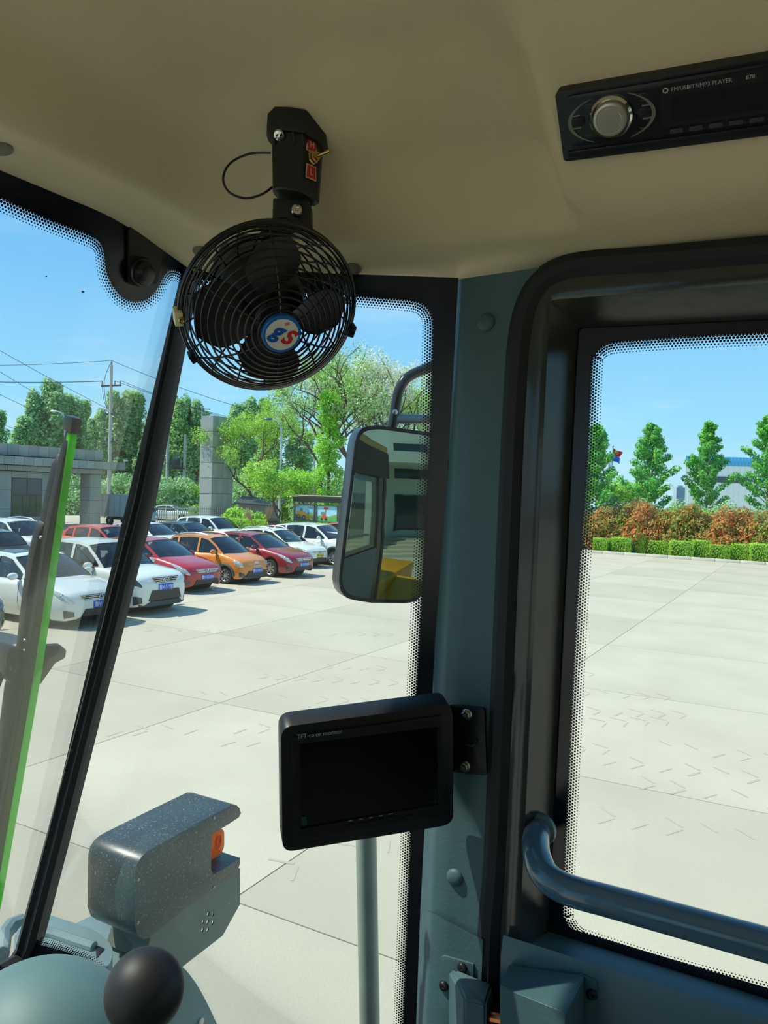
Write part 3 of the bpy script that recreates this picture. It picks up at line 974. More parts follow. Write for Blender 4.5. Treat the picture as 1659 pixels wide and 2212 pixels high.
G().prism([fp(0.0373, R_(100 + 18 * k / 5), -0.070 + 0 * k) for k in range(6)] + [fp(0.0373, R_(118 - 18 * k / 5), -0.086) for k in range(6)], (e2) * 0.0006).build('rating_label', pm('label_grey', (150, 150, 148), 0.5), mo)
# emblem on the hub of the guard
ec = fan_c + fn * 0.044
em = G().lathe([(0.0168, -0.004), (0.0168, 0.001), (0.0162, 0.0016), (0, 0.0016)], ec, fn, 48).build('emblem', pm('emblem_blue', (30, 110, 190), 0.35), fan, smooth=True)
G().lathe([(0.0142, 0.0015), (0.0142, 0.0019), (0, 0.0019)], ec, fn, 48).build('white_field', pm('emblem_white', (225, 222, 210), 0.45), em)
ca, sa = math.cos(R_(-32)), math.sin(R_(-32))
tx, ty = (e1 * ca + e2 * sa), (e2 * ca - e1 * sa)
text('letter', 'g', 0.0200, pm('emblem_letter_blue', (20, 90, 175), 0.4), axes(ec + fn * 0.0021 - tx * 0.0055 + ty * 0.0018, tx, ty), em, extrude=0.0002, shear=0.3, bold=0.0007)
text('letter', 'S', 0.0185, pm('emblem_letter_red', (205, 40, 45), 0.4), axes(ec + fn * 0.0021 + tx * 0.0052 - ty * 0.0005, tx, ty), em, extrude=0.0002, shear=0.3, bold=0.0007)
sq = [(-0.0014, -0.0012), (0.0024, -0.0012), (0.0028, 0.0012), (-0.0010, 0.0012)]
so = ec + fn * 0.0020 + e1 * 0.0045 + e2 * 0.0092
G().prism([so + e1 * a + e2 * b for a, b in sq], fn * 0.0002, [[so + e1 * a * 0.75 + e2 * b * 0.7 + e1 * 0.0002 for a, b in sq]]).build('stamp_mark', pm('stamp_red', (200, 90, 70), 0.5), em)
text('stamp_mark', 'AK', 0.0022, pm('stamp_red', (200, 90, 70), 0.5), axes(so + e1 * 0.0006 + fn * 0.0002, e1, e2), em, shear=0.3)
# guard clips
def clip(x, y, mat, sz):
    p = at(x, y, 0.68)
    q_ = p - fan_c
    q_ = (q_ - fn * q_.dot(fn)).normalized()
    t_ = fn.cross(q_)
    c0 = fan_c + q_ * (FRAD + 0.001)
    o = G().obox(c0, q_, t_, fn, sz).build('guard_clip', mat, fan, bevel=0.0008)
    return o, c0, q_
M_ivory = pm('clip_ivory', (226, 214, 160), 0.4)
o_, c0, q_ = clip(427, 652, M_ivory, (0.007, 0.0125, 0.014))
c1 = fp(FRAD * 0.985, math.atan2((c0 - fan_c).dot(e2), (c0 - fan_c).dot(e1)), 0.008)
screw(o_, c1, fn, 0.0032, M_brass)
clip(735, 742, M_blks, (0.006, 0.011, 0.014))
clip(412, 778, M_blks, (0.006, 0.008, 0.012))
# ceiling base with switch
B0 = at(640, 300, 0.70)
zx, zy = Vector((1, 0, 0)), Vector((0, 1, 0))
u_ = 0.70 / FPX
def bp(x, y, z):
    return B0 + zx * x + zy * y + UP * z
sec = [(-0.0245, -0.004), (-0.0225, -0.013), (-0.016, -0.019), (-0.004, -0.0215), (0.008, -0.021), (0.0235, -0.0035), (0.0245, 0.006), (0.020, 0.015), (0.008, 0.019), (-0.010, 0.019), (-0.021, 0.013), (-0.0245, 0.004)]
lv_ = [(0.016, 1.12, 1.12), (-0.0025, 1.12, 1.12), (-0.004, 1.10, 1.10), (-0.0045, 0.96, 0.96), (-0.014, 0.92, 0.92), (-0.040, 0.87, 0.87), (-0.052, 0.85, 0.85), (-0.0535, 0.80, 0.80)]
rows = [[bp(x * a + 0.001, y * b, z - 0.12 * x) for (x, y) in sec] for (z, a, b) in lv_]
g = G().grid(rows, closed=True)
nb = len(sec)
g.f.append(tuple(range(nb)))
g.f.append(tuple((len(lv_) - 1) * nb + k for k in range(nb)))
base = g.build('switch_base', M_blk, fan, smooth=True, angle=32)
for x in (-0.0185, -0.0005, 0.0075):
    G().tube([bp(x, -0.022 + abs(x) * 0.2, -0.003), bp(x + 0.0015, -0.0198 + abs(x) * 0.2, -0.013)], 0.0011, 6).build('rib', M_blk, base, smooth=True)
screw(base, bp(-0.0125, -0.0205, -0.0065), Vector((-0.2, -0.8, -0.6)).normalized(), 0.0052, M_chrome)
sn = Vector((0.0175, -0.0155, 0)).normalized()
sn = Vector((0.75, -0.66, 0)).normalized()
st_ = Vector((0.66, 0.75, 0))
sc_ = bp(0.0150, -0.0112, -0.022)
for dz, lab, sgn in ((0.0115, 'H', 1), (-0.0125, 'L', -1)):
    pts = [(-0.0058, -0.0055), (0.0058, -0.0055), (0.0052, 0.0055), (-0.0052, 0.0055)]
    c = sc_ + UP * dz + sn * 0.0004
    kk = G().prism([c + st_ * a * 1.12 + UP * b * 1.15 for a, b in pts], sn * 0.0004).build('speed_sticker', pm('sticker_gold', (205, 185, 140), 0.4), base)
    G().prism([c + sn * 0.0004 + st_ * a * 0.92 + UP * b * 0.95 for a, b in pts], sn * 0.0003).build('red_field', M_red, kk)
    text('letter', lab, 0.0085, pm('sticker_gold', (205, 185, 140), 0.4), axes(c + sn * 0.0009, st_, UP), kk)
tg = G().lathe([(0.0062, 0.0), (0.0062, 0.003), (0.0050, 0.0035), (0.0050, 0.006), (0.0036, 0.0065), (0.0036, 0.009), (0, 0.009)], sc_, sn, 6).build('toggle_switch', M_brass, base)
ld = (sn * 0.92 + UP * 0.10 + zx * 0.2).normalized()
G().tube([sc_ + sn * 0.007, sc_ + sn * 0.007 + ld * 0.008, sc_ + sn * 0.007 + ld * 0.016], [0.0016, 0.0020, 0.0026], 12).build('toggle_lever', M_brass, tg, smooth=True)
# swivel bracket, bolts
c = at(631, 465, 0.70)
br = G().prism([at(p.x, p.y, 0.695) for p in arc_corner([(590, 428), (670, 428), (673, 500), (588, 500)], [4, 14, 2, 2])], zy * 0.022).build('swivel_bracket', M_blk, fan, bevel=0.001)
screw(br, at(641, 455, 0.694), Vector((0.15, -0.95, 0.1)), 0.0058, M_chrome, 'bolt')
screw(br, at(596, 484, 0.69), Vector((-0.3, -0.9, 0.1)), 0.0048, M_steel, 'bolt')
G().obox(fan_c - fn * 0.03 + UP * 0.045 + zx * 0.012, e1, fn, e1.cross(fn), (0.024, 0.010, 0.05)).build('motor_yoke', M_blk, fan, bevel=0.001)
wl = smooth_line([at(585, 330, 0.70), at(540, 332, 0.70), at(498, 352, 0.695), at(482, 385, 0.69), at(495, 415, 0.69), at(530, 428, 0.695), at(565, 420, 0.70), at(588, 404, 0.705)], 6)
G().tube(wl, 0.0011, 8).build('cable', M_blks, fan, smooth=True)
# ================================================================== wing mirror outside the corner pane
M_mirror = pm('mirror_glass', (126, 146, 138), 0.0, 1.0)
mm = Vector((0.33, -0.944, -0.02)).normalized()
mo0 = at(828, 1110, 1.70)
def onV(x, y, o=0.0):
    return onplane(x, y, mo0 + mm * o, mm)
mout = arc_corner([(770, 928), (806, 917), (945, 936), (914, 1303), (800, 1302), (727, 1290)], [40, 22, 22, 40, 0, 52])
mir = tag(empty('wing_mirror', onV(820, 1303)), 'large rounded wing mirror on a bent black tube outside', 'mirror')
G().prism([onV(p.x, p.y) for p in mout], mm * -0.055).build('housing', M_blks, mir, bevel=0.012, seg=3)
mdn = []
for a_, b_2 in zip(mout, mout[1:] + mout[:1]):
    k_ = max(1, int((b_2 - a_).length / 6))
    mdn += [a_.lerp(b_2, j / k_) for j in range(k_)]
mout = mdn
cen = (onV(770, 928) + onV(945, 936) + onV(914, 1303) + onV(727, 1290)) / 4
rows = []
nm_ = len(mout)
for k in range(1, 9):                   # slightly convex glass
    rows.append([cen + (onV(p.x, p.y) - cen) * 0.955 * (k / 8) + mm * (0.001 + (0.045 - ((onV(p.x, p.y) - cen).length * 0.955 * k / 8) ** 2) / 2.8) for p in mout])
rows.append([cen + (onV(p.x, p.y) - cen) * 0.96 for p in mout])
gm_ = G().grid(rows, closed=True)
gm_.f.append(tuple(range(len(mout) - 1, -1, -1)))
gm_.build('mirror_face', M_mirror, mir, smooth=True, angle=60)
tb = smooth_line([onV(842, 935, -0.03), onV(849, 912, -0.03), onV(856, 868, -0.03), onV(864, 838, -0.03), onV(884, 813, -0.03), onV(930, 792, -0.03), onV(990, 765, -0.02)], 5)
mpx = 1.70 / FPX
G().tube(tb, 11.5 * mpx, 14).build('arm_tube', M_gloss, mir, smooth=True, angle=60)
G().tube([onV(851, 905, -0.03), onV(1010, 905, -0.02)], 10.5 * mpx, 14).build('cross_tube', pm('grey_tube', (120, 135, 142), 0.3, noise=(10, 0.1)), mir, smooth=True)
G().lathe([(0.006, 0), (0.006, 0.003), (0.003, 0.005), (0, 0.005)], onV(853, 890, -0.018), mm, 12).build('bolt', M_steel, mir, smooth=True)
# stay from the cab roof to the mirror arm
G().tube([onV(985, 767, -0.02), cab(0.40, 0.82, 0.47)], 11.0 * mpx, 12).build('roof_stay', M_gloss, mir, smooth=True)
# upright tube in front of the door
pt_, pb_ = at(789, 1700, 1.30), at(800, 2300, 1.33)
pb_ = pt_ + (pb_ - pt_) * 2.2
hp = tag(G().tube([pt_, pb_], 0.0178, 20).build('handrail_tube', pm('grey_green_tube', (146, 156, 144), 0.35, noise=(14, 0.12), speck=(160, 0.68, (190, 195, 185))), smooth=True), 'grey green upright tube below the monitor outside the pane', 'handrail')
# ================================================================== headlight on the front frame
M_dusty = pm('dusty_grey_plastic', (52, 60, 58), 0.40, spec=0.8, noise=(9, 0.18), speck=(190, 0.60, (128, 138, 130)))
M_dusty2 = pm('dusty_plate', (118, 128, 116), 0.55, noise=(7, 0.14), speck=(70, 0.70, (190, 195, 182)))
hp0 = at(305, 1862, 1.90)
HF = fr(hp0)[0]
hl_ = tag(empty('headlight', onF(380, 2060, HF)), 'boxy dark grey headlight housing with orange indicator on the front frame', 'headlight')
rear = [(293, 1884), (297, 1866), (305, 1852), (316, 1841), (330, 1832), (422, 1781), (500, 1739), (511, 1739), (518, 1746), (521, 1757), (516, 1766), (487, 1785), (463, 1798), (458, 1806), (456, 1878), (461, 1889), (469, 1885), (519, 1853), (518, 1868), (513, 1883), (407, 1957), (323, 2026), (311, 2030), (298, 2021), (291, 2001)]
G().prism([onF(x, y, HF) for x, y in rear], FV * 0.17).build('housing', M_dusty, hl_, bevel=0.004)
M_bl = pm('blue_grey_top', (72, 112, 132), 0.35)
lens = [onF(x, y, HF + 0.05) for x, y in ((447, 1806), (480, 1788), (487, 1795), (487, 1830), (480, 1846), (447, 1866))]
G().prism(lens, FV * 0.09).build('indicator_lens', pm('orange_lens', (255, 152, 40), 0.15, coat=0.5, trans=0.6), hl_, bevel=0.008)
for k in range(3):
    cc = onF(471, 1818, HF + 0.05)
    G().tube([cc - FV * 0.001 + (RV * math.cos(a) * 0.012 + UP * math.sin(a) * 0.02) * (1 - k * 0.28) for a in [2 * math.pi * i / 20 for i in range(20)]], 0.0012, 5, closed=True).build('lens_ridge', pm('orange_lens', (235, 110, 20), 0.15), hl_, smooth=True)
G().lathe([(0.014, 0), (0.014, 0.02), (0.008, 0.026)], onF(472, 1868, HF + 0.06), UP, 16).build('lens_base', M_blks, hl_, smooth=True)
G().lathe([(0.085, 0.0), (0.085, 0.02), (0.05, 0.03), (0, 0.032)], onF(380, 1900, HF + 0.165), FV, 32).build('lamp', pm('clear_lamp', (210, 215, 215), 0.08, 0.4), hl_, smooth=True)
for x, y in ((463, 1767), (299, 1900), (462, 1917), (298, 1993)):
    G().lathe([(0.0035, 0), (0.0035, 0.0012), (0.002, 0.0012), (0.0018, 0)], onF(x, y, HF), -FV, 14).build('rivet', M_steel, hl_, smooth=True)
plate = [(519, 1876), (518, 1954), (481, 2021), (382, 2098), (313, 2076), (328, 2010), (407, 1942)]
hc_ = [(1215, 1190), (1255, 1190), (1170, 1255), (1210, 1260), (1255, 1265), (1165, 1330), (1210, 1330)]
holes = []
for a, b in hc_:
    x, y = 150 + a / 4.046, 1680 + b / 4.047
    ring_ = []
    for k in range(10):
        t = 2 * math.pi * k / 10
        ring_.append(onF(x + 2.6 * math.cos(t) + 1.4 * math.sin(t), y - 5.6 * math.sin(t), HF + 0.012))
    holes.append(ring_)
G().prism([onF(x, y, HF + 0.012) for x, y in plate], FV * 0.005, holes).build('bracket_plate', M_dusty2, hl_)
G().prism([onF(x, y, HF + 0.017) for x, y in ((313, 2076), (328, 2020), (340, 2030), (330, 2082))], FV * 0.14).build('bracket_web', M_dusty2, hl_)
# front frame of the machine: lamp base plate, rounded end block, fender, boom
zpl = fr(onF(320, 2060, HF + 0.05))[2]
def onZ(x, y, z):
    return onplane(x, y, EYE + UP * z, UP)
ffr = tag(empty('front_frame', cab(1.6, 0.2, -2.2)), 'pale teal front frame of the machine under the headlight', 'frame')
G().prism([onZ(x, y, zpl) for x, y in ((150, 2000), (200, 1975), (345, 2040), (320, 2110), (330, 2212), (60, 2212), (60, 2060))], UP * -0.03).build('lamp_base', M_teall, ffr, bevel=0.004)
blk = arc_corner([(30, 2010), (90, 1970), (205, 2008), (248, 2046), (236, 2090), (30, 2062)], [25, 22, 20, 22, 16, 10])
zbk = zpl + 0.10
G().prism([onZ(p.x, p.y, zbk) for p in blk], UP * -0.16).build('end_block', M_teall, ffr, bevel=0.008)
G().tube(smooth_line([onZ(60, 2012, zbk + 0.004), onZ(110, 2016, zbk + 0.004), onZ(165, 2034, zbk + 0.004), onZ(203, 2046, zbk + 0.004)], 4), 0.013, 10).build('weld_ridge', M_teall, ffr, smooth=True)
G().prism([onZ(x, y, zbk + 0.001) for x, y in ((206, 2042), (226, 2050), (208, 2070))], UP * 0.0015).build('block_slot', M_blk, ffr)
fen = smooth_line([(330, 2078), (385, 2084), (415, 2112), (444, 2160), (474, 2225), (500, 2300)], 4)
G().prism([onF(p.x, p.y, HF + 0.05) for p in fen] + [onF(330, 2300, HF + 0.05)], FV * 0.35).build('fender', pm('dusty_teal', (104, 132, 132), 0.5, noise=(8, 0.12), speck=(70, 0.70, (180, 190, 185))), ffr, bevel=0.004)
G().lathe([(0.012, 0), (0.012, 0.004), (0.006, 0.008), (0, 0.008)], onF(432, 2208, HF + 0.05), -FV, 14).build('fender_bolt', M_steel, ffr, smooth=True)
G().tube([onZ(x, y, zbk - 0.02) for x, y in ((2, 2062), (8, 2020), (24, 2000), (50, 1990))], 0.02, 10).build('hose_guard', M_teall, ffr, smooth=True)
M_yel = pm('machine_yellow', (240, 165, 20), 0.4, noise=(5, 0.06))
bp0, bp1 = cab(1.25, 0.30, -1.55), cab(2.6, 0.30, -1.9)
yb = onZ(15, 2072, -1.25)
fb, rb, _ = fr(yb)
G().prism([cab(fb - 0.05, rb + 0.02, -1.27), cab(fb + 1.4, rb + 0.02, -1.27), cab(fb + 1.6, rb + 0.02, -1.9), cab(fb - 0.05, rb + 0.02, -1.75)], RV * -0.12).build('lift_arm', M_yel, ffr, bevel=0.01)
G().prism([cab(0.98, -0.5, -1.3), cab(0.98, 0.5, -1.3), cab(2.5, 0.42, -1.45), cab(2.5, -0.42, -1.45)], UP * -0.7).build('chassis', M_teall, ffr, bevel=0.02)
rf = tag(empty('engine_hood', cab(-1.8, 0, -2.3)), 'yellow engine hood of the machine behind the cab', 'engine hood')
G().prism([cab(-0.95, -0.62, -0.95), cab(-0.95, 0.62, -0.95), cab(-3.0, 0.55, -1.15), cab(-3.0, -0.55, -1.15)], UP * -1.1).build('hood', M_yel, rf, bevel=0.05)
G().prism([cab(-0.3, -0.5, -1.35), cab(0.95, -0.5, -1.35), cab(0.95, 0.5, -1.35), cab(-0.3, 0.5, -1.35)], UP * -0.7).build('mid_frame', M_blk, rf, bevel=0.02)
G().prism([cab(-0.25, 0.60, -1.36), cab(-1.9, 0.60, -1.10), cab(-2.5, 0.60, -1.5), cab(-2.4, 0.60, -1.6), cab(-1.85, 0.60, -1.2), cab(-0.25, 0.60, -1.45)], RV * 0.6).build('rear_fender', M_yel, rf, bevel=0.01)
for f_, r_, lab in ((1.95, 0.98, 'right front'), (1.95, -0.98, 'left front'), (-1.75, 0.98, 'right rear'), (-1.75, -0.98, 'left rear')):
    wh = tag(empty('loader_wheel', cab(f_, r_, -3.0)), 'large black %s tyre of the machine with yellow hub' % lab, 'wheel', 'wheels of the machine')
    c = cab(f_, r_, -2.27)
    sg = 1 if r_ > 0 else -1
    G().lathe([(0.36, -0.24), (0.62, -0.25), (0.72, -0.20), (0.73, 0), (0.72, 0.20), (0.62, 0.25), (0.36, 0.24)], c, RV * sg, 40).build('tyre', M_rub, wh, smooth=True)
    G().lathe([(0.36, 0.20), (0.34, 0.10), (0.16, 0.06), (0.14, 0.14), (0, 0.15)], c, RV * sg, 32).build('hub', M_yel, wh, smooth=True)
# ================================================================== windscreen wiper
wp = tag(empty('windscreen_wiper', onW(10, 1960, 0.02)), 'black windscreen wiper with a bright green blade edge', 'wiper')
def wslab(name, pts, o, th, mat, parent=wp, bev=0.001):
    return G().prism([onW(x, y, o) for x, y in pts], Wn * th).build(name, mat, parent, bevel=bev)
M_wip = pm('wiper_black', (12, 12, 13), 0.5, noise=(60, 0.2), speck=(240, 0.74, (90, 95, 95)))
M_green = pm('wiper_green', (110, 240, 30), 0.4, trans=0.5)
wslab('green_edge', [(152, 937), (168, 938), (132, 1175), (93, 1440), (52, 1680), (8, 1930), (-30, 2130), (-44, 2130), (-4, 1930), (38, 1680), (78, 1440), (117, 1175)], 0.010, 0.006, M_green)
wslab('blade_rail', [(160, 905), (178, 908), (170, 940), (155, 942), (118, 1180), (75, 1460), (34, 1690), (-8, 1940), (-30, 1930), (14, 1690), (58, 1440), (98, 1175), (138, 985)], 0.012, 0.008, M_wip)
wslab('blade_tip', [(157, 903), (178, 905), (173, 937), (152, 935)], 0.008, 0.014, M_blks)
wslab('bridge', [(138, 985), (146, 985), (117, 1090), (112, 1150), (97, 1130), (113, 1055), (124, 1008)], 0.022, 0.010, M_wip)
wslab('bridge_arm', [(85, 1150), (97, 1130), (108, 1135), (80, 1300), (62, 1400), (46, 1405), (60, 1280), (72, 1205)], 0.022, 0.010, M_wip)
wslab('bridge_arm', [(45, 1400), (58, 1410), (22, 1620), (-6, 1800), (-16, 1790), (6, 1600), (20, 1490)], 0.020, 0.010, M_wip)
wslab('arm_joint', [(22, 1400), (46, 1402), (47, 1420), (40, 1475), (22, 1478), (11, 1462), (14, 1420)], 0.022, 0.022, M_blks, bev=0.004)
G().lathe([(0.004, 0), (0.004, 0.004), (0.002, 0.006), (0, 0.006)], onW(28, 1440, 0.020), -Wn, 12).build('joint_pin', M_blks, wp, smooth=True)
wslab('nozzle_wing', [(95, 1396), (132, 1394), (145, 1405), (142, 1422), (120, 1434), (88, 1480), (78, 1478)], 0.026, 0.008, M_wip, bev=0.002)
wslab('wiper_arm', [(16, 1418), (22, 1432), (-60, 1640), (-74, 1632)], 0.03, 0.012, M_wip)
for x, y in ((89, 1160), (77, 1337), (54, 1382), (75, 1428)):
    G().lathe([(0.0026, 0), (0.0026, 0.002), (0.001, 0.003), (0, 0.003)], onW(x, y, 0.021), -Wn, 10).build('rivet', M_steel, wp, smooth=True)
# a few insects and specks stuck to the windscreen
for x, y, s, lab in ((179, 630, 0.0016, 'larger dark speck stuck on the windscreen against the sky'), (100, 597, 0.0009, 'tiny dark speck stuck on the windscreen left of the larger one')):
    g = G().ball(onW(x, y, 0.007), (s, s, s * 0.6), 10, 6)
    tag(g.build('windscreen_speck', pm('speck_blue', (20, 40, 90), 0.6), smooth=True), lab, 'speck')
# ================================================================== concrete yard
M_con = pm('concrete_pale', (191, 184, 163), 0.85, noise=(0.55, 0.10), bump=(30, 0.12), speck=(90, 0.56, (180, 172, 152)))
M_con2 = pm('concrete_worn', (185, 178, 157), 0.85, noise=(0.35, 0.12), bump=(30, 0.12), speck=(90, 0.56, (175, 168, 148)))
M_dark = pm('joint_dark', (92, 92, 84), 0.9)
gnd = empty('ground')
tag(gnd, kind='structure')
G().prism([Vector((-260, -120, -0.012)), Vector((260, -120, -0.012)), Vector((260, 330, -0.012)), Vector((-260, 330, -0.012))], UP * -0.3).build('sub_base', M_dark, gnd)
J0 = ground(500, 1945)
SF, SR = 3.58, 3.97
gap = 0.012
sm = []
for mt in (M_con, M_con2):
    g = G()
    g.prism([FV * (gap / 2) + RV * (gap / 2), FV * (SF - gap / 2) + RV * (gap / 2), FV * (SF - gap / 2) + RV * (SR - gap / 2), FV * (gap / 2) + RV * (SR - gap / 2)], UP * -0.1)
    sm.append(g.mesh('concrete_slab', mt))
n_ = 0
far = G()
for i in range(-30, 34):
    for j in range(-12, 30):
        p = J0 + FV * (i * SF) + RV * (j * SR)
        c = p + FV * (SF / 2) + RV * (SR / 2)
        if not (-75 < c.x < 75 and -40 < c.y < 130):
            continue
        near = 0 < c.y < 46 and -0.68 * c.y - 6 < c.x < 0.68 * c.y + 6
        if near and n_ < 300:
            o = link('concrete_slab', sm[(i * 7 + j * 3 + (i * j) % 5) % 2], gnd, True)
            o.location = (p.x, p.y, 0)
            n_ += 1
        else:
            far.prism([p + FV * (gap / 2) + RV * (gap / 2), p + FV * (SF - gap / 2) + RV * (gap / 2), p + FV * (SF - gap / 2) + RV * (SR - gap / 2), p + FV * (gap / 2) + RV * (SR - gap / 2)], UP * -0.1)
        
for v in far.v:
    pass
fo = far.build('concrete_paving', M_con, gnd)
fo['kind'] = 'stuff'
# tyre marks: thin rubber scuffs lying on the slabs
M_scuff = pm('scuff_grey', (178, 171, 152), 0.9)
tm = G()
rng = random.Random(5)
def track(x, y, ang, n, w=0.42, L=0.30):
    c0 = ground(x, y)
    d = Vector((math.cos(ang), math.sin(ang), 0))
    s = Vector((-d.y, d.x, 0))
    for k in range(n):
        for sg in (-1, 1):
            if rng.random() < 0.35:
                continue
            c = c0 + d * (k * L) + s * (sg * w * 0.27)
            a = c + d * 0.02 + s * (sg * w * 0.22)
            b = c + d * 0.16 - s * (sg * w * 0.20)
            t = (b - a).normalized()
            q_ = Vector((-t.y, t.x, 0)) * (0.008 + 0.012 * rng.random())
            tm.add([a - q_ + UP * 0.002, a + q_ + UP * 0.002, b + q_ + UP * 0.002, b - q_ + UP * 0.002], [(0, 1, 2, 3)])
for a in ((180, 1580, 0.15, 26), (420, 1500, -0.05, 24), (560, 1460, -0.1, 22), (700, 1440, 0.0, 16), (1300, 1640, -0.3, 16), (1290, 1760, -0.35, 14), (1420, 1610, -0.32, 14), (1380, 1690, -0.35, 14), (600, 1880, 0.6, 10), (250, 1360, 0.05, 20), (480, 1600, 0.02, 16)):
    track(*a)
o = tm.build('tyre_scuffs', M_scuff, gnd)
o['kind'] = 'stuff'
# ================================================================== gatehouse
M_tile = pm('grey_stone_tile', (138, 148, 146), 0.6, noise=(0.8, 0.10))
M_tile2 = pm('grey_stone_tile_light', (150, 158, 154), 0.6, noise=(0.8, 0.10))
M_core = pm('mortar_dark', (70, 78, 78), 0.9)
M_win = pm('building_glass', (50, 66, 70), 0.08, spec=0.8)
M_fr = pm('window_frame_dark', (70, 76, 78), 0.4, 0.3)
G0 = Vector((-21.7, 59.0, 0))
NV = -FV                                # towards the yard
def gp(u, v, z):
    return G0 + RV * u + NV * v + UP * z
def clad(parent, u0, u1, z0, z1, v, nu, nz, th=0.04, gap=0.025, face='N', mats=(0, 1), edges=None):
    """row of separate cladding tiles on a face; face 'N' looks to the yard, 'U' along the wall"""
    du, dz = (u1 - u0) / nu, (z1 - z0) / nz
    for i in range(nu):
        for k in range(nz):
            a, b = u0 + i * du + gap / 2, u0 + (i + 1) * du - gap / 2
            c, d = z0 + k * dz + gap / 2, z0 + (k + 1) * dz - gap / 2
            off = th + 0.012 * ((i * 5 + k * 3) % 3) / 3
            if face == 'N':
                P = [gp(a, v, c), gp(b, v, c), gp(b, v, d), gp(a, v, d)]
                D = NV * off
            else:
                P = [gp(v, a, c), gp(v, b, c), gp(v, b, d), gp(v, a, d)]
                D = RV * (off if face == 'U' else -off)
            G().prism(P, D).build('tile', (M_tile, M_tile2)[(i + 2 * k) % 2], parent)
gh = tag(empty('gatehouse', gp(-7, 0, 0)), 'grey tiled gatehouse with flat canopy behind the parked cars', 'building')
def gbox(parent, name, u0, u1, v0, v1, z0, z1, mat, bev=0.0):
    return G().prism([gp(u0, v0, z0), gp(u1, v0, z0), gp(u1, v1, z0), gp(u0, v1, z0)], UP * (z1 - z0)).build(name, mat, parent, bevel=bev)
gbox(gh, 'parapet', -16, 0, -6, 0, 4.95, 5.72, M_core)
clad(gh, -16, 0, 4.97, 5.74, 0, 20, 1)
gbox(gh, 'canopy', -16, 1.75, -6, 0.55, 4.32, 4.88, M_core)
clad(gh, -16, 1.75, 4.32, 4.90, 0.55, 24, 1)
gbox(gh, 'soffit_beam', -16, -0.1, -0.5, 0.1, 3.95, 4.30, M_core)
clad(gh, -16, -0.1, 3.93, 4.30, 0.1, 14, 1)
# column at the right end
gbox(gh, 'column', -1.15, -0.1, -1.0, 0.0, 0, 4.3, M_core)
clad(gh, -1.15, -0.1, 0, 3.9, 0.0, 1, 4)
clad(gh, -1.0, 0.0, 0, 3.9, -1.15, 1, 4, face='L')
# room with a window
gbox(gh, 'room', -16, -3.1, -5.5, -0.25, 0, 4.3, M_core)
clad(gh, -5.1, -3.1, 0, 3.9, -0.25, 2, 3)
clad(gh, -9.4, -7.5, 0, 3.9, -0.25, 2, 3)
clad(gh, -16, -9.4, 0, 3.9, -0.25, 5, 3)
clad(gh, -7.5, -5.1, 3.45, 3.9, -0.25, 2, 1)
clad(gh, -7.5, -5.1, 0.0, 0.75, -0.25, 2, 1)
wn = gbox(gh, 'window', -7.5, -5.1, -0.30, -0.22, 0.75, 3.45, M_fr)
for a, b, c, d in ((-7.42, -6.70, 0.85, 2.2), (-6.62, -6.10, 0.85, 2.2), (-6.02, -5.62, 0.85, 2.2), (-5.54, -5.18, 0.85, 2.2), (-7.42, -6.35, 2.3, 3.38), (-6.25, -5.18, 2.3, 3.38)):
    gbox(wn, 'glass_pane', a, b, -0.25, -0.20, c, d, M_win)
M_cam = pm('cctv_white', (225, 228, 225), 0.4)
cc = tag(empty('security_camera', gp(1.7, 0.6, 4.95)), 'small white security camera on the right end of the gatehouse canopy', 'camera')
G().tube([gp(1.7, 0.5, 4.88), gp(1.7, 0.5, 5.05)], 0.03, 8).build('post', M_cam, cc)
G().obox(gp(1.8, 0.55, 5.1), RV, NV, UP, (0.35, 0.14, 0.13)).build('body', M_cam, cc, bevel=0.02)
# ================================================================== gate pillar
PB = at(456, 1100, 66.0)
PB = Vector((PB.x, PB.y, 0))
def pp(u, f, z):
    return PB + RV * u + FV * f + UP * z
gpil = tag(empty('gate_pillar', PB), 'tall grey stone clad gate pillar rising above the fence', 'pillar')
PW, PD, PH = 2.75, 1.35, 9.35
G().prism([pp(0.05, 0.05, 0), pp(PW - 0.05, 0.05, 0), pp(PW - 0.05, PD - 0.05, 0), pp(0.05, PD - 0.05, 0)], UP * (PH - 0.02)).build('core', M_core, gpil)
nz_ = 7
M_pt = pm('pillar_stone', (152, 160, 156), 0.6, noise=(0.9, 0.08))
M_pt2 = pm('pillar_stone_light', (162, 169, 164), 0.6, noise=(0.9, 0.08))
for k in range(nz_):
    z0, z1 = PH * k / nz_ + 0.02, PH * (k + 1) / nz_ - 0.02
    for i in range(4):
        a, b = PW * i / 4 + 0.012, PW * (i + 1) / 4 - 0.012
        G().prism([pp(a, 0.05, z0), pp(b, 0.05, z0), pp(b, 0.05, z1), pp(a, 0.05, z1)], -FV * (0.05 + 0.008 * ((i + k) % 2))).build('stone_slab', (M_pt, M_pt2)[(i + k) % 2], gpil)
    G().prism([pp(0.05, 0.01, z0), pp(0.05, PD - 0.01, z0), pp(0.05, PD - 0.01, z1), pp(0.05, 0.01, z1)], -RV * 0.05).build('stone_slab', (M_pt, M_pt2)[k % 2], gpil)
    G().prism([pp(PW - 0.05, 0.01, z0), pp(PW - 0.05, PD - 0.01, z0), pp(PW - 0.05, PD - 0.01, z1), pp(PW - 0.05, 0.01, z1)], RV * 0.05).build('stone_slab', M_pt, gpil)
G().prism([pp(0, 0, PH - 0.02), pp(PW, 0, PH - 0.02), pp(PW, PD, PH - 0.02), pp(0, PD, PH - 0.02)], UP * 0.03).build('cap_slab', M_pt2, gpil)
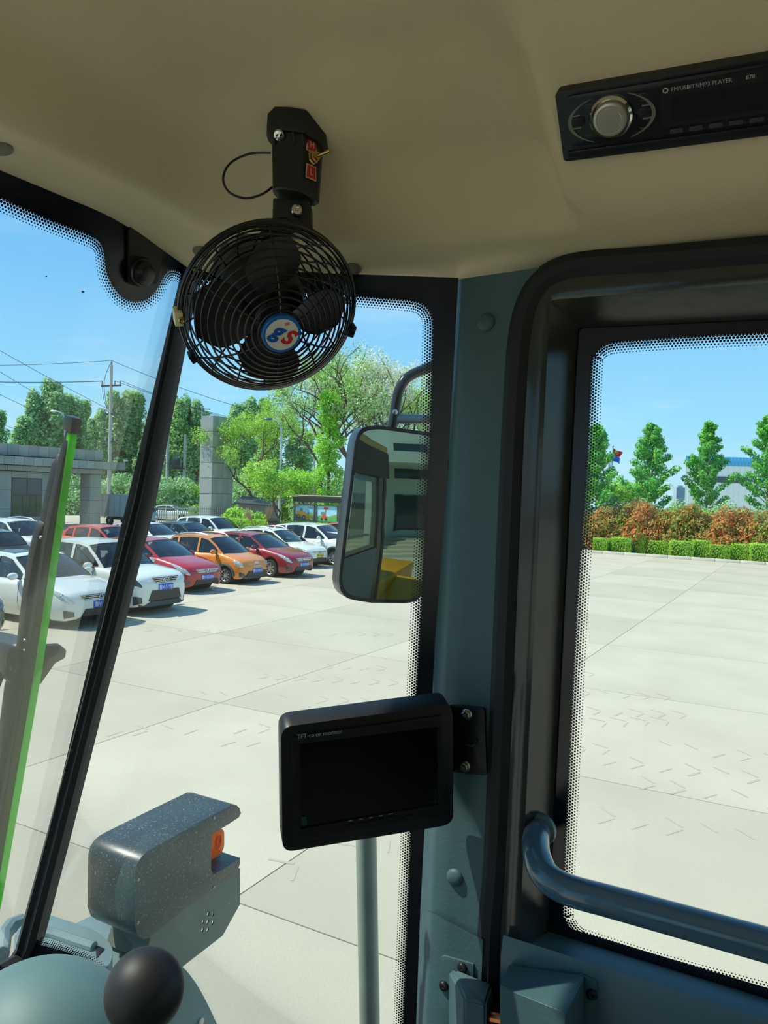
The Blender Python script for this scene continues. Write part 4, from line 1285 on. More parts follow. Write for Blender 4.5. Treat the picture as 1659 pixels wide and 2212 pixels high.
# ================================================================== retractable gate fence
M_fence = pm('fence_grey', (168, 174, 170), 0.45, 0.2)
fa, fb_ = at(336, 1100, 62), at(482, 1100, 67)
fa.z = fb_.z = 0
fen_ = tag(empty('gate_fence', (fa + fb_) / 2), 'grey metal picket gate between the truck and the pillar', 'fence')
fd = (fb_ - fa)
n_p = 34
for i in range(n_p + 1):
    p = fa + fd * (i / n_p)
    w = 0.10 if i % 9 == 0 else 0.055
    G().prism([p + Vector((-w / 2, -0.03, 0.06)), p + Vector((w / 2, -0.03, 0.06)), p + Vector((w / 2, -0.03, 1.50)), p + Vector((0, -0.03, 1.60)), p + Vector((-w / 2, -0.03, 1.50))], Vector((0, 0.05, 0))).build('post' if i % 9 == 0 else 'picket', M_fence, fen_)
for z in (0.18, 0.85, 1.38):
    G().tube([fa + UP * z, fb_ + UP * z], 0.03, 6).build('rail', M_fence, fen_)
for i in range(4):
    p = fa + fd * ((i + 0.5) / 4)
    G().lathe([(0.07, 0), (0.07, 0.06), (0.03, 0.06)], p, Vector((0, 1, 0)), 12).build('wheel', M_blk, fen_)
# ================================================================== posts, wires, lamps
M_pole = pm('concrete_pole', (176, 180, 172), 0.7, noise=(2, 0.08))
M_dkm = pm('dark_metal', (62, 66, 68), 0.45, 0.4)
M_wireo = pm('cable_dark', (58, 66, 74), 0.6)
def pole_at(px, py_top, d, px_b=None):
    t = at(px, py_top, d)
    b = at(px_b if px_b else px, 1090, d)
    return Vector((b.x * 0 + t.x, t.y, 0)), t
def utility(px, py, d, label, r=0.16):
    b, t = pole_at(px, py, d)
    e_ = tag(empty('utility_pole', b), label, 'utility pole')
    G().tube([b, t], [r * 1.25, r * 0.8], 10).build('shaft', M_pole, e_, smooth=True)
    return e_, b, t
ax_ = Vector((0.93, -0.37, 0))
up1, ub, ut = utility(241, 788, 72, 'tall concrete utility pole with cross arms behind the gatehouse')
pins = []
for dz, L in ((-0.15, 0.0), (-1.95, 2.3), (-4.6, 1.5), (-7.2, 1.2)):
    c = ut + UP * dz
    if L:
        cr2 = G().obox(c, ax_, Vector((-ax_.y, ax_.x, 0)), UP, (L, 0.12, 0.14)).build('cross_arm', M_dkm, up1)
        for s in (-1, 0.4, 1) if L > 2 else (-1, 1):
            p = c + ax_ * (s * L * 0.46)
            G().lathe([(0.05, 0), (0.09, 0.12), (0.05, 0.2), (0.09, 0.28), (0.03, 0.4)], p + UP * 0.06, UP, 10).build('insulator', pm('insulator_grey', (140, 150, 150), 0.3), cr2, smooth=True)
            pins.append(p + UP * 0.45)
    else:
        G().lathe([(0.06, 0), (0.1, 0.15), (0.06, 0.3), (0.02, 0.42)], ut, UP, 10).build('insulator', pm('insulator_grey', (140, 150, 150), 0.3), up1, smooth=True)
        pins.append(ut + UP * 0.4)
def wire(a, b, sag, label, r=0.022, n=14):
    pts = [a.lerp(b, k / n) - UP * (sag * 4 * (k / n) * (1 - k / n)) for k in range(n + 1)]
    return tag(G().tube(pts, r, 5).build('overhead_wire', M_wireo, smooth=True), label, 'wire', 'overhead wires')
wire(pins[0], at(-260, 786, 70), 0.3, 'topmost overhead wire running left from the tall utility pole')
wire(pins[1], at(-260, 812, 70), 0.3, 'heavier overhead wire running left from the upper cross arm', 0.035)
wire(pins[0], at(760, 935, 80), 0.8, 'topmost overhead wire running right from the tall utility pole')
wire(pins[2], at(760, 950, 80), 0.8, 'middle overhead wire running right from the upper cross arm')
wire(pins[3], at(760, 962, 80), 0.8, 'lowest overhead wire running right from the upper cross arm')
wire(pins[4], at(440, 985, 80), 0.6, 'overhead wire dropping right from the middle cross arm')
wire(pins[6], at(420, 1010, 80), 0.6, 'overhead wire dropping right from the lowest cross arm')
wire(at(-200, 640, 60), at(330, 930, 90), 0.4, 'thin overhead wire crossing the sky from the upper left')
wire(at(-160, 700, 58), at(180, 905, 88), 0.3, 'second thin overhead wire crossing the sky at the left')
wire(at(-120, 785, 58), at(110, 900, 85), 0.3, 'third thin overhead wire low at the left edge')
wire(at(-120, 860, 60), at(60, 935, 85), 0.2, 'lowest thin overhead wire at the left edge', 0.018)
# drop cables on the pole
dr = G().tube(smooth_line([pins[1], ut + ax_ * -0.9 - UP * 3.0, ut + ax_ * -0.5 - UP * 4.2, ut + ax_ * -0.7 - UP * 5.8, ut - UP * 7.0], 5), 0.025, 5).build('drop_cable', M_wireo, up1, smooth=True)
dr = G().tube(smooth_line([pins[0], ut + ax_ * -0.8 - UP * 1.4, ut + ax_ * -0.6 - UP * 3.4, ut + ax_ * -0.2 - UP * 4.6], 5), 0.025, 5).build('drop_cable', M_wireo, up1, smooth=True)
# transformer on two poles
e1_, b1_, t1_ = utility(364, 892, 84, 'left pole carrying the transformer behind the fence', 0.17)
e2_, b2_, t2_ = utility(400, 938, 84, 'right pole carrying the transformer behind the fence', 0.17)
tf = tag(empty('transformer', at(380, 1012, 84)), 'dark transformer box hung between two concrete poles', 'transformer')
G().tube([at(364, 1012, 84), at(400, 1012, 84)], 0.10, 6).build('support_beam', M_dkm, tf)
tb_ = G().obox(at(381, 1001, 84), Vector((1, 0, 0)), Vector((0, 1, 0)), UP, (0.95, 0.7, 0.95)).build('tank', M_dkm, tf, bevel=0.05)
for k in range(3):
    G().lathe([(0.06, 0), (0.09, 0.1), (0.04, 0.3)], at(375 + k * 6, 990, 84), UP, 8).build('bushing', pm('insulator_grey', (140, 150, 150), 0.3), tf, smooth=True)
e3_, b3_, t3_ = utility(437, 878, 90, 'thin pole with cross arms just left of the gate pillar', 0.12)
for dz in (-0.3, -2.2):
    G().obox(t3_ + UP * dz, Vector((1, 0, 0)), Vector((0, 1, 0)), UP, (1.9, 0.1, 0.1)).build('cross_arm', M_dkm, e3_)
# street lamps
def lamp(px, py, d, arm, label, hcol):
    t = at(px, py, d)
    b = Vector((t.x, t.y, 0))
    e_ = tag(empty('street_lamp', b), label, 'street lamp')
    G().tube([b, t], [0.10, 0.06], 10).build('post', pm('lamp_post', (196, 204, 200), 0.4, 0.2), e_, smooth=True)
    G().tube([b, b + UP * 1.0], 0.125, 10).build('painted_base', pm('lamp_blue', (40, 120, 190), 0.5), e_, smooth=True)
    a = smooth_line([t - UP * 0.5, t + Vector((arm * 0.15, 0, 0.25)), t + Vector((arm * 0.6, 0, 0.55)), t + Vector((arm, 0, 0.6))], 4)
    G().tube(a, 0.045, 8).build('arm', pm('lamp_post', (196, 204, 200), 0.4, 0.2), e_, smooth=True)
    G().ball(a[-1] + Vector((arm * 0.25, 0, 0.0)), (abs(arm) * 0.42, 0.16, 0.09), 14, 8).build('lamp_head', pm('lamp_head_%d' % hcol[0], hcol, 0.35), e_, smooth=True)
lamp(141, 905, 62, -0.75, 'curved street lamp above the gatehouse roof', (210, 225, 222))
lamp(608, 925, 52, -0.72, 'street lamp with dark head left of the big tree', (60, 90, 120))
lamp(680, 980, 70, -0.85, 'distant street lamp behind the notice board', (200, 212, 210))
# ================================================================== notice board with machine posters
M_nb = pm('board_metal', (120, 130, 128), 0.4, 0.5)
nA = at(638, 1100, 50)
nA.z = 0
nd = Vector((0.80, 0.60, 0)).normalized()
nd = (at(760, 1100, 47.0) - at(638, 1100, 50))
nd.z = 0
nd.normalize()
nn_ = Vector((nd.y, -nd.x, 0))
def np_(u, v, z):
    return nA + nd * u + nn_ * v + UP * z
nb_ = tag(empty('notice_board', np_(3, 0, 0)), 'roofed notice board with two machine posters behind the hedge', 'notice board')
G().prism([np_(-0.30, -0.5, 2.70), np_(6.9, -0.5, 2.70), np_(6.9, 0.45, 2.78), np_(-0.30, 0.45, 2.78)], UP * 0.05).build('roof', pm('board_roof', (205, 200, 190), 0.5), nb_)
G().prism([np_(-0.05, -0.3, 2.38), np_(6.8, -0.3, 2.38), np_(6.8, 0.2, 2.38), np_(-0.05, 0.2, 2.38)], UP * 0.32).build('fascia', pm('board_dark', (58, 66, 66), 0.5), nb_)
for u in (-0.05, 1.88, 3.85, 5.8):
    G().tube([np_(u, 0.05, 0), np_(u, 0.05, 2.4)], 0.05, 8).build('post', M_nb, nb_)
# flat prints
M_ps = pm('poster_sky', (90, 190, 235), 0.5, noise=(0.9, 0.1), alt=(190, 232, 245))
M_pg = pm('poster_hill', (150, 165, 95), 0.5, noise=(2, 0.15))
M_pgr = pm('poster_grass', (70, 190, 90), 0.5, noise=(2, 0.1))
M_po = pm('poster_orange', (240, 165, 55), 0.5)
M_pr = pm('poster_red', (225, 80, 60), 0.5)
M_pk = pm('poster_dark', (50, 58, 66), 0.5)
def panel(u0, u1, z0, z1):
    q_ = G().prism([np_(u0, 0.06, z0), np_(u1, 0.06, z0), np_(u1, 0.06, z1), np_(u0, 0.06, z1)], nn_ * 0.04).build('poster', M_ps, nb_)
    for a, b, c, d in ((u0 - 0.05, u1 + 0.05, z1, z1 + 0.07), (u0 - 0.05, u1 + 0.05, z0 - 0.07, z0), (u0 - 0.06, u0, z0, z1), (u1, u1 + 0.06, z0, z1)):
        G().prism([np_(a, 0.05, c), np_(b, 0.05, c), np_(b, 0.05, d), np_(a, 0.05, d)], nn_ * 0.08).build('poster_frame', M_nb, nb_)
    def fl(pts, mat, name, lay=1):
        return G().prism([np_(u0 + (u1 - u0) * a, 0.10, z0 + (z1 - z0) * b) for a, b in pts], nn_ * (0.004 * lay)).build(name, mat, q_)
    def disc(a, b, r, mat, name, lay):
        asp = (z1 - z0) / (u1 - u0)
        return fl([(a + r * asp * math.cos(t), b + r * math.sin(t)) for t in [2 * math.pi * k / 14 for k in range(14)]], mat, name, lay)
    return fl, disc
fl1, dc1 = panel(0.12, 1.75, 1.22, 2.16)
fl1([(0, 0), (1, 0), (1, 0.5), (0.85, 0.56), (0.65, 0.52), (0.5, 0.42), (0.3, 0.36), (0, 0.38)], M_pg, 'print_hill')
fl1([(0, 0), (0, 0.44), (0.12, 0.30), (0.5, 0.12), (0.66, 0.0)], pm('poster_shade', (96, 112, 100), 0.5), 'print_track', 2)
fl1([(0.06, 0.42), (0.07, 0.62), (0.20, 0.64), (0.40, 0.60), (0.52, 0.56), (0.60, 0.40), (0.72, 0.22), (0.62, 0.20), (0.50, 0.34), (0.30, 0.34), (0.20, 0.34)], M_po, 'print_machine', 3)
fl1([(0.60, 0.24), (0.70, 0.38), (0.78, 0.16), (0.70, 0.06), (0.64, 0.10)], M_po, 'print_bucket', 3)
fl1([(0.24, 0.60), (0.26, 0.80), (0.38, 0.82), (0.40, 0.58)], pm('poster_cab', (110, 150, 140), 0.5), 'print_cab', 4)
for a in (0.17, 0.48):
    dc1(a, 0.25 if a < 0.3 else 0.20, 0.15, M_pk, 'print_tyre', 4)
    dc1(a, 0.25 if a < 0.3 else 0.20, 0.08, M_po, 'print_hub', 5)
fl1([(0.02, 0.9), (0.18, 0.9), (0.18, 0.97), (0.02, 0.97)], M_pr, 'print_heading', 3)
fl1([(0.64, 0.88), (0.92, 0.84), (0.92, 0.88), (0.64, 0.92)], M_pr, 'print_heading', 3)
fl2, dc2 = panel(2.05, 3.72, 1.22, 2.16)
fl2([(0, 0), (1, 0), (1, 0.5), (0.6, 0.32), (0.3, 0.42), (0, 0.30)], M_pg, 'print_hill')
fl2([(0, 0), (1, 0), (1, 0.28), (0.5, 0.12), (0, 0.2)], M_pgr, 'print_grass', 2)
fl2([(0.25, 0.18), (0.28, 0.44), (0.42, 0.44), (0.50, 0.24), (0.48, 0.12)], M_pr, 'print_machine', 3)
fl2([(0.36, 0.44), (0.42, 0.80), (0.46, 0.80), (0.44, 0.42)], pm('poster_mast', (120, 130, 130), 0.5), 'print_mast', 3)
fl2([(0.32, 0.80), (0.36, 0.96), (0.54, 0.94), (0.58, 0.84), (0.48, 0.76)], M_pr, 'print_load', 3)
fl2([(0.18, 0.44), (0.20, 0.62), (0.36, 0.62), (0.36, 0.44)], pm('poster_cab', (110, 150, 140), 0.5), 'print_cab', 3)
for a, r in ((0.24, 0.09), (0.46, 0.12)):
    dc2(a, 0.14, r, M_pk, 'print_tyre', 4)
fl3, dc3 = panel(4.0, 5.67, 1.22, 2.16)
fl3([(0, 0), (1, 0), (1, 0.4), (0.5, 0.5), (0, 0.4)], M_pg, 'print_hill')
# low dark roofed hut left of the board
hut = tag(empty('low_hut', at(545, 1120, 64)), 'low dark roofed hut behind the shrubs right of the pillar', 'hut')
hA = at(516, 1090, 64)
hA.z = 0
G().prism([hA + Vector((0, 0, 0)), hA + Vector((3.2, 0.3, 0)), hA + Vector((3.2, 2.5, 0)), hA + Vector((0, 2.5, 0))], UP * 1.9).build('wall', pm('hut_wall', (110, 120, 118), 0.7), hut)
G().prism([hA + Vector((-0.3, -0.5, 1.9)), hA + Vector((3.5, -0.4, 1.7)), hA + Vector((3.5, 2.8, 2.3)), hA + Vector((-0.3, 2.8, 2.4))], UP * 0.12).build('roof', pm('hut_roof', (62, 74, 76), 0.6), hut)
# dustbin and two twig brooms
bn = at(592, 1125, 45)
bn.z = 0
bin_ = tag(empty('dustbin', bn), 'dark brown dustbin beside the hedge behind the cars', 'dustbin')
G().prism([bn + Vector((-0.30, -0.3, 0)), bn + Vector((0.30, -0.3, 0)), bn + Vector((0.30, 0.3, 0)), bn + Vector((-0.30, 0.3, 0))], UP * 1.25).build('body', pm('bin_brown', (70, 62, 58), 0.6), bin_, bevel=0.03)
G().prism([bn + Vector((-0.36, -0.36, 1.25)), bn + Vector((0.36, -0.36, 1.25)), bn + Vector((0.30, 0.36, 1.38)), bn + Vector((-0.30, 0.36, 1.38))], UP * 0.07).build('lid', pm('bin_lid', (52, 48, 48), 0.5), bin_, bevel=0.015)
G().prism([bn + Vector((-0.14, -0.31, 0.85)), bn + Vector((0.10, -0.31, 0.85)), bn + Vector((0.10, -0.31, 1.1)), bn + Vector((-0.14, -0.31, 1.1))], Vector((0, -0.01, 0))).build('red_notice', M_red, bin_)
M_twig = pm('twig_straw', (178, 150, 110), 0.8)
def broom(a, b, label):
    e_ = tag(empty('twig_broom', a), label, 'broom', 'twig brooms by the dustbin')
    G().tube([a, b], 0.02, 6).build('handle', pm('broom_handle', (150, 110, 80), 0.7), e_)
    g = G()
    d = (b - a).normalized()
    for k in range(60):
        w = Vector((rng.uniform(-1, 1), rng.uniform(-1, 1), rng.uniform(-1, 1))) * 0.24
        g.tube([b - d * 0.1, b + d * rng.uniform(0.45, 0.75) + w], [0.012, 0.006], 4)
    o = g.build('bristles', M_twig, e_)
    o['kind'] = 'stuff'
broom(bn + Vector((-0.62, -0.1, 0)), bn + Vector((-0.40, 0.0, 1.35)), 'upright twig broom leaning on the dustbin')
broom(bn + Vector((-0.72, 0.5, 0)), bn + Vector((-1.45, 0.7, 1.25)), 'slanting twig broom left of the dustbin')
# ================================================================== right side: factory, flags, kerb
M_fwall = pm('factory_white', (240, 248, 240), 0.6)
M_fblue = pm('factory_blue', (96, 190, 235), 0.5)
fA = at(1479, 1080, 100)
fA.z = 0
fdx = Vector((1, 0.02, 0)).normalized()
fz = at(1482, 985, 100).z
fz1 = at(1482, 1004, 100).z
fac = tag(empty('factory_hall', fA), 'white corrugated factory hall with blue roof edge beyond the trees', 'building')
G().prism([fA, fA + fdx * 60, fA + fdx * 60 + Vector((20, 40, 0)), fA + Vector((20, 40, 0))], UP * fz1).build('wall', M_fwall, fac)
for k in range(26):
    c = fA + fdx * (0.4 + k * 0.75) + Vector((0, -0.03, fz1 / 2))
    G().box(c, (0.10, 0.10, fz1)).build('wall_rib', M_fwall, fac)
be = G().prism([fA + Vector((-0.1, -0.15, fz1)), fA + fdx * 60 + Vector((0, -0.15, fz1)), fA + fdx * 60 + Vector((20, 40, fz1)), fA + Vector((20, 40, fz1))], UP * (fz - fz1)).build('roof_edge', M_fblue, fac)
for k in range(40):
    c = fA + fdx * (0.1 + k * 0.45) + Vector((0, -0.2, (fz + fz1) / 2))
    G().box(c, (0.07, 0.08, fz - fz1)).build('roof_rib', M_fblue, be)
wz0, wz1 = at(1570, 1043, 100).z, at(1570, 1030, 100).z
wx0 = (at(1504, 1036, 100) - fA).x
for k in range(11):
    x0 = wx0 + k * 0.66
    w_ = G().box(fA + fdx * (x0 + 0.33) + Vector((0, -0.06, (wz0 + wz1) / 2)), (0.60, 0.12, wz1 - wz0)).build('window', pm('window_grey', (120, 130, 128), 0.4), fac)
    G().box(fA + fdx * (x0 + 0.33) + Vector((0, -0.14, (wz0 + wz1) / 2)), (0.52, 0.04, (wz1 - wz0) * 0.88)).build('pane', M_win, w_)
tw = at(1467, 1064, 180)
tob = tag(empty('far_tower', Vector((tw.x, tw.y, 0))), 'tiny pale tower block far behind the hedge left of the factory', 'building')
G().box((tw.x, tw.y, tw.z / 2 + 0.6), (2.0, 2, tw.z + 1.2)).build('block', pm('tower_pale', (170, 190, 195), 0.8), tob)
G().box((tw.x, tw.y, tw.z + 1.4), (1.2, 1.2, 0.5)).build('roof_box', pm('tower_pale', (170, 190, 195), 0.8), tob)
e4_, b4_, t4_ = utility(1375, 1019, 120, 'thin far utility pole between the flag and the second tree', 0.14)
G().obox(t4_ - UP * 0.3, Vector((1, 0, 0)), Vector((0, 1, 0)), UP, (1.6, 0.1, 0.1)).build('cross_arm', M_dkm, e4_)
G().obox(t4_ - UP * 2.9, Vector((1, 0, 0)), Vector((0, 1, 0)), UP, (5.6, 0.08, 0.1)).build('cross_arm', M_dkm, e4_)
# flagpoles and flags
M_fp = pm('flagpole_grey', (190, 196, 198), 0.35, 0.4)
FD = 60
for (xt, yt, xb, lab) in ((1318, 975, 1313, 'middle flagpole carrying the blue flag'), (1324, 964, 1319, 'tallest flagpole carrying the red flag'), (1316, 985, 1311, 'shortest bare flagpole beside the two flags')):
    t = at(xt, yt, FD if 'blue' not in lab else FD - 0.6)
    b = at(xb, 1085, FD)
    b = Vector((b.x, t.y, 0))
    e_ = tag(empty('flagpole', b), lab, 'flagpole')
    G().tube([b, t], [0.07, 0.04], 8).build('pole', M_fp, e_, smooth=True)
    G().ball(t, 0.08, 10, 6).build('finial', M_fp, e_, smooth=True)
def flag(x0, y0, pts, mat, label, d):
    """cloth surface hanging from its pole, rippled in depth"""
    rows = []
    (ax0, ay0), (ax1, ay1), (bx1, by1), (bx0, by0) = pts
    for i in range(9):
        s = i / 8
        row = []
        for j in range(13):
            t = j / 12
            x = (ax0 * (1 - t) + ax1 * t) * (1 - s) + (bx0 * (1 - t) + bx1 * t) * s
            y = (ay0 * (1 - t) + ay1 * t) * (1 - s) + (by0 * (1 - t) + by1 * t) * s + 1.6 * math.sin(t * 5 + s)
            row.append(at(x, y, d + 0.10 * math.sin(t * 9 + s * 3) * t))
        rows.append(row)
    g = G().grid(rows)
    g.grid([[p + Vector((0, 0.012, 0)) for p in r] for r in rows])
    o = g.build('flag', mat, smooth=True)
    return tag(o, label, 'flag'), rows
fo_, rows = flag(0, 0, ((1324, 967), (1346, 979), (1337, 990), (1323, 983)), pm('flag_red', (222, 52, 48), 0.7, trans=0.3), 'red flag with yellow stars flying from the tallest pole', FD)
M_star = pm('flag_star_yellow', (245, 215, 70), 0.6)
def star(c, r, ex, ey, parent):
    pts = [c + ex * (math.sin(k * math.pi / 5) * (r if k % 2 == 0 else r * 0.42)) + ey * (math.cos(k * math.pi / 5) * (r if k % 2 == 0 else r * 0.42)) for k in range(10)]
    G().prism(pts, Vector((0, -0.01, 0))).build('star', M_star, parent)
star(at(1330.5, 976, FD - 0.12), 0.16, Vector((1, 0, 0)), UP, fo_)
for x, y in ((1334, 974), (1335.5, 976.5), (1335.5, 979), (1333.5, 981)):
    star(at(x, y, FD - 0.14), 0.05, Vector((1, 0, 0)), UP, fo_)
flag(0, 0, ((1318.5, 976), (1340, 992), (1338, 1003), (1319, 992)), pm('flag_blue', (50, 130, 235), 0.7, trans=0.3), 'blue flag hanging just below the red one', FD - 0.6)
# kerb
KA, KB = ground(1258, 1193), ground(1659, 1221)
kd = (KB - KA).normalized()
kn_ = Vector((-kd.y, kd.x, 0))
if kn_.y < 0:
    kn_ = -kn_
kb = empty('kerb', KA)
tag(kb, kind='structure')
M_kerb = pm('kerb_stone', (206, 204, 188), 0.8, noise=(2, 0.08))
km = G().prism([Vector((0, 0, 0)), kd * 1.18, kd * 1.18 + kn_ * 0.16, kn_ * 0.16], UP * 0.15).mesh('kerb_stone', M_kerb, bevel=0.012)
for k in range(-16, 26):
    o = link('kerb_stone', km, kb, True)
    o.location = kd * (k * 1.2)
sb = G().prism([KA + kd * -20 + kn_ * 0.16, KA + kd * 32 + kn_ * 0.16, KA + kd * 32 + kn_ * 30, KA + kd * -20 + kn_ * 30], UP * 0.08).build('planting_bed', pm('soil', (110, 96, 74), 0.95, noise=(3, 0.2)))
tag(sb, kind='structure')
# ================================================================== office block behind the viewpoint (only seen in the mirror)
ob = tag(empty('office_block', Vector((9, -14, 0))), 'pale office front with steps behind the viewpoint', 'building')
M_ob = pm('office_cream', (196, 206, 196), 0.7, noise=(0.7, 0.05))
OB = Vector((2, -13, 0))
ou = Vector((0.87, 0.49, 0)).normalized()
on = Vector((-ou.y, ou.x, 0))
def op(u, v, z):
    return OB + ou * u + on * v + UP * z
G().prism([op(-14, 0, 0), op(26, 0, 0), op(26, -9, 0), op(-14, -9, 0)], UP * 11).build('wall', M_ob, ob)
for k in range(5):
    G().prism([op(-8, 0, 0), op(16, 0, 0), op(16, 2.4 - k * 0.42, 0), op(-8, 2.4 - k * 0.42, 0)], UP * (0.16 * (k + 1))).build('step', pm('step_stone', (190, 182, 160), 0.8), ob)
for k in range(9):
    for z in (1.2, 4.4, 7.6):
        w_ = G().prism([op(-12 + k * 4, 0, z), op(-9.6 + k * 4, 0, z), op(-9.6 + k * 4, 0, z + 2.2), op(-12 + k * 4, 0, z + 2.2)], on * 0.06).build('window', M_fr, ob)
        G().prism([op(-11.9 + k * 4, 0.06, z + 0.1), op(-9.7 + k * 4, 0.06, z + 0.1), op(-9.7 + k * 4, 0.06, z + 2.1), op(-11.9 + k * 4, 0.06, z + 2.1)], on * 0.02).build('pane', M_win, w_)
for k in range(4):
    G().prism([op(-6 + k * 6, 1.2, 0), op(-5.2 + k * 6, 1.2, 0), op(-5.2 + k * 6, 2.0, 0), op(-6 + k * 6, 2.0, 0)], UP * 5).build('column', M_ob, ob, bevel=0.03)
G().prism([op(-8, 0, 5), op(16, 0, 5), op(16, 2.4, 5), op(-8, 2.4, 5)], UP * 0.6).build('canopy', M_ob, ob)
# ================================================================== cars
M_tyre = pm('tyre_rubber', (34, 35, 36), 0.8)
M_rim = pm('alloy_silver', (196, 198, 198), 0.3, 0.8)
M_cglass = glass('car_glass', (0.34, 0.44, 0.46), 2.2)
M_clad = pm('cladding_grey', (70, 76, 78), 0.7)
M_lamp = pm('headlamp_clear', (205, 214, 214), 0.06, 0.3, coat=1.0)
M_lampd = pm('headlamp_dark', (50, 54, 58), 0.08, 0.3, coat=1.0)
M_tail = pm('tail_red', (170, 20, 22), 0.15, coat=0.8)
M_plate = pm('plate_blue', (30, 92, 190), 0.4)
M_ply = pm('plate_yellow', (225, 200, 90), 0.4)
M_pltx = pm('plate_text', (235, 240, 245), 0.4)
M_cabin = pm('cabin_dark', (48, 52, 54), 0.8)
M_seatc = pm('car_seat', (86, 84, 80), 0.8)
M_grl = pm('grille_dark', (30, 34, 36), 0.35)
M_chr = pm('car_chrome', (210, 214, 216), 0.15, 1.0)
def paint(name, c, metal=0.0):
    return pm(name, c, 0.32, metal, noise=(1.5, 0.03), coat=0.8)
def interp(x, pts):
    return float(np.interp(x, [p[0] for p in pts], [p[1] for p in pts]))
PLATE_CACHE = {}
def car(label, loc, heading, P, mat, plate=None, group=None, lamp_mat=None, badge=None, clad=False, rails=False, arch=False, spokes=10, cat='car', detail=2, mirror_mat=None, ply=None, sunroof=False, taillift=False):
    L, W, H = P['L'], P['W'], P['H']
    zb, zc = P['belt'], P['clear']
    top = P['top']                     # lower body top line (s from the front, z)
    wx = P['wheels']
    wr = P['wr']
    lamp_mat = lamp_mat or M_lamp
    root = empty('car', loc, heading)
    tag(root, label, cat, group)
    Wd = W / 2
    X_ = lambda s: L * (0.5 - s)
    def hw(s):
        k = interp(s, [(0, 0.74), (0.012, 0.82), (0.035, 0.895), (0.075, 0.955), (0.13, 0.99), (0.2, 1), (0.85, 1), (0.93, 0.97), (0.975, 0.92), (1, 0.84)])
        return Wd * k
    xs = sorted(set([0, 0.006, 0.012, 0.022, 0.035, 0.05, 0.075] + [round(0.1 + 0.02 * i, 4) for i in range(44)] + [0.975, 0.988, 1.0] +
                    [w + a * wr * 1.16 / L for w in wx for a in (-1.0, -0.97, -0.9, -0.8, -0.65, -0.45, -0.2, 0, 0.2, 0.45, 0.65, 0.8, 0.9, 0.97, 1.0)]))
    ra_ = wr * 1.16
    def zbot(s):
        z = zc + 0.05 * max(0, 1 - s / 0.04) + 0.08 * max(0, (s - 0.95) / 0.05)
        for w in wx:
            d = (s - w) * L
            if abs(d) < ra_:
                z = max(z, wr + math.sqrt(max(0, ra_ * ra_ - d * d)))
        return z
    def sec(s):
        w, zt, z0 = hw(s), interp(s, top), zbot(s)
        crown = 0.035 if s < P['cowl'] else 0.02
        z1 = z0 + 0.05
        z2 = max(zc + (zt - zc) * 0.50, z1 + 0.03)
        z3 = max(zt - 0.13, z2 + 0.03)
        inset = 0.0
        pts = [(w * 0.90, z0), (w * 0.965, z1), (w, z2), (w * 0.985, z3), (w * 0.955, max(zt - 0.045, z3 + 0.01)), (w * 0.88, zt), (w * 0.62, zt + crown * 0.7), (w * 0.3, zt + crown), (0, zt + crown * 1.05)]
        return pts
    def surf(s, v, side, off=0.0):
        p = sec(s)
        i = min(int(v), len(p) - 2)
        t = v - i
        y = p[i][0] * (1 - t) + p[i + 1][0] * t
        z = p[i][1] * (1 - t) + p[i + 1][1] * t
        return Vector((X_(s), side * (y + off * 0.8), z + off * 0.25)) + Vector((off * max(0, 1 - s / 0.12) * 0.8, 0, 0))
    # ---- lower body
    rows = []
    for s in xs:
        p = sec(s)
        r = [Vector((X_(s), -y, z)) for y, z in p] + [Vector((X_(s), y, z)) for y, z in reversed(p[:-1])]
        rows.append(r)
    g = G()
    n = len(rows[0])
    base = 0
    v = [p for r in rows for p in r]
    f = []
    for i in range(len(rows) - 1):
        mid = (xs[i] + xs[i + 1]) / 2
        for k in range(n - 1):
            if P['cowl'] + 0.02 < mid < P['rbase'] - 0.015 and 5 <= k <= n - 7:
                continue
            f.append((i * n + k, i * n + k + 1, (i + 1) * n + k + 1, (i + 1) * n + k))
    g.add(v, f)
    for row, sg, bulge in ((rows[0], 1, 0.07), (rows[-1], -1, 0.05)):
        c = sum(row, Vector()) / len(row)
        r2 = [c + (p - c) * 0.82 + Vector((sg * bulge * 0.7, 0, 0)) for p in row]
        r3 = [c + (p - c) * 0.45 + Vector((sg * bulge, 0, 0)) for p in row]
        g.grid([row, r2, r3])
        g.add(r3 + [c + Vector((sg * bulge, 0, 0))], [(k, k + 1, len(r3)) for k in range(len(r3) - 1)])
    body = g.build('body', mat, root, smooth=True, local=True, angle=45)
    fx = L / 2 + 0.062                  # face of the nose
    # underside
    G().box((0, 0, zc + 0.12), (L * 0.94, W * 0.78, 0.12)).build('underside', M_grl, root, local=True)
    # ---- greenhouse
    roofl = P['roof']                   # roof edge line: windscreen base, windscreen top, ..., rear window base
    sA, sT, sR, sB = P['cowl'], P['wtop'], P['rtop'], P['rbase']
    def zroof(s):
        return interp(s, roofl)
    zmax = max(z for _, z in roofl)
    yb_, yt_ = Wd * 0.90, Wd * P.get('tumble', 0.70)
    def ysid(z, s):
        t = max(0, min(1.05, (z - zb) / (zmax - zb)))
        k = 1 - 0.10 * abs((s - 0.55) / 0.45) ** 2.5
        return (yb_ + (yt_ - yb_) * t) * k
    def belt(s):
        return interp(s, top) - 0.01
    ss = [sA + (sB - sA) * i / 40 for i in range(41)] + [sT, sR]
    ss = sorted(set(ss))
    rs_ = [s for s in ss if sT <= s <= sR]
    rows = []
    for s in rs_:
        z = zroof(s)
        ye = ysid(z, s)
        rows.append([Vector((X_(s), ye * a, z + 0.045 * (1 - a * a))) for a in (-1, -0.93, -0.8, -0.55, -0.25, 0, 0.25, 0.55, 0.8, 0.93, 1)])
    g = G().grid(rows)
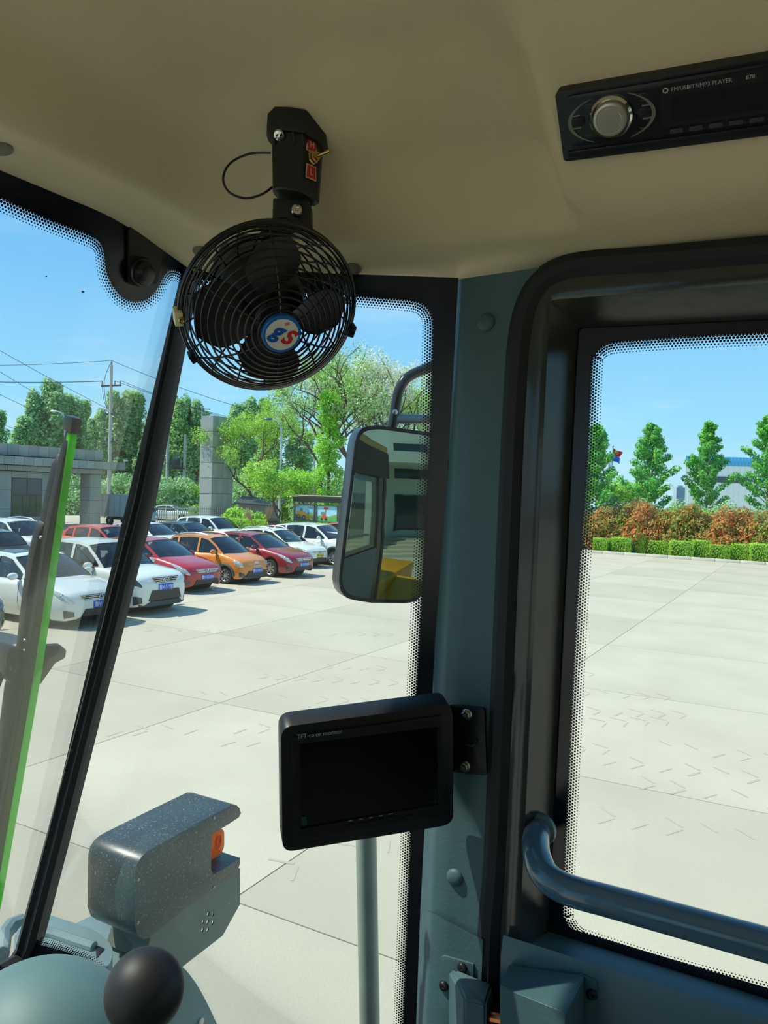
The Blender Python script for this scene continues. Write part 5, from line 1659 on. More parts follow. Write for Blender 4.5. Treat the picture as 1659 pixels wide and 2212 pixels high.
    roof_ = g.build('roof', P.get('roof_mat', mat), root, smooth=True, local=True, angle=50)
    if sunroof:
        i0_, i1_ = len(rs_) // 5, len(rs_) * 4 // 5
        G().grid([[p + UP * 0.006 for p in r[2:9]] for r in rows[i0_:i1_]]).build('sunroof', pm('sunroof_dark', (40, 52, 56), 0.08), roof_, smooth=True, local=True)
    zl = lambda s: zroof(s)
    for side in (-1, 1):
        def sp3(s, z, off=0.0):
            return Vector((X_(s), side * (ysid(z, s) + off), z))
        outer = [(s, belt(s)) for s in ss if sA + 0.01 < s < sB - 0.01]
        outl = outer + [(s, zroof(s) + 0.004) for s in reversed(ss)]
        # window openings
        wins = []
        cuts = P['pillars']
        for s0, s1 in cuts:
            lo_, hi_ = [], []
            m = 12
            for k in range(m + 1):
                s = s0 + (s1 - s0) * k / m
                zlo = belt(s) + 0.035
                zt_ = zroof(s) - 0.065
                # distance from A and rear pillar lines
                if s < sT:
                    zt_ = zroof(max(sA, s - 0.018)) - 0.05
                if s > sR:
                    zt_ = zroof(min(sB, s + 0.030)) - 0.05
                if zt_ > zlo + 0.03:
                    lo_.append((s, zlo))
                    hi_.append((s, zt_))
            if len(lo_) > 2:
                wins.append(lo_ + hi_[::-1])
        loops = [[Vector((s * L, z, 0)) for s, z in outl]] + [[Vector((s * L, z, 0)) for s, z in w] for w in wins]
        tris = tessellate_polygon(loops)
        flat = [q for l in ([outl] + wins) for q in l]
        g = G().add([sp3(s, z) for s, z in flat], [tuple(t) for t in tris])
        g.add([sp3(s, z, -0.03) for s, z in flat], [tuple(t) for t in tris])
        nb2 = len(outl)
        for w in wins:
            m = len(w)
            for k in range(m):
                a, b = w[k], w[(k + 1) % m]
                g.add([sp3(*a), sp3(*b), sp3(*b, -0.03), sp3(*a, -0.03)], [(0, 1, 2, 3)])
        g.build('side_frame', mat, root, local=True)
        for w in wins:
            m = len(w) // 2
            rows = [[sp3(*w[k], -0.012) for k in range(m)], [sp3(*w[2 * m - 1 - k], -0.012) for k in range(m)]]
            G().grid(rows).build('side_window', M_cglass, root, local=True)
            rim = [sp3(*q_, -0.004) for q_ in w]
            if detail > 1:
                G().tube(rim, 0.010, 5, closed=True).build('window_seal', M_grl, root, local=True)
        # mirror
        if detail > 0:
            mc = Vector((X_(sA + 0.075), side * (Wd * 0.93 + 0.13), zb + 0.09))
            mo_ = G().ball(mc, (0.075, 0.125, 0.08), 14, 8).build('door_mirror', mirror_mat or mat, root, smooth=True, local=True)
            G().tube([mc - Vector((0, side * 0.08, 0.04)), Vector((mc.x + 0.02, side * Wd * 0.88, zb + 0.02))], 0.022, 6).build('stalk', M_grl, mo_, local=True)
        # door seams and handles
        if detail > 1:
            for s0 in [c[1] + 0.008 for c in cuts[:2]] + [cuts[0][0] + 0.03]:
                pts = [surf(s0 + 0.004 * math.sin(vv_), vv_, side, 0.002) for vv_ in (1.2, 2, 2.6, 3, 3.6, 4.3)]
                G().tube(pts, 0.006, 4).build('door_seam', M_grl, root, local=True)
            for s0 in [c[1] - 0.035 for c in cuts[:2]]:
                h0 = surf(s0, 3.1, side, 0.02)
                G().obox(h0, Vector((1, 0, 0)), Vector((0, 1, 0)), UP, (0.17, 0.035, 0.03)).build('door_handle', mat, root, bevel=0.008, local=True)
        # head and tail lamps as shaped pieces on the body corners
        hs = P.get('lampshape', [(0.001, 3.0, 3.5), (0.02, 2.75, 4.0), (0.06, 2.95, 4.35), (0.10, 3.4, 4.45), (0.135, 4.1, 4.45)])
        rows = []
        for k in range(13):
            s_ = hs[0][0] + (hs[-1][0] - hs[0][0]) * k / 12
            lo2, hi2 = interp(s_, [(h[0], h[1]) for h in hs]), interp(s_, [(h[0], h[2]) for h in hs])
            rows.append([surf(s_, lo2 + (hi2 - lo2) * j / 5, side, 0.006 + 0.010 * math.sin(math.pi * j / 5)) for j in range(6)])
        hl2 = G().grid(rows).build('head_lamp', lamp_mat, root, smooth=True, local=True)
        cpt = rows[4][3]
        if detail > 1:
            G().ball(cpt - Vector((0.012, side * 0.012, 0.01)), 0.045, 12, 8).build('bulb_lens', M_chr, hl2, smooth=True, local=True)
        ts = [(0.985, 2.9), (0.93, 3.2), (0.90, 3.9), (0.93, 4.2), (0.985, 4.1)]
        pts = [surf(a, b, side, 0.012) for a, b in ts]
        G().add(pts, [tuple(range(5))]).build('tail_lamp', M_tail, root, local=True)
        if rails:
            pr = [Vector((X_(s), side * ysid(zroof(s), s) * 0.86, zroof(s) + 0.075 * math.sin(math.pi * min(1, max(0, (s - rs_[0] - 0.03) / (rs_[-1] - rs_[0] - 0.06)))) ** 0.3 + 0.01)) for s in [rs_[0] + 0.03 + (rs_[-1] - rs_[0] - 0.06) * k / 10 for k in range(11)]]
            G().tube(pr, 0.020, 6).build('roof_rail', M_chr, root, smooth=True, local=True)
        if clad or arch:
            for w in wx:
                pts = []
                for k in range(15):
                    a = math.pi * k / 14
                    x_ = X_(w) + math.cos(a) * (ra_ + 0.03)
                    z_ = wr + math.sin(a) * (ra_ + 0.03)
                    if z_ < zc + 0.05:
                        z_ = zc + 0.05
                    s_ = 0.5 - x_ / L
                    pts.append(Vector((x_, side * (hw(s_) * 0.985 + 0.012), z_)))
                G().tube(pts, 0.045, 6).build('arch_moulding', M_clad, root, smooth=True, local=True)
            G().tube([surf(wx[0] + ra_ / L + 0.012, 0.9, side, 0.0), surf(wx[1] - ra_ / L - 0.012, 0.9, side, 0.0)], 0.055, 6).build('sill_moulding', M_clad, root, smooth=True, local=True)
    # windscreen and rear screen
    def screen(s_base, s_top, zbase, ztop, bow, name):
        rows = []
        for i in range(7):
            t = i / 6
            s = s_base + (s_top - s_base) * t
            z = zroof(s) if 0 < t < 1 else (zbase if t == 0 else ztop)
            ye = ysid(z, s) * 0.985
            row = []
            for j in range(9):
                a = j / 4 - 1
                row.append(Vector((X_(s) + bow * (1 - a * a) * (1 - 0.6 * t), ye * a, z + 0.045 * (1 - a * a) * t)))
            rows.append(row)
        o = G().grid(rows).build(name, M_cglass, root, smooth=True, local=True)
        fr_ = [r[0] for r in rows] + rows[-1][1:] + [r[-1] for r in reversed(rows[:-1])] + list(reversed(rows[0][1:-1]))
        G().tube(fr_, 0.014, 5, closed=True).build('screen_seal', M_grl, o, local=True)
        return rows
    screen(sA, sT, zroof(sA), zroof(sT), 0.14, 'windscreen')
    screen(sB, sR, zroof(sB), zroof(sR), -0.07, 'rear_screen')
    # cowl with wiper, cabin
    G().grid([[Vector((X_(sA + 0.035) , yb_ * a, zb - 0.03)) for a in (-0.9, 0, 0.9)], [Vector((X_(sA) + 0.14 * (1 - a * a), yb_ * a, interp(sA, top) + 0.012)) for a in (-0.9, 0, 0.9)]]).build('cowl', M_grl, root, local=True)
    G().box((X_((sA + sB) / 2), 0, zc + 0.22), (L * (sB - sA), W * 0.80, 0.1)).build('cabin_floor', M_cabin, root, local=True)
    G().box((X_(sA + 0.055), 0, zb - 0.12), (0.42, W * 0.78, 0.26)).build('dash_panel', M_cabin, root, bevel=0.05, local=True)
    if detail > 0:
        for s0, m_ in ((sA + 0.235, 2), (sA + 0.42, 2)):
            for sy in (-1, 1):
                q_ = Vector((X_(s0), sy * W * 0.205, 0))
                so_ = G().box(q_ + UP * (zb - 0.02), (0.16, 0.46, 0.60)).build('seat_back', M_seatc, root, bevel=0.05, local=True)
                G().box(q_ + UP * (zb + 0.36), (0.10, 0.24, 0.17)).build('head_rest', M_seatc, so_, bevel=0.03, local=True)
        wc = Vector((X_(sA + 0.115), W * 0.2, zb + 0.01))
        ta = Vector((-0.85, 0, 0.5)).normalized()
        tb2 = ta.orthogonal().normalized()
        tc2 = ta.cross(tb2)
        G().tube([wc + (tb2 * math.cos(2 * math.pi * k / 16) + tc2 * math.sin(2 * math.pi * k / 16)) * 0.18 for k in range(16)], 0.017, 5, closed=True).build('steering_wheel', M_grl, root, local=True)
    # nose: grille, intake, fog lamps, plate, badge
    gr = P.get('grille', (0.62, 0.74, 0.34, 0.44))
    z0, z1, w0, w1 = gr
    gm = G().prism([Vector((fx - 0.02, -w0, z0)), Vector((fx - 0.02, w0, z0)), Vector((fx - 0.035, w1, z1)), Vector((fx - 0.035, -w1, z1))], Vector((0.022, 0, 0))).build('grille', M_grl, root, local=True)
    for k in range(3):
        z_ = z0 + (z1 - z0) * (k + 0.6) / 3.2
        w_ = w0 + (w1 - w0) * (k + 0.6) / 3.2
        G().box((fx + 0.004, 0, z_), (0.012, w_ * 1.9, 0.012)).build('grille_bar', P.get('bar_mat', M_chr), gm, local=True)
    G().tube([Vector((fx + 0.002, -w0, z0)), Vector((fx + 0.002, w0, z0)), Vector((fx - 0.014, w1, z1)), Vector((fx - 0.014, -w1, z1))], 0.010, 5, closed=True).build('grille_surround', M_chr, gm, local=True)
    iz0, iz1 = P.get('intake', (zc + 0.10, zc + 0.24))
    G().prism([Vector((fx - 0.05, -0.52, iz0)), Vector((fx - 0.05, 0.52, iz0)), Vector((fx - 0.03, 0.42, iz1)), Vector((fx - 0.03, -0.42, iz1))], Vector((0.05, 0, 0))).build('lower_intake', M_grl, root, local=True)
    if clad or arch:
        G().prism([Vector((fx - 0.12, -Wd * 0.80, zc + 0.02)), Vector((fx - 0.02, -0.5, zc + 0.0)), Vector((fx - 0.02, 0.5, zc + 0.0)), Vector((fx - 0.12, Wd * 0.80, zc + 0.02))], UP * 0.13).build('bumper_skid', M_clad, root, bevel=0.02, local=True)
    for side in (-1, 1):
        G().grid([[surf(s_, v_, side, 0.010) for v_ in (1.0, 1.35, 1.7)] for s_ in (0.0, 0.008, 0.016, 0.026, 0.036)]).build('fog_lamp', M_lampd, root, smooth=True, local=True)
    pz = P.get('plate_z', 0.52)
    if plate:
        po = G().box((fx + 0.018, 0, pz), (0.016, 0.46, 0.15)).build('number_plate', ply or M_plate, root, bevel=0.004, local=True)
        text('plate_text', plate, 0.120, M_pltx if not ply else M_grl, axes((fx + 0.0275, 0, pz - 0.004), (0, 1, 0), (0, 0, 1)), po, local=True, width=0.92)
    if badge:
        bz = P.get('badge_z', (z0 + z1) / 2)
        bx = fx + 0.018 if 'badge_x' not in P else P['badge_x']
        bo = G().tube([Vector((bx, 0.085 * math.cos(2 * math.pi * k / 16), bz + 0.055 * math.sin(2 * math.pi * k / 16))) for k in range(16)], 0.011, 6, closed=True).build('badge', M_chr, root, smooth=True, local=True)
        if badge == 'bar':
            G().box((bx, 0, bz), (0.012, 0.2, 0.025)).build('badge_mark', M_chr, bo, local=True)
        else:
            text('badge_mark', badge, 0.12, M_chr, axes((bx, 0, bz), (0, 1, 0), (0, 0, 1)), bo, local=True, extrude=0.006)
    # wheels
    key = (round(wr, 3), spokes)
    if key not in PLATE_CACHE:
        ty = G().lathe([(wr * 0.66, -0.10), (wr * 0.93, -0.105), (wr, -0.07), (wr, 0.07), (wr * 0.93, 0.105), (wr * 0.66, 0.10)], (0, 0, 0), (0, 1, 0), 28, caps=False).mesh('tyre', M_tyre, True)
        g = G().lathe([(wr * 0.68, 0.06), (wr * 0.66, 0.10), (wr * 0.62, 0.09), (wr * 0.60, 0.03)], (0, 0, 0), (0, 1, 0), 28, caps=False)
        for k in range(spokes):
            a = 2 * math.pi * k / spokes
            d = Vector((math.cos(a), 0, math.sin(a)))
            t = Vector((-math.sin(a), 0, math.cos(a)))
            hw_ = wr * (0.085 if spokes > 8 else 0.13)
            g.prism([d * wr * 0.12 - t * hw_ * 0.8 + Vector((0, 0.075, 0)), d * wr * 0.64 - t * hw_ + Vector((0, 0.085, 0)), d * wr * 0.64 + t * hw_ * 0.9 + Vector((0, 0.085, 0)), d * wr * 0.12 + t * hw_ * 0.7 + Vector((0, 0.075, 0))], Vector((0, -0.03, 0)))
        g.lathe([(wr * 0.17, 0.06), (wr * 0.17, 0.095), (wr * 0.1, 0.1), (0, 0.1)], (0, 0, 0), (0, 1, 0), 14)
        rm = g.mesh('rim', M_rim)
        dk = G().lathe([(wr * 0.62, 0.02), (0, 0.02)], (0, 0, 0), (0, 1, 0), 20).mesh('brake_disc', M_grl)
        PLATE_CACHE[key] = (ty, rm, dk)
    ty, rm, dk = PLATE_CACHE[key]
    for w in wx:
        for side in (-1, 1):
            o = link('wheel', ty, root, True)
            o.location = (X_(w), side * (Wd - 0.115), wr)
            o.rotation_euler = (0, 0, 0 if side > 0 else math.pi)
            for nm, me in (('rim', rm), ('brake_disc', dk)):
                link(nm, me, o, True)
    # wheel arch liners
    for w in wx:
        G().tube([(X_(w), -Wd + 0.03, wr), (X_(w), Wd - 0.03, wr)], ra_ * 0.99, 24, cap=False).build('arch_liner', M_grl, root, local=True)
    return root
SEDAN = dict(L=4.60, W=1.80, H=1.47, belt=0.93, clear=0.17, wheels=(0.195, 0.785), wr=0.315, cowl=0.275, wtop=0.43, rtop=0.76, rbase=0.93,
             top=[(0, 0.66), (0.02, 0.74), (0.08, 0.82), (0.2, 0.91), (0.275, 0.95), (0.5, 0.93), (0.8, 0.97), (0.92, 1.01), (0.985, 0.98), (1, 0.90)],
             roof=[(0.275, 0.955), (0.35, 1.19), (0.43, 1.385), (0.50, 1.44), (0.6, 1.455), (0.70, 1.42), (0.76, 1.37), (0.85, 1.20), (0.93, 1.02)],
             pillars=((0.30, 0.545), (0.57, 0.76), (0.775, 0.86)), plate_z=0.50, grille=(0.60, 0.72, 0.46, 0.56), intake=(0.27, 0.42))
SUV = dict(L=4.45, W=1.83, H=1.68, belt=1.03, clear=0.21, wheels=(0.195, 0.80), wr=0.34, cowl=0.27, wtop=0.42, rtop=0.88, rbase=0.975,
           top=[(0, 0.80), (0.015, 0.88), (0.06, 0.97), (0.2, 1.04), (0.27, 1.07), (0.5, 1.04), (0.8, 1.08), (0.95, 1.10), (0.985, 1.04), (1, 0.98)],
           roof=[(0.27, 1.075), (0.34, 1.33), (0.42, 1.56), (0.50, 1.63), (0.65, 1.65), (0.80, 1.61), (0.88, 1.55), (0.94, 1.34), (0.975, 1.12)],
           pillars=((0.295, 0.53), (0.555, 0.745), (0.77, 0.90)), plate_z=0.66, grille=(0.76, 0.90, 0.30, 0.42), intake=(0.36, 0.60), tumble=0.72)
HATCH = dict(L=4.20, W=1.72, H=1.48, belt=0.93, clear=0.17, wheels=(0.19, 0.80), wr=0.31, cowl=0.265, wtop=0.43, rtop=0.86, rbase=0.965,
             top=[(0, 0.66), (0.02, 0.74), (0.07, 0.82), (0.18, 0.92), (0.265, 0.985), (0.5, 0.95), (0.8, 1.0), (0.95, 1.03), (0.985, 0.98), (1, 0.90)],
             roof=[(0.265, 0.99), (0.35, 1.22), (0.43, 1.39), (0.52, 1.46), (0.64, 1.47), (0.78, 1.43), (0.86, 1.37), (0.93, 1.18), (0.965, 1.03)],
             pillars=((0.285, 0.535), (0.56, 0.75), (0.775, 0.88)), plate_z=0.46, grille=(0.60, 0.68, 0.36, 0.46), intake=(0.26, 0.40))
MINI = dict(L=3.52, W=1.52, H=1.52, belt=0.92, clear=0.18, wheels=(0.185, 0.845), wr=0.275, cowl=0.235, wtop=0.42, rtop=0.90, rbase=0.975,
            top=[(0, 0.62), (0.02, 0.72), (0.07, 0.81), (0.16, 0.89), (0.235, 0.955), (0.5, 0.93), (0.8, 0.97), (0.95, 0.99), (0.985, 0.95), (1, 0.88)],
            roof=[(0.235, 0.96), (0.33, 1.22), (0.42, 1.40), (0.50, 1.465), (0.65, 1.48), (0.82, 1.45), (0.90, 1.40), (0.95, 1.2), (0.975, 1.0)],
            pillars=((0.26, 0.53), (0.56, 0.80), (0.83, 0.90)), plate_z=0.44, grille=(0.585, 0.60, 0.20, 0.20), intake=(0.27, 0.44), badge_z=0.70, badge_x=1.79,
            lampshape=[(0.008, 3.4, 3.7), (0.022, 2.8, 4.2), (0.05, 2.6, 4.5), (0.08, 2.8, 4.3), (0.095, 3.3, 3.7)])
def front_at(px, py, z, heading, P):
    """car centre on the ground so that the plate (at height z) shows at the pixel"""
    p = ground(px, py, z)
    h = Vector((math.cos(heading), math.sin(heading), 0))
    c = p - h * (P['L'] / 2 + 0.08)
    return (c.x, c.y, 0)
HD = R_(-30)
P_w = paint('paint_white', (226, 232, 226))
P_w2 = paint('paint_white_warm', (230, 234, 222))
P_red = paint('paint_red', (176, 22, 34))
P_red2 = paint('paint_dark_red', (150, 26, 36))
P_or = paint('paint_orange', (226, 138, 40))
P_orr = paint('paint_coral_red', (222, 70, 42))
P_gr = paint('paint_dark_green', (52, 74, 76))
row1, row2 = 'parked cars in the front row', 'parked cars in the second row'
A = dict(SEDAN)
car('white saloon with sunroof and wide slatted grille nearest on the left', front_at(222, 1303, 0.50, HD, A), HD, A, P_w, '鲁V·2662', row1, badge='V', sunroof=True)
B = dict(SUV, L=4.35)
car('white compact crossover with dark lower bumper behind the black glass joint', front_at(359, 1267, 0.66, HD, B), HD, B, P_w2, '鲁V·519J0', row1, badge='W', clad=True, lamp_mat=M_lampd)
C_ = dict(HATCH, L=4.35, H=1.46)
car('bright red saloon with angular clear headlamps left of the orange car', front_at(449, 1246, 0.46, HD, C_), HD, C_, P_red, '鲁V·0330N', row1, badge='H')
D_ = dict(MINI)
car('small orange hatchback with round headlamps and silver roof rails', front_at(557, 1232, 0.44, HD, D_), HD, D_, P_or, '鲁G·0917S', row1, badge='bar', arch=True, rails=True, spokes=9)
E_ = dict(HATCH, W=1.70, L=4.30, H=1.54)
car('dark red hatchback with silver alloy wheels right of the orange car', front_at(658, 1219, 0.46, HD, E_), HD, E_, P_red2, '鲁G·9K098', row1, badge='bar', spokes=7, mirror_mat=paint('paint_maroon', (90, 20, 28)))
F_ = dict(HATCH, L=4.25, W=1.70, H=1.55)
F_['plate_z'] = 0.50
car('white hatchback with yellow plate half hidden behind the dark red car', front_at(692, 1200, 0.50, HD, F_), HD, F_, P_w2, '鲁V·8L62', row1, badge='K', rails=True, ply=M_ply)
Gc = dict(SUV, L=4.65, W=1.88)
gpt = ground(722, 1222)
hv = Vector((math.cos(HD), math.sin(HD), 0))
lv2 = Vector((-hv.y, hv.x, 0))
gc_ = gpt - hv * (Gc['L'] * (0.5 - Gc['wheels'][0])) + lv2 * (Gc['W'] / 2 - 0.1)
car('large white SUV with black arches partly behind the wing mirror', (gc_.x, gc_.y, 0), HD, Gc, P_w, None, row1, clad=True, spokes=10)
Z_ = dict(SEDAN)
zpos = front_at(222, 1303, 0.50, HD, Z_)
car('dark grey saloon at the left edge mostly out of view beside the nearest white one', (zpos[0] - 1.55, zpos[1] - 2.35, 0), HD, Z_, paint('paint_grey', (70, 76, 80)), None, row1, detail=1)
def roof_at(px, py, hz, heading, P):
    p = ground(px, py, hz)
    return (p.x, p.y, 0)
S1 = dict(SUV)
car('white SUV with roof rails behind the nearest white saloon', roof_at(38, 1121, 1.67, HD, S1), HD, S1, P_w, None, row2, rails=True, detail=2)
S2 = dict(HATCH)
car('coral red hatchback in the second row below the gatehouse column', roof_at(232, 1135, 1.48, HD, S2), HD, S2, P_orr, None, row2, detail=1)
S3 = dict(HATCH, L=4.3)
car('white hatchback in the second row just right of the black glass joint', roof_at(322, 1128, 1.50, HD, S3), HD, S3, P_w, None, row2, detail=1)
S4 = dict(SEDAN)
car('dark green saloon in the second row in front of the picket gate', roof_at(404, 1127, 1.47, HD, S4), HD, S4, P_gr, None, row2, detail=1)
S5 = dict(SUV)
car('white SUV in the second row in front of the gate pillar', roof_at(462, 1115, 1.67, HD, S5), HD, S5, P_w, None, row2, detail=1)
S6 = dict(SEDAN)
car('red car behind the large white SUV beside the wing mirror', (at(764, 1100, 41).x, 41, 0), HD, S6, paint('paint_brick', (196, 90, 70)), None, row2, detail=0)
S7 = dict(HATCH)
p7 = ground(-40, 1172, 1.0)
car('dark teal hatchback with red tail lamp at the left edge', (p7.x - 0.3, p7.y, 0), HD + math.pi, S7, P_gr, None, None, detail=0)
S8 = dict(SEDAN)
p8 = ground(372, 1086, 1.47)
car('white car parked far behind the picket gate', (at(372, 1090, 72).x, 72, 0), R_(-10), S8, P_w, None, None, detail=0)
# black van seen through the gateway
VAN = dict(SUV, L=4.9, W=1.85, H=1.95, belt=1.1,
           top=[(0, 0.8), (0.02, 0.95), (0.1, 1.08), (0.18, 1.14), (0.5, 1.12), (0.9, 1.12), (0.985, 1.12), (1, 1.0)],
           roof=[(0.18, 1.15), (0.26, 1.55), (0.34, 1.85), (0.45, 1.93), (0.7, 1.94), (0.9, 1.90), (0.95, 1.84), (0.975, 1.5), (0.985, 1.13)],
           cowl=0.18, wtop=0.34, rtop=0.95, rbase=0.985, pillars=((0.21, 0.40), (0.43, 0.66), (0.69, 0.92)), tumble=0.80)
vb = at(184, 1095, 92)
van_ = car('black van seen from behind through the gateway', (vb.x, 92, 0), R_(118), VAN, paint('paint_black', (26, 30, 34)), None, None, cat='van', detail=0)
rearx = -VAN['L'] / 2 - 0.058
po = G().box((rearx, 0.0, 0.75), (0.02, 0.5, 0.18)).build('rear_plate', pm('plate_pale', (150, 200, 235), 0.4), van_, local=True)
for sy in (-1, 1):
    G().box((rearx + 0.06, sy * 0.74, 1.25), (0.1, 0.14, 0.42)).build('rear_lamp', pm('rear_lamp_red', (230, 40, 40), 0.2), van_, bevel=0.02, local=True)
# box truck
tk = tag(empty('box_truck', Vector((at(290, 1090, 60).x, 60, 0)), R_(-30)), 'small blue cabbed box truck behind the coral red car', 'truck')
M_bx = pm('truck_box', (196, 208, 204), 0.5, noise=(1, 0.05))
M_bxd = pm('truck_box_end', (160, 174, 174), 0.5, noise=(1, 0.06))
G().box((-1.25, 0, 1.56), (3.2, 1.8, 1.75)).build('cargo_box', M_bx, tk, bevel=0.03, local=True)
for k in range(2):
    G().box((-2.87, -0.45 + 0.9 * k, 1.55), (0.04, 0.86, 1.66)).build('rear_door', M_bxd, tk, local=True)
for k in range(5):
    G().box((-2.6 + k * 0.68, -0.91, 1.55), (0.06, 0.03, 1.7)).build('box_rib', M_bxd, tk, local=True)
M_tc = paint('truck_blue', (120, 160, 180))
cabp = [(0.42, 0.45), (0.42, 1.85), (0.55, 1.95), (1.05, 1.93), (1.20, 1.80), (1.62, 1.12), (1.75, 0.95), (1.78, 0.45)]
G().prism([Vector((x, -0.80, z)) for x, z in cabp], Vector((0, 1.60, 0))).build('cab', M_tc, tk, bevel=0.05, local=True)
G().prism([Vector((1.24, -0.70, 1.76)), Vector((1.24, 0.70, 1.76)), Vector((1.62, 0.72, 1.16)), Vector((1.62, -0.72, 1.16))], Vector((0.02, 0, 0.015))).build('windscreen', pm('truck_glass', (42, 60, 66), 0.06), tk, local=True)
for sy in (-1, 1):
    G().prism([Vector((0.60, sy * 0.80, 1.75)), Vector((1.10, sy * 0.80, 1.75)), Vector((1.42, sy * 0.80, 1.18)), Vector((0.60, sy * 0.80, 1.18))], Vector((0, sy * 0.015, 0))).build('side_window', pm('truck_glass', (42, 60, 66), 0.06), tk, local=True)
    G().box((1.79, sy * 0.60, 0.80), (0.05, 0.28, 0.18)).build('head_lamp', M_lamp, tk, bevel=0.02, local=True)
    G().box((1.45, sy * 0.98, 1.35), (0.06, 0.14, 0.26)).build('door_mirror', M_grl, tk, bevel=0.02, local=True)
G().box((-0.4, 0, 0.55), (4.2, 0.9, 0.2)).build('chassis', M_grl, tk, local=True)
for x in (1.1, -1.9):
    for sy in (-1, 1):
        w_ = G().lathe([(0.2, -0.1), (0.33, -0.1), (0.35, -0.06), (0.35, 0.06), (0.33, 0.1), (0.2, 0.1)], (x, sy * 0.72, 0.35), (0, 1, 0), 20, caps=False).build('wheel', M_tyre, tk, smooth=True, local=True)
        G().lathe([(0.2, 0), (0.1, 0.05 * sy), (0, 0.06 * sy)], (x, sy * 0.74, 0.35), (0, 1, 0), 14).build('rim', M_rim, w_, smooth=True, local=True)
# ================================================================== plants
def leafmat(name, rough=0.55, trans=0.42):
    return pm(name, (90, 140, 50), rough, attr=True, trans=trans, spec=0.3)
M_leaf = leafmat('leaves')
M_bark = pm('bark', (92, 80, 66), 0.9, noise=(4, 0.25))
M_barkl = pm('bark_pale', (150, 132, 108), 0.9, noise=(3, 0.2))
def leaf_object(name, C, N, size, cols, mat=M_leaf, parent=None, seed=0, aspect=0.6, local=True, droop=0.0):
    """one leaf = a folded diamond of two triangles; C centres, N preferred normals or None, cols per leaf rgb"""
    rg = np.random.default_rng(seed)
    n = len(C)
    C = np.asarray(C, dtype=np.float64)
    if N is None:
        N = rg.normal(size=(n, 3))
    else:
        N = np.asarray(N) + rg.normal(size=(n, 3)) * 0.6
    N /= np.linalg.norm(N, axis=1, keepdims=True) + 1e-9
    T = rg.normal(size=(n, 3))
    T[:, 2] -= droop
    T -= N * np.sum(T * N, axis=1, keepdims=True)
    T /= np.linalg.norm(T, axis=1, keepdims=True) + 1e-9
    B = np.cross(N, T)
    s = size * rg.uniform(0.65, 1.3, size=(n, 1))
    V = np.empty((n, 4, 3))
    V[:, 0] = C - T * s * 0.5
    V[:, 1] = C + B * s * aspect * 0.5 + N * s * 0.06
    V[:, 2] = C + T * s * 0.5
    V[:, 3] = C - B * s * aspect * 0.5 + N * s * 0.06
    me = bpy.data.meshes.new(name)
    me.vertices.add(n * 4)
    me.vertices.foreach_set('co', V.reshape(-1))
    me.loops.add(n * 6)
    idx = (np.arange(n)[:, None] * 4 + np.array([0, 1, 2, 0, 2, 3])[None]).reshape(-1)
    me.loops.foreach_set('vertex_index', idx.astype(np.int32))
    me.polygons.add(n * 2)
    me.polygons.foreach_set('loop_start', (np.arange(n * 2) * 3).astype(np.int32))
    at_ = me.color_attributes.new('tint', 'FLOAT_COLOR', 'POINT')
    col = np.ones((n, 4, 4))
    cc = np.asarray(cols, dtype=np.float64)
    cc = np.minimum(cc * rg.uniform(0.78, 1.22, size=(n, 1)) * 1.55, 0.92)
    col[:, :, :3] = cc[:, None, :]
    at_.data.foreach_set('color', col.reshape(-1))
    me.materials.append(mat)
    me.update(calc_edges=True)
    me.validate()
    return link(name, me, parent, local)
def L3(c):
    return np.array(lin(c)[:3])
def clump_points(rg, centres, per, rad, squash=0.75):
    out = []
    nor = []
    for c in centres:
        d = rg.normal(size=(per, 3))
        d /= np.linalg.norm(d, axis=1, keepdims=True)
        r = rad * rg.uniform(0.45, 1.0, size=(per, 1)) ** 0.6
        p = d * r
        p[:, 2] *= squash
        out.append(np.asarray(c) + p)
        nor.append(d + np.array([0, 0, 0.5]))
    return np.concatenate(out), np.concatenate(nor)
def mixcol(rg, n, cols, w=None):
    idx = rg.choice(len(cols), size=n, p=w)
    return np.stack([L3(c) for c in cols])[idx]
GREENS_D = [(132, 166, 118), (150, 182, 126), (112, 148, 106), (170, 196, 146)]
GREENS_B = [(122, 178, 58), (146, 196, 66), (100, 158, 52), (168, 204, 84)]
GREENS_Y = [(150, 182, 80), (128, 162, 66), (172, 192, 104), (110, 146, 62)]
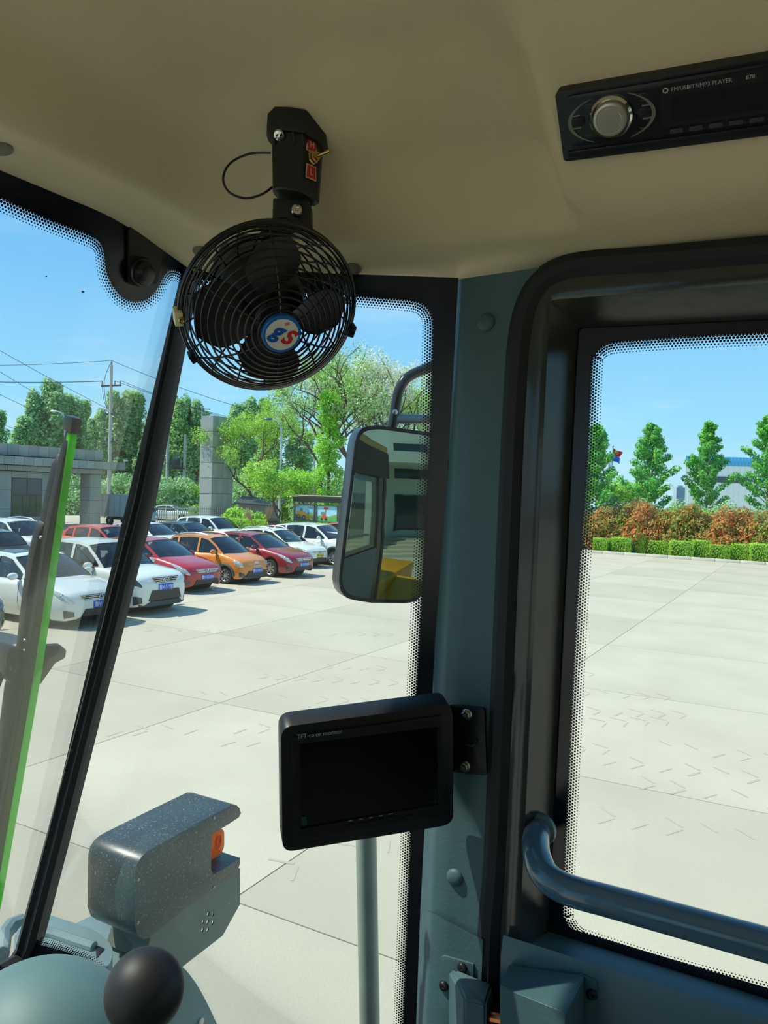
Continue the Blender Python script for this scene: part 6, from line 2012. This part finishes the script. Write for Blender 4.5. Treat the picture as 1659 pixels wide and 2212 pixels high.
# ---- upright dense trees (poplar like), three builds then copies
def poplar_build(seed, h=14.0, w=2.4, cols=GREENS_D, nclump=110, per=85, size=0.34, lean=0.0):
    rg = np.random.default_rng(seed)
    cs = []
    tips = [(rg.uniform(-0.45, 0.45) * w, rg.uniform(-0.4, 0.4) * w, rg.uniform(0.84, 1.0)) for _ in range(4)]
    tips[0] = (0.1 * w, 0, 1.0)
    for k in range(nclump):
        t = rg.uniform(0.10, 1.0) ** 0.85
        tp = tips[rg.integers(0, 4)]
        z = 0.10 * h + t * 0.90 * h * tp[2]
        prof = (1 - t ** 1.7) ** 0.95 * (0.75 + 0.25 * min(1, t * 4))
        a = rg.uniform(0, 2 * math.pi)
        r = w * prof * math.sqrt(rg.uniform(0.1, 1))
        cs.append((tp[0] * t + r * math.cos(a), tp[1] * t + r * math.sin(a), z))
    for tp in tips:
        for k in range(9):
            t = 0.80 + 0.20 * k / 8
            cs.append((tp[0] * t + rg.uniform(-1, 1) * 0.5 * (1.04 - t) / 0.2, tp[1] * t, 0.10 * h + t * 0.90 * h * tp[2]))
    P, N = clump_points(rg, cs, per, 0.62, 1.2)
    root = empty('tree')
    leaf_object('foliage', P, N, size, mixcol(rg, len(P), cols), parent=root, seed=seed)['kind'] = 'stuff'
    g = G().tube([(0, 0, 0), (0.1, 0, h * 0.4), (tips[0][0] * 0.6, 0, h * 0.85)], [0.22, 0.14, 0.04], 8)
    g.build('trunk', M_bark, root, local=True)
    return root
def place(proto, used, loc, rz, sc, label, group, cat='tree'):
    o = proto if not used[0] else copy_tree(proto)
    used[0] = True
    o.location = loc
    o.rotation_euler = (0, 0, rz)
    o.scale = sc if isinstance(sc, (tuple, list)) else (sc, sc, sc)
    tag(o, label, cat, group)
    return o
pop = [(poplar_build(11, 14, 2.5), [False]), (poplar_build(12, 14, 2.9, nclump=130), [False]), (poplar_build(13, 14, 2.2, cols=GREENS_D + GREENS_Y[:1]), [False])]
grp = 'tall dark green trees behind the gatehouse'
rgp = random.Random(3)
spec = [  # pixel x, top y, depth, kind, width factor, label
    (44, 905, 92, 1, 1.1, 'leftmost low dark green tree behind the gatehouse'),
    (78, 850, 94, 0, 1.0, 'dark green tree left of the tallest one behind the gatehouse'),
    (106, 828, 95, 1, 1.0, 'tallest dark green tree behind the gatehouse'),
    (146, 858, 98, 2, 0.9, 'dark green tree behind the curved street lamp'),
    (172, 868, 99, 0, 1.0, 'dark green tree right of the curved street lamp'),
    (212, 890, 96, 1, 0.9, 'dark green tree directly left of the tall utility pole'),
    (270, 854, 97, 0, 1.05, 'dark green tree right of the tall utility pole'),
    (296, 853, 99, 2, 1.1, 'dark green tree beside the upper part of the black glass joint'),
    (322, 902, 94, 1, 0.9, 'low dark green tree left of the black glass joint'),
    (378, 872, 98, 2, 1.0, 'dark green tree behind the left transformer pole'),
    (396, 862, 100, 0, 1.0, 'dark green tree behind the right transformer pole'),
    (430, 872, 99, 1, 0.9, 'dark green tree just left of the gate pillar'),
    (522, 880, 88, 1, 1.0, 'dark green tree just right of the gate pillar'),
    (548, 866, 90, 0, 1.0, 'green tree behind the lamp with the dark head'),
    (590, 905, 84, 2, 1.1, 'green tree behind the arm of the lamp with the dark head'),
    (640, 930, 86, 1, 1.2, 'shorter green tree left of the big tree trunk'),
    (-10, 890, 96, 0, 1.0, 'dark green tree at the left picture edge behind the gatehouse')]
for i, (px, py, d, k, wf, lab) in enumerate(spec):
    t = at(px, py, d)
    s = t.z / 14.0
    place(*pop[k], (t.x, t.y, 0), rgp.uniform(0, 6.28), (s * wf * 1.1, s * wf * 1.1, s), lab, grp)
# low undergrowth that closes the gaps under those trees
def bush_build(seed, cols, per=60, ncl=46, rx=1.0, rz=1.0, size=0.20, name='bush', wts=None, clr=0.34):
    rg = np.random.default_rng(seed)
    cs = []
    for k in range(ncl):
        d = rg.normal(size=3)
        d /= np.linalg.norm(d)
        d[2] = abs(d[2])
        r = rg.uniform(0.55, 1.0)
        cs.append((d[0] * r * rx * 0.85, d[1] * r * rx * 0.85, 0.12 + d[2] * r * rz * 0.85))
    P, N = clump_points(rg, cs, per, clr * min(rx, rz), 0.8)
    P[:, 2] = np.maximum(P[:, 2], 0.03)
    root = empty(name)
    leaf_object('foliage', P, N, size, mixcol(rg, len(P), cols, wts), parent=root, seed=seed)['kind'] = 'stuff'
    g = G()
    for k in range(5):
        a = 2 * math.pi * k / 5
        g.tube([(0.05 * math.cos(a), 0.05 * math.sin(a), 0), (0.45 * rx * math.cos(a), 0.45 * rx * math.sin(a), 0.6 * rz)], [0.035, 0.012], 5)
    g.build('stems', M_bark, root, local=True)
    return root
bs = [(bush_build(31, GREENS_D, size=0.30, ncl=130, per=90, rx=4.2, rz=4.6, clr=0.24), [False]), (bush_build(32, GREENS_B + GREENS_Y, size=0.28, ncl=130, per=90, rx=4.2, rz=4.6, clr=0.24), [False])]
bm_ = (bush_build(33, GREENS_B + GREENS_Y, size=0.20, ncl=60, per=70, rx=1.4, rz=1.8, clr=0.30), [False])
bk_ = [(bush_build(34, GREENS_B, size=0.18, ncl=70, per=80, rx=2.0, rz=3.2, clr=0.30), [False]), (bush_build(35, GREENS_D, size=0.18, ncl=70, per=80, rx=2.0, rz=3.2, clr=0.30), [False])]
for i, (px, d, wx_, hz, k, lab) in enumerate([
    (60, 80, 4.5, 4.2, 0, 'dark shrub mass behind the gatehouse window'), (165, 82, 4.5, 4.5, 0, 'dark shrub mass seen through the gateway'),
    (262, 78, 4.2, 4.8, 0, 'shrub mass behind the box truck'), (330, 76, 3.6, 4.6, 0, 'shrub mass left of the transformer'),
    (392, 79, 3.8, 4.6, 0, 'shrub mass under the transformer'), (424, 79, 2.6, 3.8, 1, 'bright shrub between the fence and the gate pillar'),
    (540, 76, 4.0, 5.0, 0, 'tall shrub mass right of the gate pillar'), (625, 78, 4.2, 5.2, 1, 'tall light shrub mass left of the big tree'),
    (700, 76, 4.2, 5.0, 0, 'shrub mass behind the notice board'), (790, 78, 4.6, 6.2, 0, 'shrub mass behind the wing mirror'), (870, 80, 4.6, 6.2, 1, 'shrub mass right of the wing mirror')]):
    c = at(px, 1090, d)
    place(*bs[k], (c.x, d, 0), i * 1.3, (wx_ / 4.2, wx_ * 0.8 / 4.2, hz / 4.6), lab, 'shrub masses at the yard edge', 'bush')
# ---- branching trees
def branching(seed, h, spread, cols, leaves, size, trunk_r, bare=0.0, lean=(0, 0), bark=M_bark, clump=0.5, fork=0.42, up=0.5, depth=4, name='tree', wts=None):
    rg = np.random.default_rng(seed)
    rr_ = random.Random(seed)
    segs = []
    tips = []
    def grow(p, d, L, r, lev):
        n = 4
        pts = [p]
        q = p
        for k in range(n):
            d = (d + Vector((rr_.uniform(-1, 1), rr_.uniform(-1, 1), rr_.uniform(-0.5, 0.7))) * 0.20).normalized()
            q = q + d * (L / n)
            pts.append(q)
        segs.append((pts, r, r * 0.55, lev))
        if lev >= depth:
            tips.append(q)
            tips.append(pts[2])
            return
        if lev >= 2:
            tips.append(pts[3])
        kids = 3 if lev < 2 else rr_.choice((2, 3))
        for k in range(kids):
            a = rr_.uniform(0, 6.28)
            o = Vector((math.cos(a), math.sin(a), 0))
            nd_ = (d * (1 - spread) + o * spread + UP * up * 0.3).normalized()
            start = pts[-1] if k < 2 else pts[-2]
            grow(start, nd_, L * rr_.uniform(0.62, 0.82), r * 0.58, lev + 1)
    grow(Vector((0, 0, 0)), (UP + Vector((lean[0], lean[1], 0))).normalized(), h * fork, trunk_r, 0)
    root = empty(name)
    g = G()
    for pts, r0, r1, lev in segs:
        m = len(pts)
        g.tube(pts, [r0 + (r1 - r0) * k / (m - 1) for k in range(m)], 7 if lev < 2 else 5, cap=False)
    g.build('trunk', bark, root, smooth=True, local=True)
    per = max(4, leaves // max(1, len(tips)))
    P, N = clump_points(rg, [tuple(t) for t in tips], per, clump, 0.8)
    leaf_object('foliage', P, N, size, mixcol(rg, len(P), cols, wts), parent=root, seed=seed)['kind'] = 'stuff'
    zs = max(t.z for t in tips)
    return root, zs
def put(tree, zs, px, py, d, label, cat='tree', rz=0.0, wf=1.0, group=None, base=None):
    t = at(px, py, d)
    s = t.z / (zs + 0.35)
    tree.location = (t.x if base is None else at(base, 1100, d).x, t.y, 0)
    tree.scale = (s * wf, s * wf, s)
    tree.rotation_euler = (0, 0, rz)
    return tag(tree, label, cat, group)
big, zs = branching(41, 13.5, 0.50, [(150, 178, 110), (120, 158, 84), (172, 190, 140), (108, 140, 76)], 9000, 0.20, 0.42, lean=(0.10, 0), clump=0.75, depth=5)
put(big, zs, 735, 752, 58, 'big old tree with sparse leaves and dark forked trunk', wf=1.0, base=672)
b2, zs = branching(42, 13.0, 0.48, [(150, 186, 96), (120, 170, 70), (166, 196, 118)], 11000, 0.20, 0.32, lean=(-0.05, 0), clump=0.8, depth=5)
put(b2, zs, 800, 778, 62, 'leafy tree behind the top of the wing mirror', base=775)
b3, zs = branching(43, 12.0, 0.42, [(236, 232, 214), (222, 214, 192), (150, 178, 104), (198, 196, 160)], 12000, 0.19, 0.26, clump=0.8, depth=5, wts=[0.35, 0.3, 0.2, 0.15])
put(b3, zs, 890, 752, 60, 'tree full of pale blossom between the mirror arm and the pillar')
b4, zs = branching(44, 12.0, 0.42, [(236, 232, 214), (222, 214, 192), (150, 178, 104), (168, 196, 110)], 10000, 0.19, 0.24, clump=0.8, depth=5)
put(b4, zs, 945, 790, 63, 'second blossoming tree mostly behind the pillar')
b5, zs = branching(45, 11.0, 0.45, GREENS_Y + GREENS_B[:2], 14000, 0.20, 0.24, clump=0.9, depth=5)
put(b5, zs, 560, 862, 70, 'yellow green leafy tree right of the gate pillar')
b6, zs = branching(46, 11.0, 0.45, GREENS_B + GREENS_D[:2], 14000, 0.20, 0.22, clump=0.9, depth=5)
put(b6, zs, 850, 830, 74, 'green tree deep behind the wing mirror')
# bright green narrow tree in front of the big trunk
def column_tree(seed, h, w, cols, n=12000, size=0.17):
    rg = np.random.default_rng(seed)
    cs = []
    for k in range(150):
        t = rg.uniform(0.02, 1.0)
        r = w * (1.0 - 0.55 * t) * math.sqrt(rg.uniform(0.15, 1)) * (0.8 + 0.35 * math.sin(t * 23))
        a = rg.uniform(0, 6.28)
        cs.append((r * math.cos(a), r * math.sin(a), h * (0.08 + 0.92 * t)))
    P, N = clump_points(rg, cs, n // 150, 0.5, 0.7)
    root = empty('tree')
    leaf_object('foliage', P, N, size, mixcol(rg, len(P), cols), parent=root, seed=seed)['kind'] = 'stuff'
    G().tube([(0, 0, 0), (0.05, 0, h * 0.9)], [0.14, 0.03], 7).build('trunk', M_bark, root, local=True)
    return root
ct = column_tree(51, 10.0, 1.25, GREENS_B)
t = at(714, 842, 54)
ct.location = (t.x, t.y, 0)
ct.scale = (1, 1, t.z / 10.2)
tag(ct, 'narrow bright green tree right of the dark forked trunk', 'tree')
sh1, zs = branching(52, 6.0, 0.5, GREENS_B + GREENS_Y, 9000, 0.17, 0.12, clump=0.65, depth=4)
put(sh1, zs, 588, 985, 50, 'young bright green tree in front of the lamp post', wf=1.35, base=590)
sh2, zs = branching(53, 5.0, 0.5, GREENS_B, 5000, 0.16, 0.10, clump=0.6, depth=4)
put(sh2, zs, 640, 1010, 52, 'small leafy tree left of the notice board', wf=1.3)
for i, (px, d, r, hz, lab) in enumerate([(520, 56, 1.5, 1.9, 'round bright bush right of the pillar foot'), (552, 54, 1.3, 1.7, 'second round bright bush behind the slanting broom'), (424, 70, 1.0, 1.7, 'small bush behind the right end of the picket gate')]):
    c = at(px, 1100, d)
    place(*bm_, (c.x, d, 0), i, (r / 1.4, r / 1.4, hz / 1.8), lab, 'round bushes near the gate', 'bush')
# ---- clipped hedge behind the parked cars: separate box bushes
def boxbush(seed, cols, L=1.6, W=0.9, H=0.75, n=2600, size=0.10, wts=None):
    rg = np.random.default_rng(seed)
    P = rg.uniform(-1, 1, size=(n, 3))
    m = np.max(np.abs(P), axis=1, keepdims=True)
    P = P / m * rg.uniform(0.82, 1.04, size=(n, 1))
    N = P.copy()
    P = P * np.array([L / 2, W / 2, H / 2]) + np.array([0, 0, H / 2 + 0.02])
    P[:, 2] = np.maximum(P[:, 2], 0.02)
    root = empty('hedge_bush')
    leaf_object('foliage', P, N + np.array([0, 0, 0.3]), size, mixcol(rg, n, cols, wts), parent=root, seed=seed)['kind'] = 'stuff'
    G().box((0, 0, H * 0.45), (L * 0.8, W * 0.75, H * 0.8)).build('twig_core', pm('hedge_core', (84, 112, 50), 0.95, noise=(9, 0.4), bump=(20, 0.5)), root, local=True)
    return root
hb_ = (boxbush(61, GREENS_B + GREENS_Y, 2.0, 1.0, 0.95), [False])
ha, hbb = at(505, 1120, 52), at(765, 1120, 46)
for i in range(9):
    p = ha.lerp(hbb, i / 8)
    place(*hb_, (p.x, p.y, 0), math.atan2(hbb.y - ha.y, hbb.x - ha.x), (0.62 * 1.02, 1, 1.15), ('first', 'second', 'third', 'fourth', 'fifth', 'sixth', 'seventh', 'eighth', 'ninth')[i] + ' clipped green bush from the left in the hedge below the notice board', 'clipped hedge behind the parked cars', 'hedge')
hb2 = (boxbush(62, GREENS_B + [(172, 206, 90), (190, 214, 110)], 2.0, 1.0, 0.72, 4600, 0.085), [False])
for i, (px0, px1, y0) in enumerate([(1296, 1326, 1195), (1336, 1378, 1197), (1381, 1410, 1199), (1413, 1465, 1201), (1463, 1516, 1206), (1514, 1556, 1209), (1552, 1597, 1212), (1600, 1640, 1215), (1640, 1690, 1219)]):
    p, q_ = ground(px0, y0 - 1), ground(px1, y0 + (px1 - px0) * 0.07 - 1)
    c = (p + q_) / 2 + kn_ * 0.62 - kd * 0.5
    place(*hb2, (c.x, c.y, 0.08), math.atan2(kd.y, kd.x), ((q_ - p).length / 2.0, 1.0, 1.0 + 0.12 * (i % 3)), ('first', 'second', 'third', 'fourth', 'fifth', 'sixth', 'seventh', 'eighth', 'ninth')[i] + ' clipped low hedge bush from the left along the right hand kerb', 'low hedge bushes along the kerb', 'hedge')
# ---- red tipped photinia hedge behind the kerb
PH = [(206, 118, 72), (222, 134, 84), (186, 136, 80), (160, 140, 76), (122, 142, 66), (96, 132, 62), (226, 100, 74)]
def photinia(seed, w):
    return (bush_build(seed, PH, per=120, ncl=95, rx=1.55, rz=2.75, size=0.155, name='photinia_bush', wts=w, clr=0.26), [False])
ph = [photinia(71, [0.08, 0.06, 0.18, 0.22, 0.26, 0.18, 0.02]), photinia(72, [0.04, 0.03, 0.15, 0.26, 0.28, 0.23, 0.01]), photinia(73, [0.15, 0.12, 0.18, 0.20, 0.17, 0.12, 0.06])]
pn = ['at the left end beside the frit dots', 'left of the flagpoles', 'below the flags', 'with the reddest tips below the flags', 'left of the second young tree', 'behind the second young tree', 'right of the second young tree', 'left of the third young tree', 'behind the third young tree', 'with red tips right of the third young tree', 'below the factory windows', 'left of the fourth young tree', 'behind the fourth young tree', 'at the right picture edge']
for i in range(14):
    px = 1268 + i * 31
    base = KA + kd * ((ground(px, 1193 + (px - 1258) * 0.07) - KA).dot(kd)) + kn_ * (2.6 + 0.5 * (i % 3))
    place(*ph[(0, 1, 2, 2, 0, 1, 1, 0, 1, 2, 2, 0, 1, 0)[i]], (base.x, base.y, 0.08), i * 1.1, (1.0, 0.88, (2.9, 3.0, 3.2, 3.1, 2.8, 2.7, 3.1, 2.7, 2.7, 2.9, 2.9, 2.9, 2.8, 3.0)[i] * 1.02 / 2.75), 'red and green photinia bush ' + pn[i], 'photinia hedge behind the kerb', 'bush')
# darker second line so that no ground shows through
for i in range(9):
    px = 1262 + i * 52
    base = KA + kd * ((ground(px, 1193 + (px - 1258) * 0.07) - KA).dot(kd)) + kn_ * 5.2
    place(*bk_[i % 2], (base.x, base.y, 0.08), i * 0.8, (1.0, 0.8, 1.0), 'green bush number %s from the left in the line behind the photinia hedge' % ('one', 'two', 'three', 'four', 'five', 'six', 'seven', 'eight', 'nine')[i], 'green bushes behind the photinia hedge', 'bush')
rb_, zs = branching(74, 5.0, 0.5, GREENS_B + [(190, 210, 130)], 9000, 0.16, 0.10, clump=0.6, depth=4)
put(rb_, zs, 1358, 1034, 66, 'rounded pale green tree right of the flagpoles', wf=2.0)
# ---- young tiered trees along the kerb
def tiered(seed, h=7.4, w=1.6, cols=None, n=7000, first=0.30):
    rg = np.random.default_rng(seed)
    rr_ = random.Random(seed)
    cs = []
    g = G().tube([(0, 0, 0), (0.04, 0.02, h * 0.5), (0, 0, h * 0.97)], [0.085, 0.06, 0.012], 8)
    br_ = G()
    k = 0
    for i in range(34):
        t = first + (1 - first) * (i / 33) ** 0.95
        L_ = w * (1.05 - 0.95 * ((t - first) / (1 - first)) ** 1.15) * rr_.uniform(0.45, 1.15) + 0.18
        a = i * 2.4 + rr_.uniform(-0.5, 0.5)
        d = Vector((math.cos(a), math.sin(a), 0.62 + 0.6 * rr_.random())).normalized()
        p0 = Vector((0, 0, h * t * 0.93))
        p1 = p0 + d * L_
        br_.tube([p0, p0.lerp(p1, 0.5) - UP * 0.03, p1], [0.024, 0.015, 0.005], 5)
        for s in (0.35, 0.55, 0.75, 0.9, 1.05):
            cs.append(tuple(p0 + d * L_ * s + Vector((0, 0, 0.04))))
    root = empty('tree')
    g.build('trunk', M_barkl, root, smooth=True, local=True)
    br_.build('branches', M_bark, root, local=True)
    P, N = clump_points(rg, cs, n // len(cs), 0.30, 0.75)
    leaf_object('foliage', P, N, 0.16, mixcol(rg, len(P), cols), parent=root, seed=seed)['kind'] = 'stuff'
    return root
TG = [(96, 168, 66), (120, 186, 76), (80, 150, 70), (146, 200, 92), (70, 134, 72)]
for i, (px, py, pb, yb2, w, lab) in enumerate([(1290, 915, 1284, 1193, 1.6, 'young green tree at the left of the kerb row'), (1418, 915, 1402, 1187, 2.3, 'second young green tree from the left with wide tiers'), (1532, 908, 1522, 1190, 2.0, 'third young green tree standing before the factory'), (1648, 896, 1652, 1198, 2.5, 'young green tree at the right picture edge')]):
    c = ground(pb, yb2 - 6)
    dep = (c - EYE).dot(CM.to_3x3() @ Vector((0, 0, -1)))
    hh = at(px, py, dep).z
    tr_ = tiered(81 + i, hh, w, TG, n=12000, first=0.27)
    tr_.location = (c.x, c.y, 0.08)
    tag(tr_, lab, 'tree', 'young trees along the kerb')

# ---- the planting goes on behind the door pillar
for i, (px, py, d, k, lab) in enumerate([(960, 860, 78, 0, 'first tree from the left hidden by the door pillar'), (1010, 880, 80, 1, 'second tree from the left hidden by the door pillar'), (1065, 870, 76, 2, 'third tree from the left hidden by the door pillar'), (1120, 890, 74, 0, 'fourth tree from the left hidden by the door pillar'), (1180, 885, 78, 1, 'fifth tree from the left hidden by the door pillar'), (1230, 905, 76, 2, 'sixth tree from the left hidden by the door pillar')]):
    t = at(px, py, d)
    s = t.z / 14.0
    place(*pop[k], (t.x, t.y, 0), i * 1.7, (s * 1.3, s * 1.3, s), lab, 'trees hidden behind the door pillar')
for i, lab in enumerate(['nearest to the door pillar', 'second from the door pillar edge', 'third from the door pillar edge', 'fourth from the door pillar edge', 'fifth from the door pillar edge', 'sixth from the door pillar edge']):
    base = KA + kd * (-1.6 - 2.3 * i) + kn_ * (2.7 + 0.4 * (i % 2))
    place(*ph[i % 3], (base.x, base.y, 0.08), i * 0.9, (1.0, 0.9, 1.05), 'photinia bush out of sight behind the frame, ' + lab, 'photinia hedge behind the kerb', 'bush')
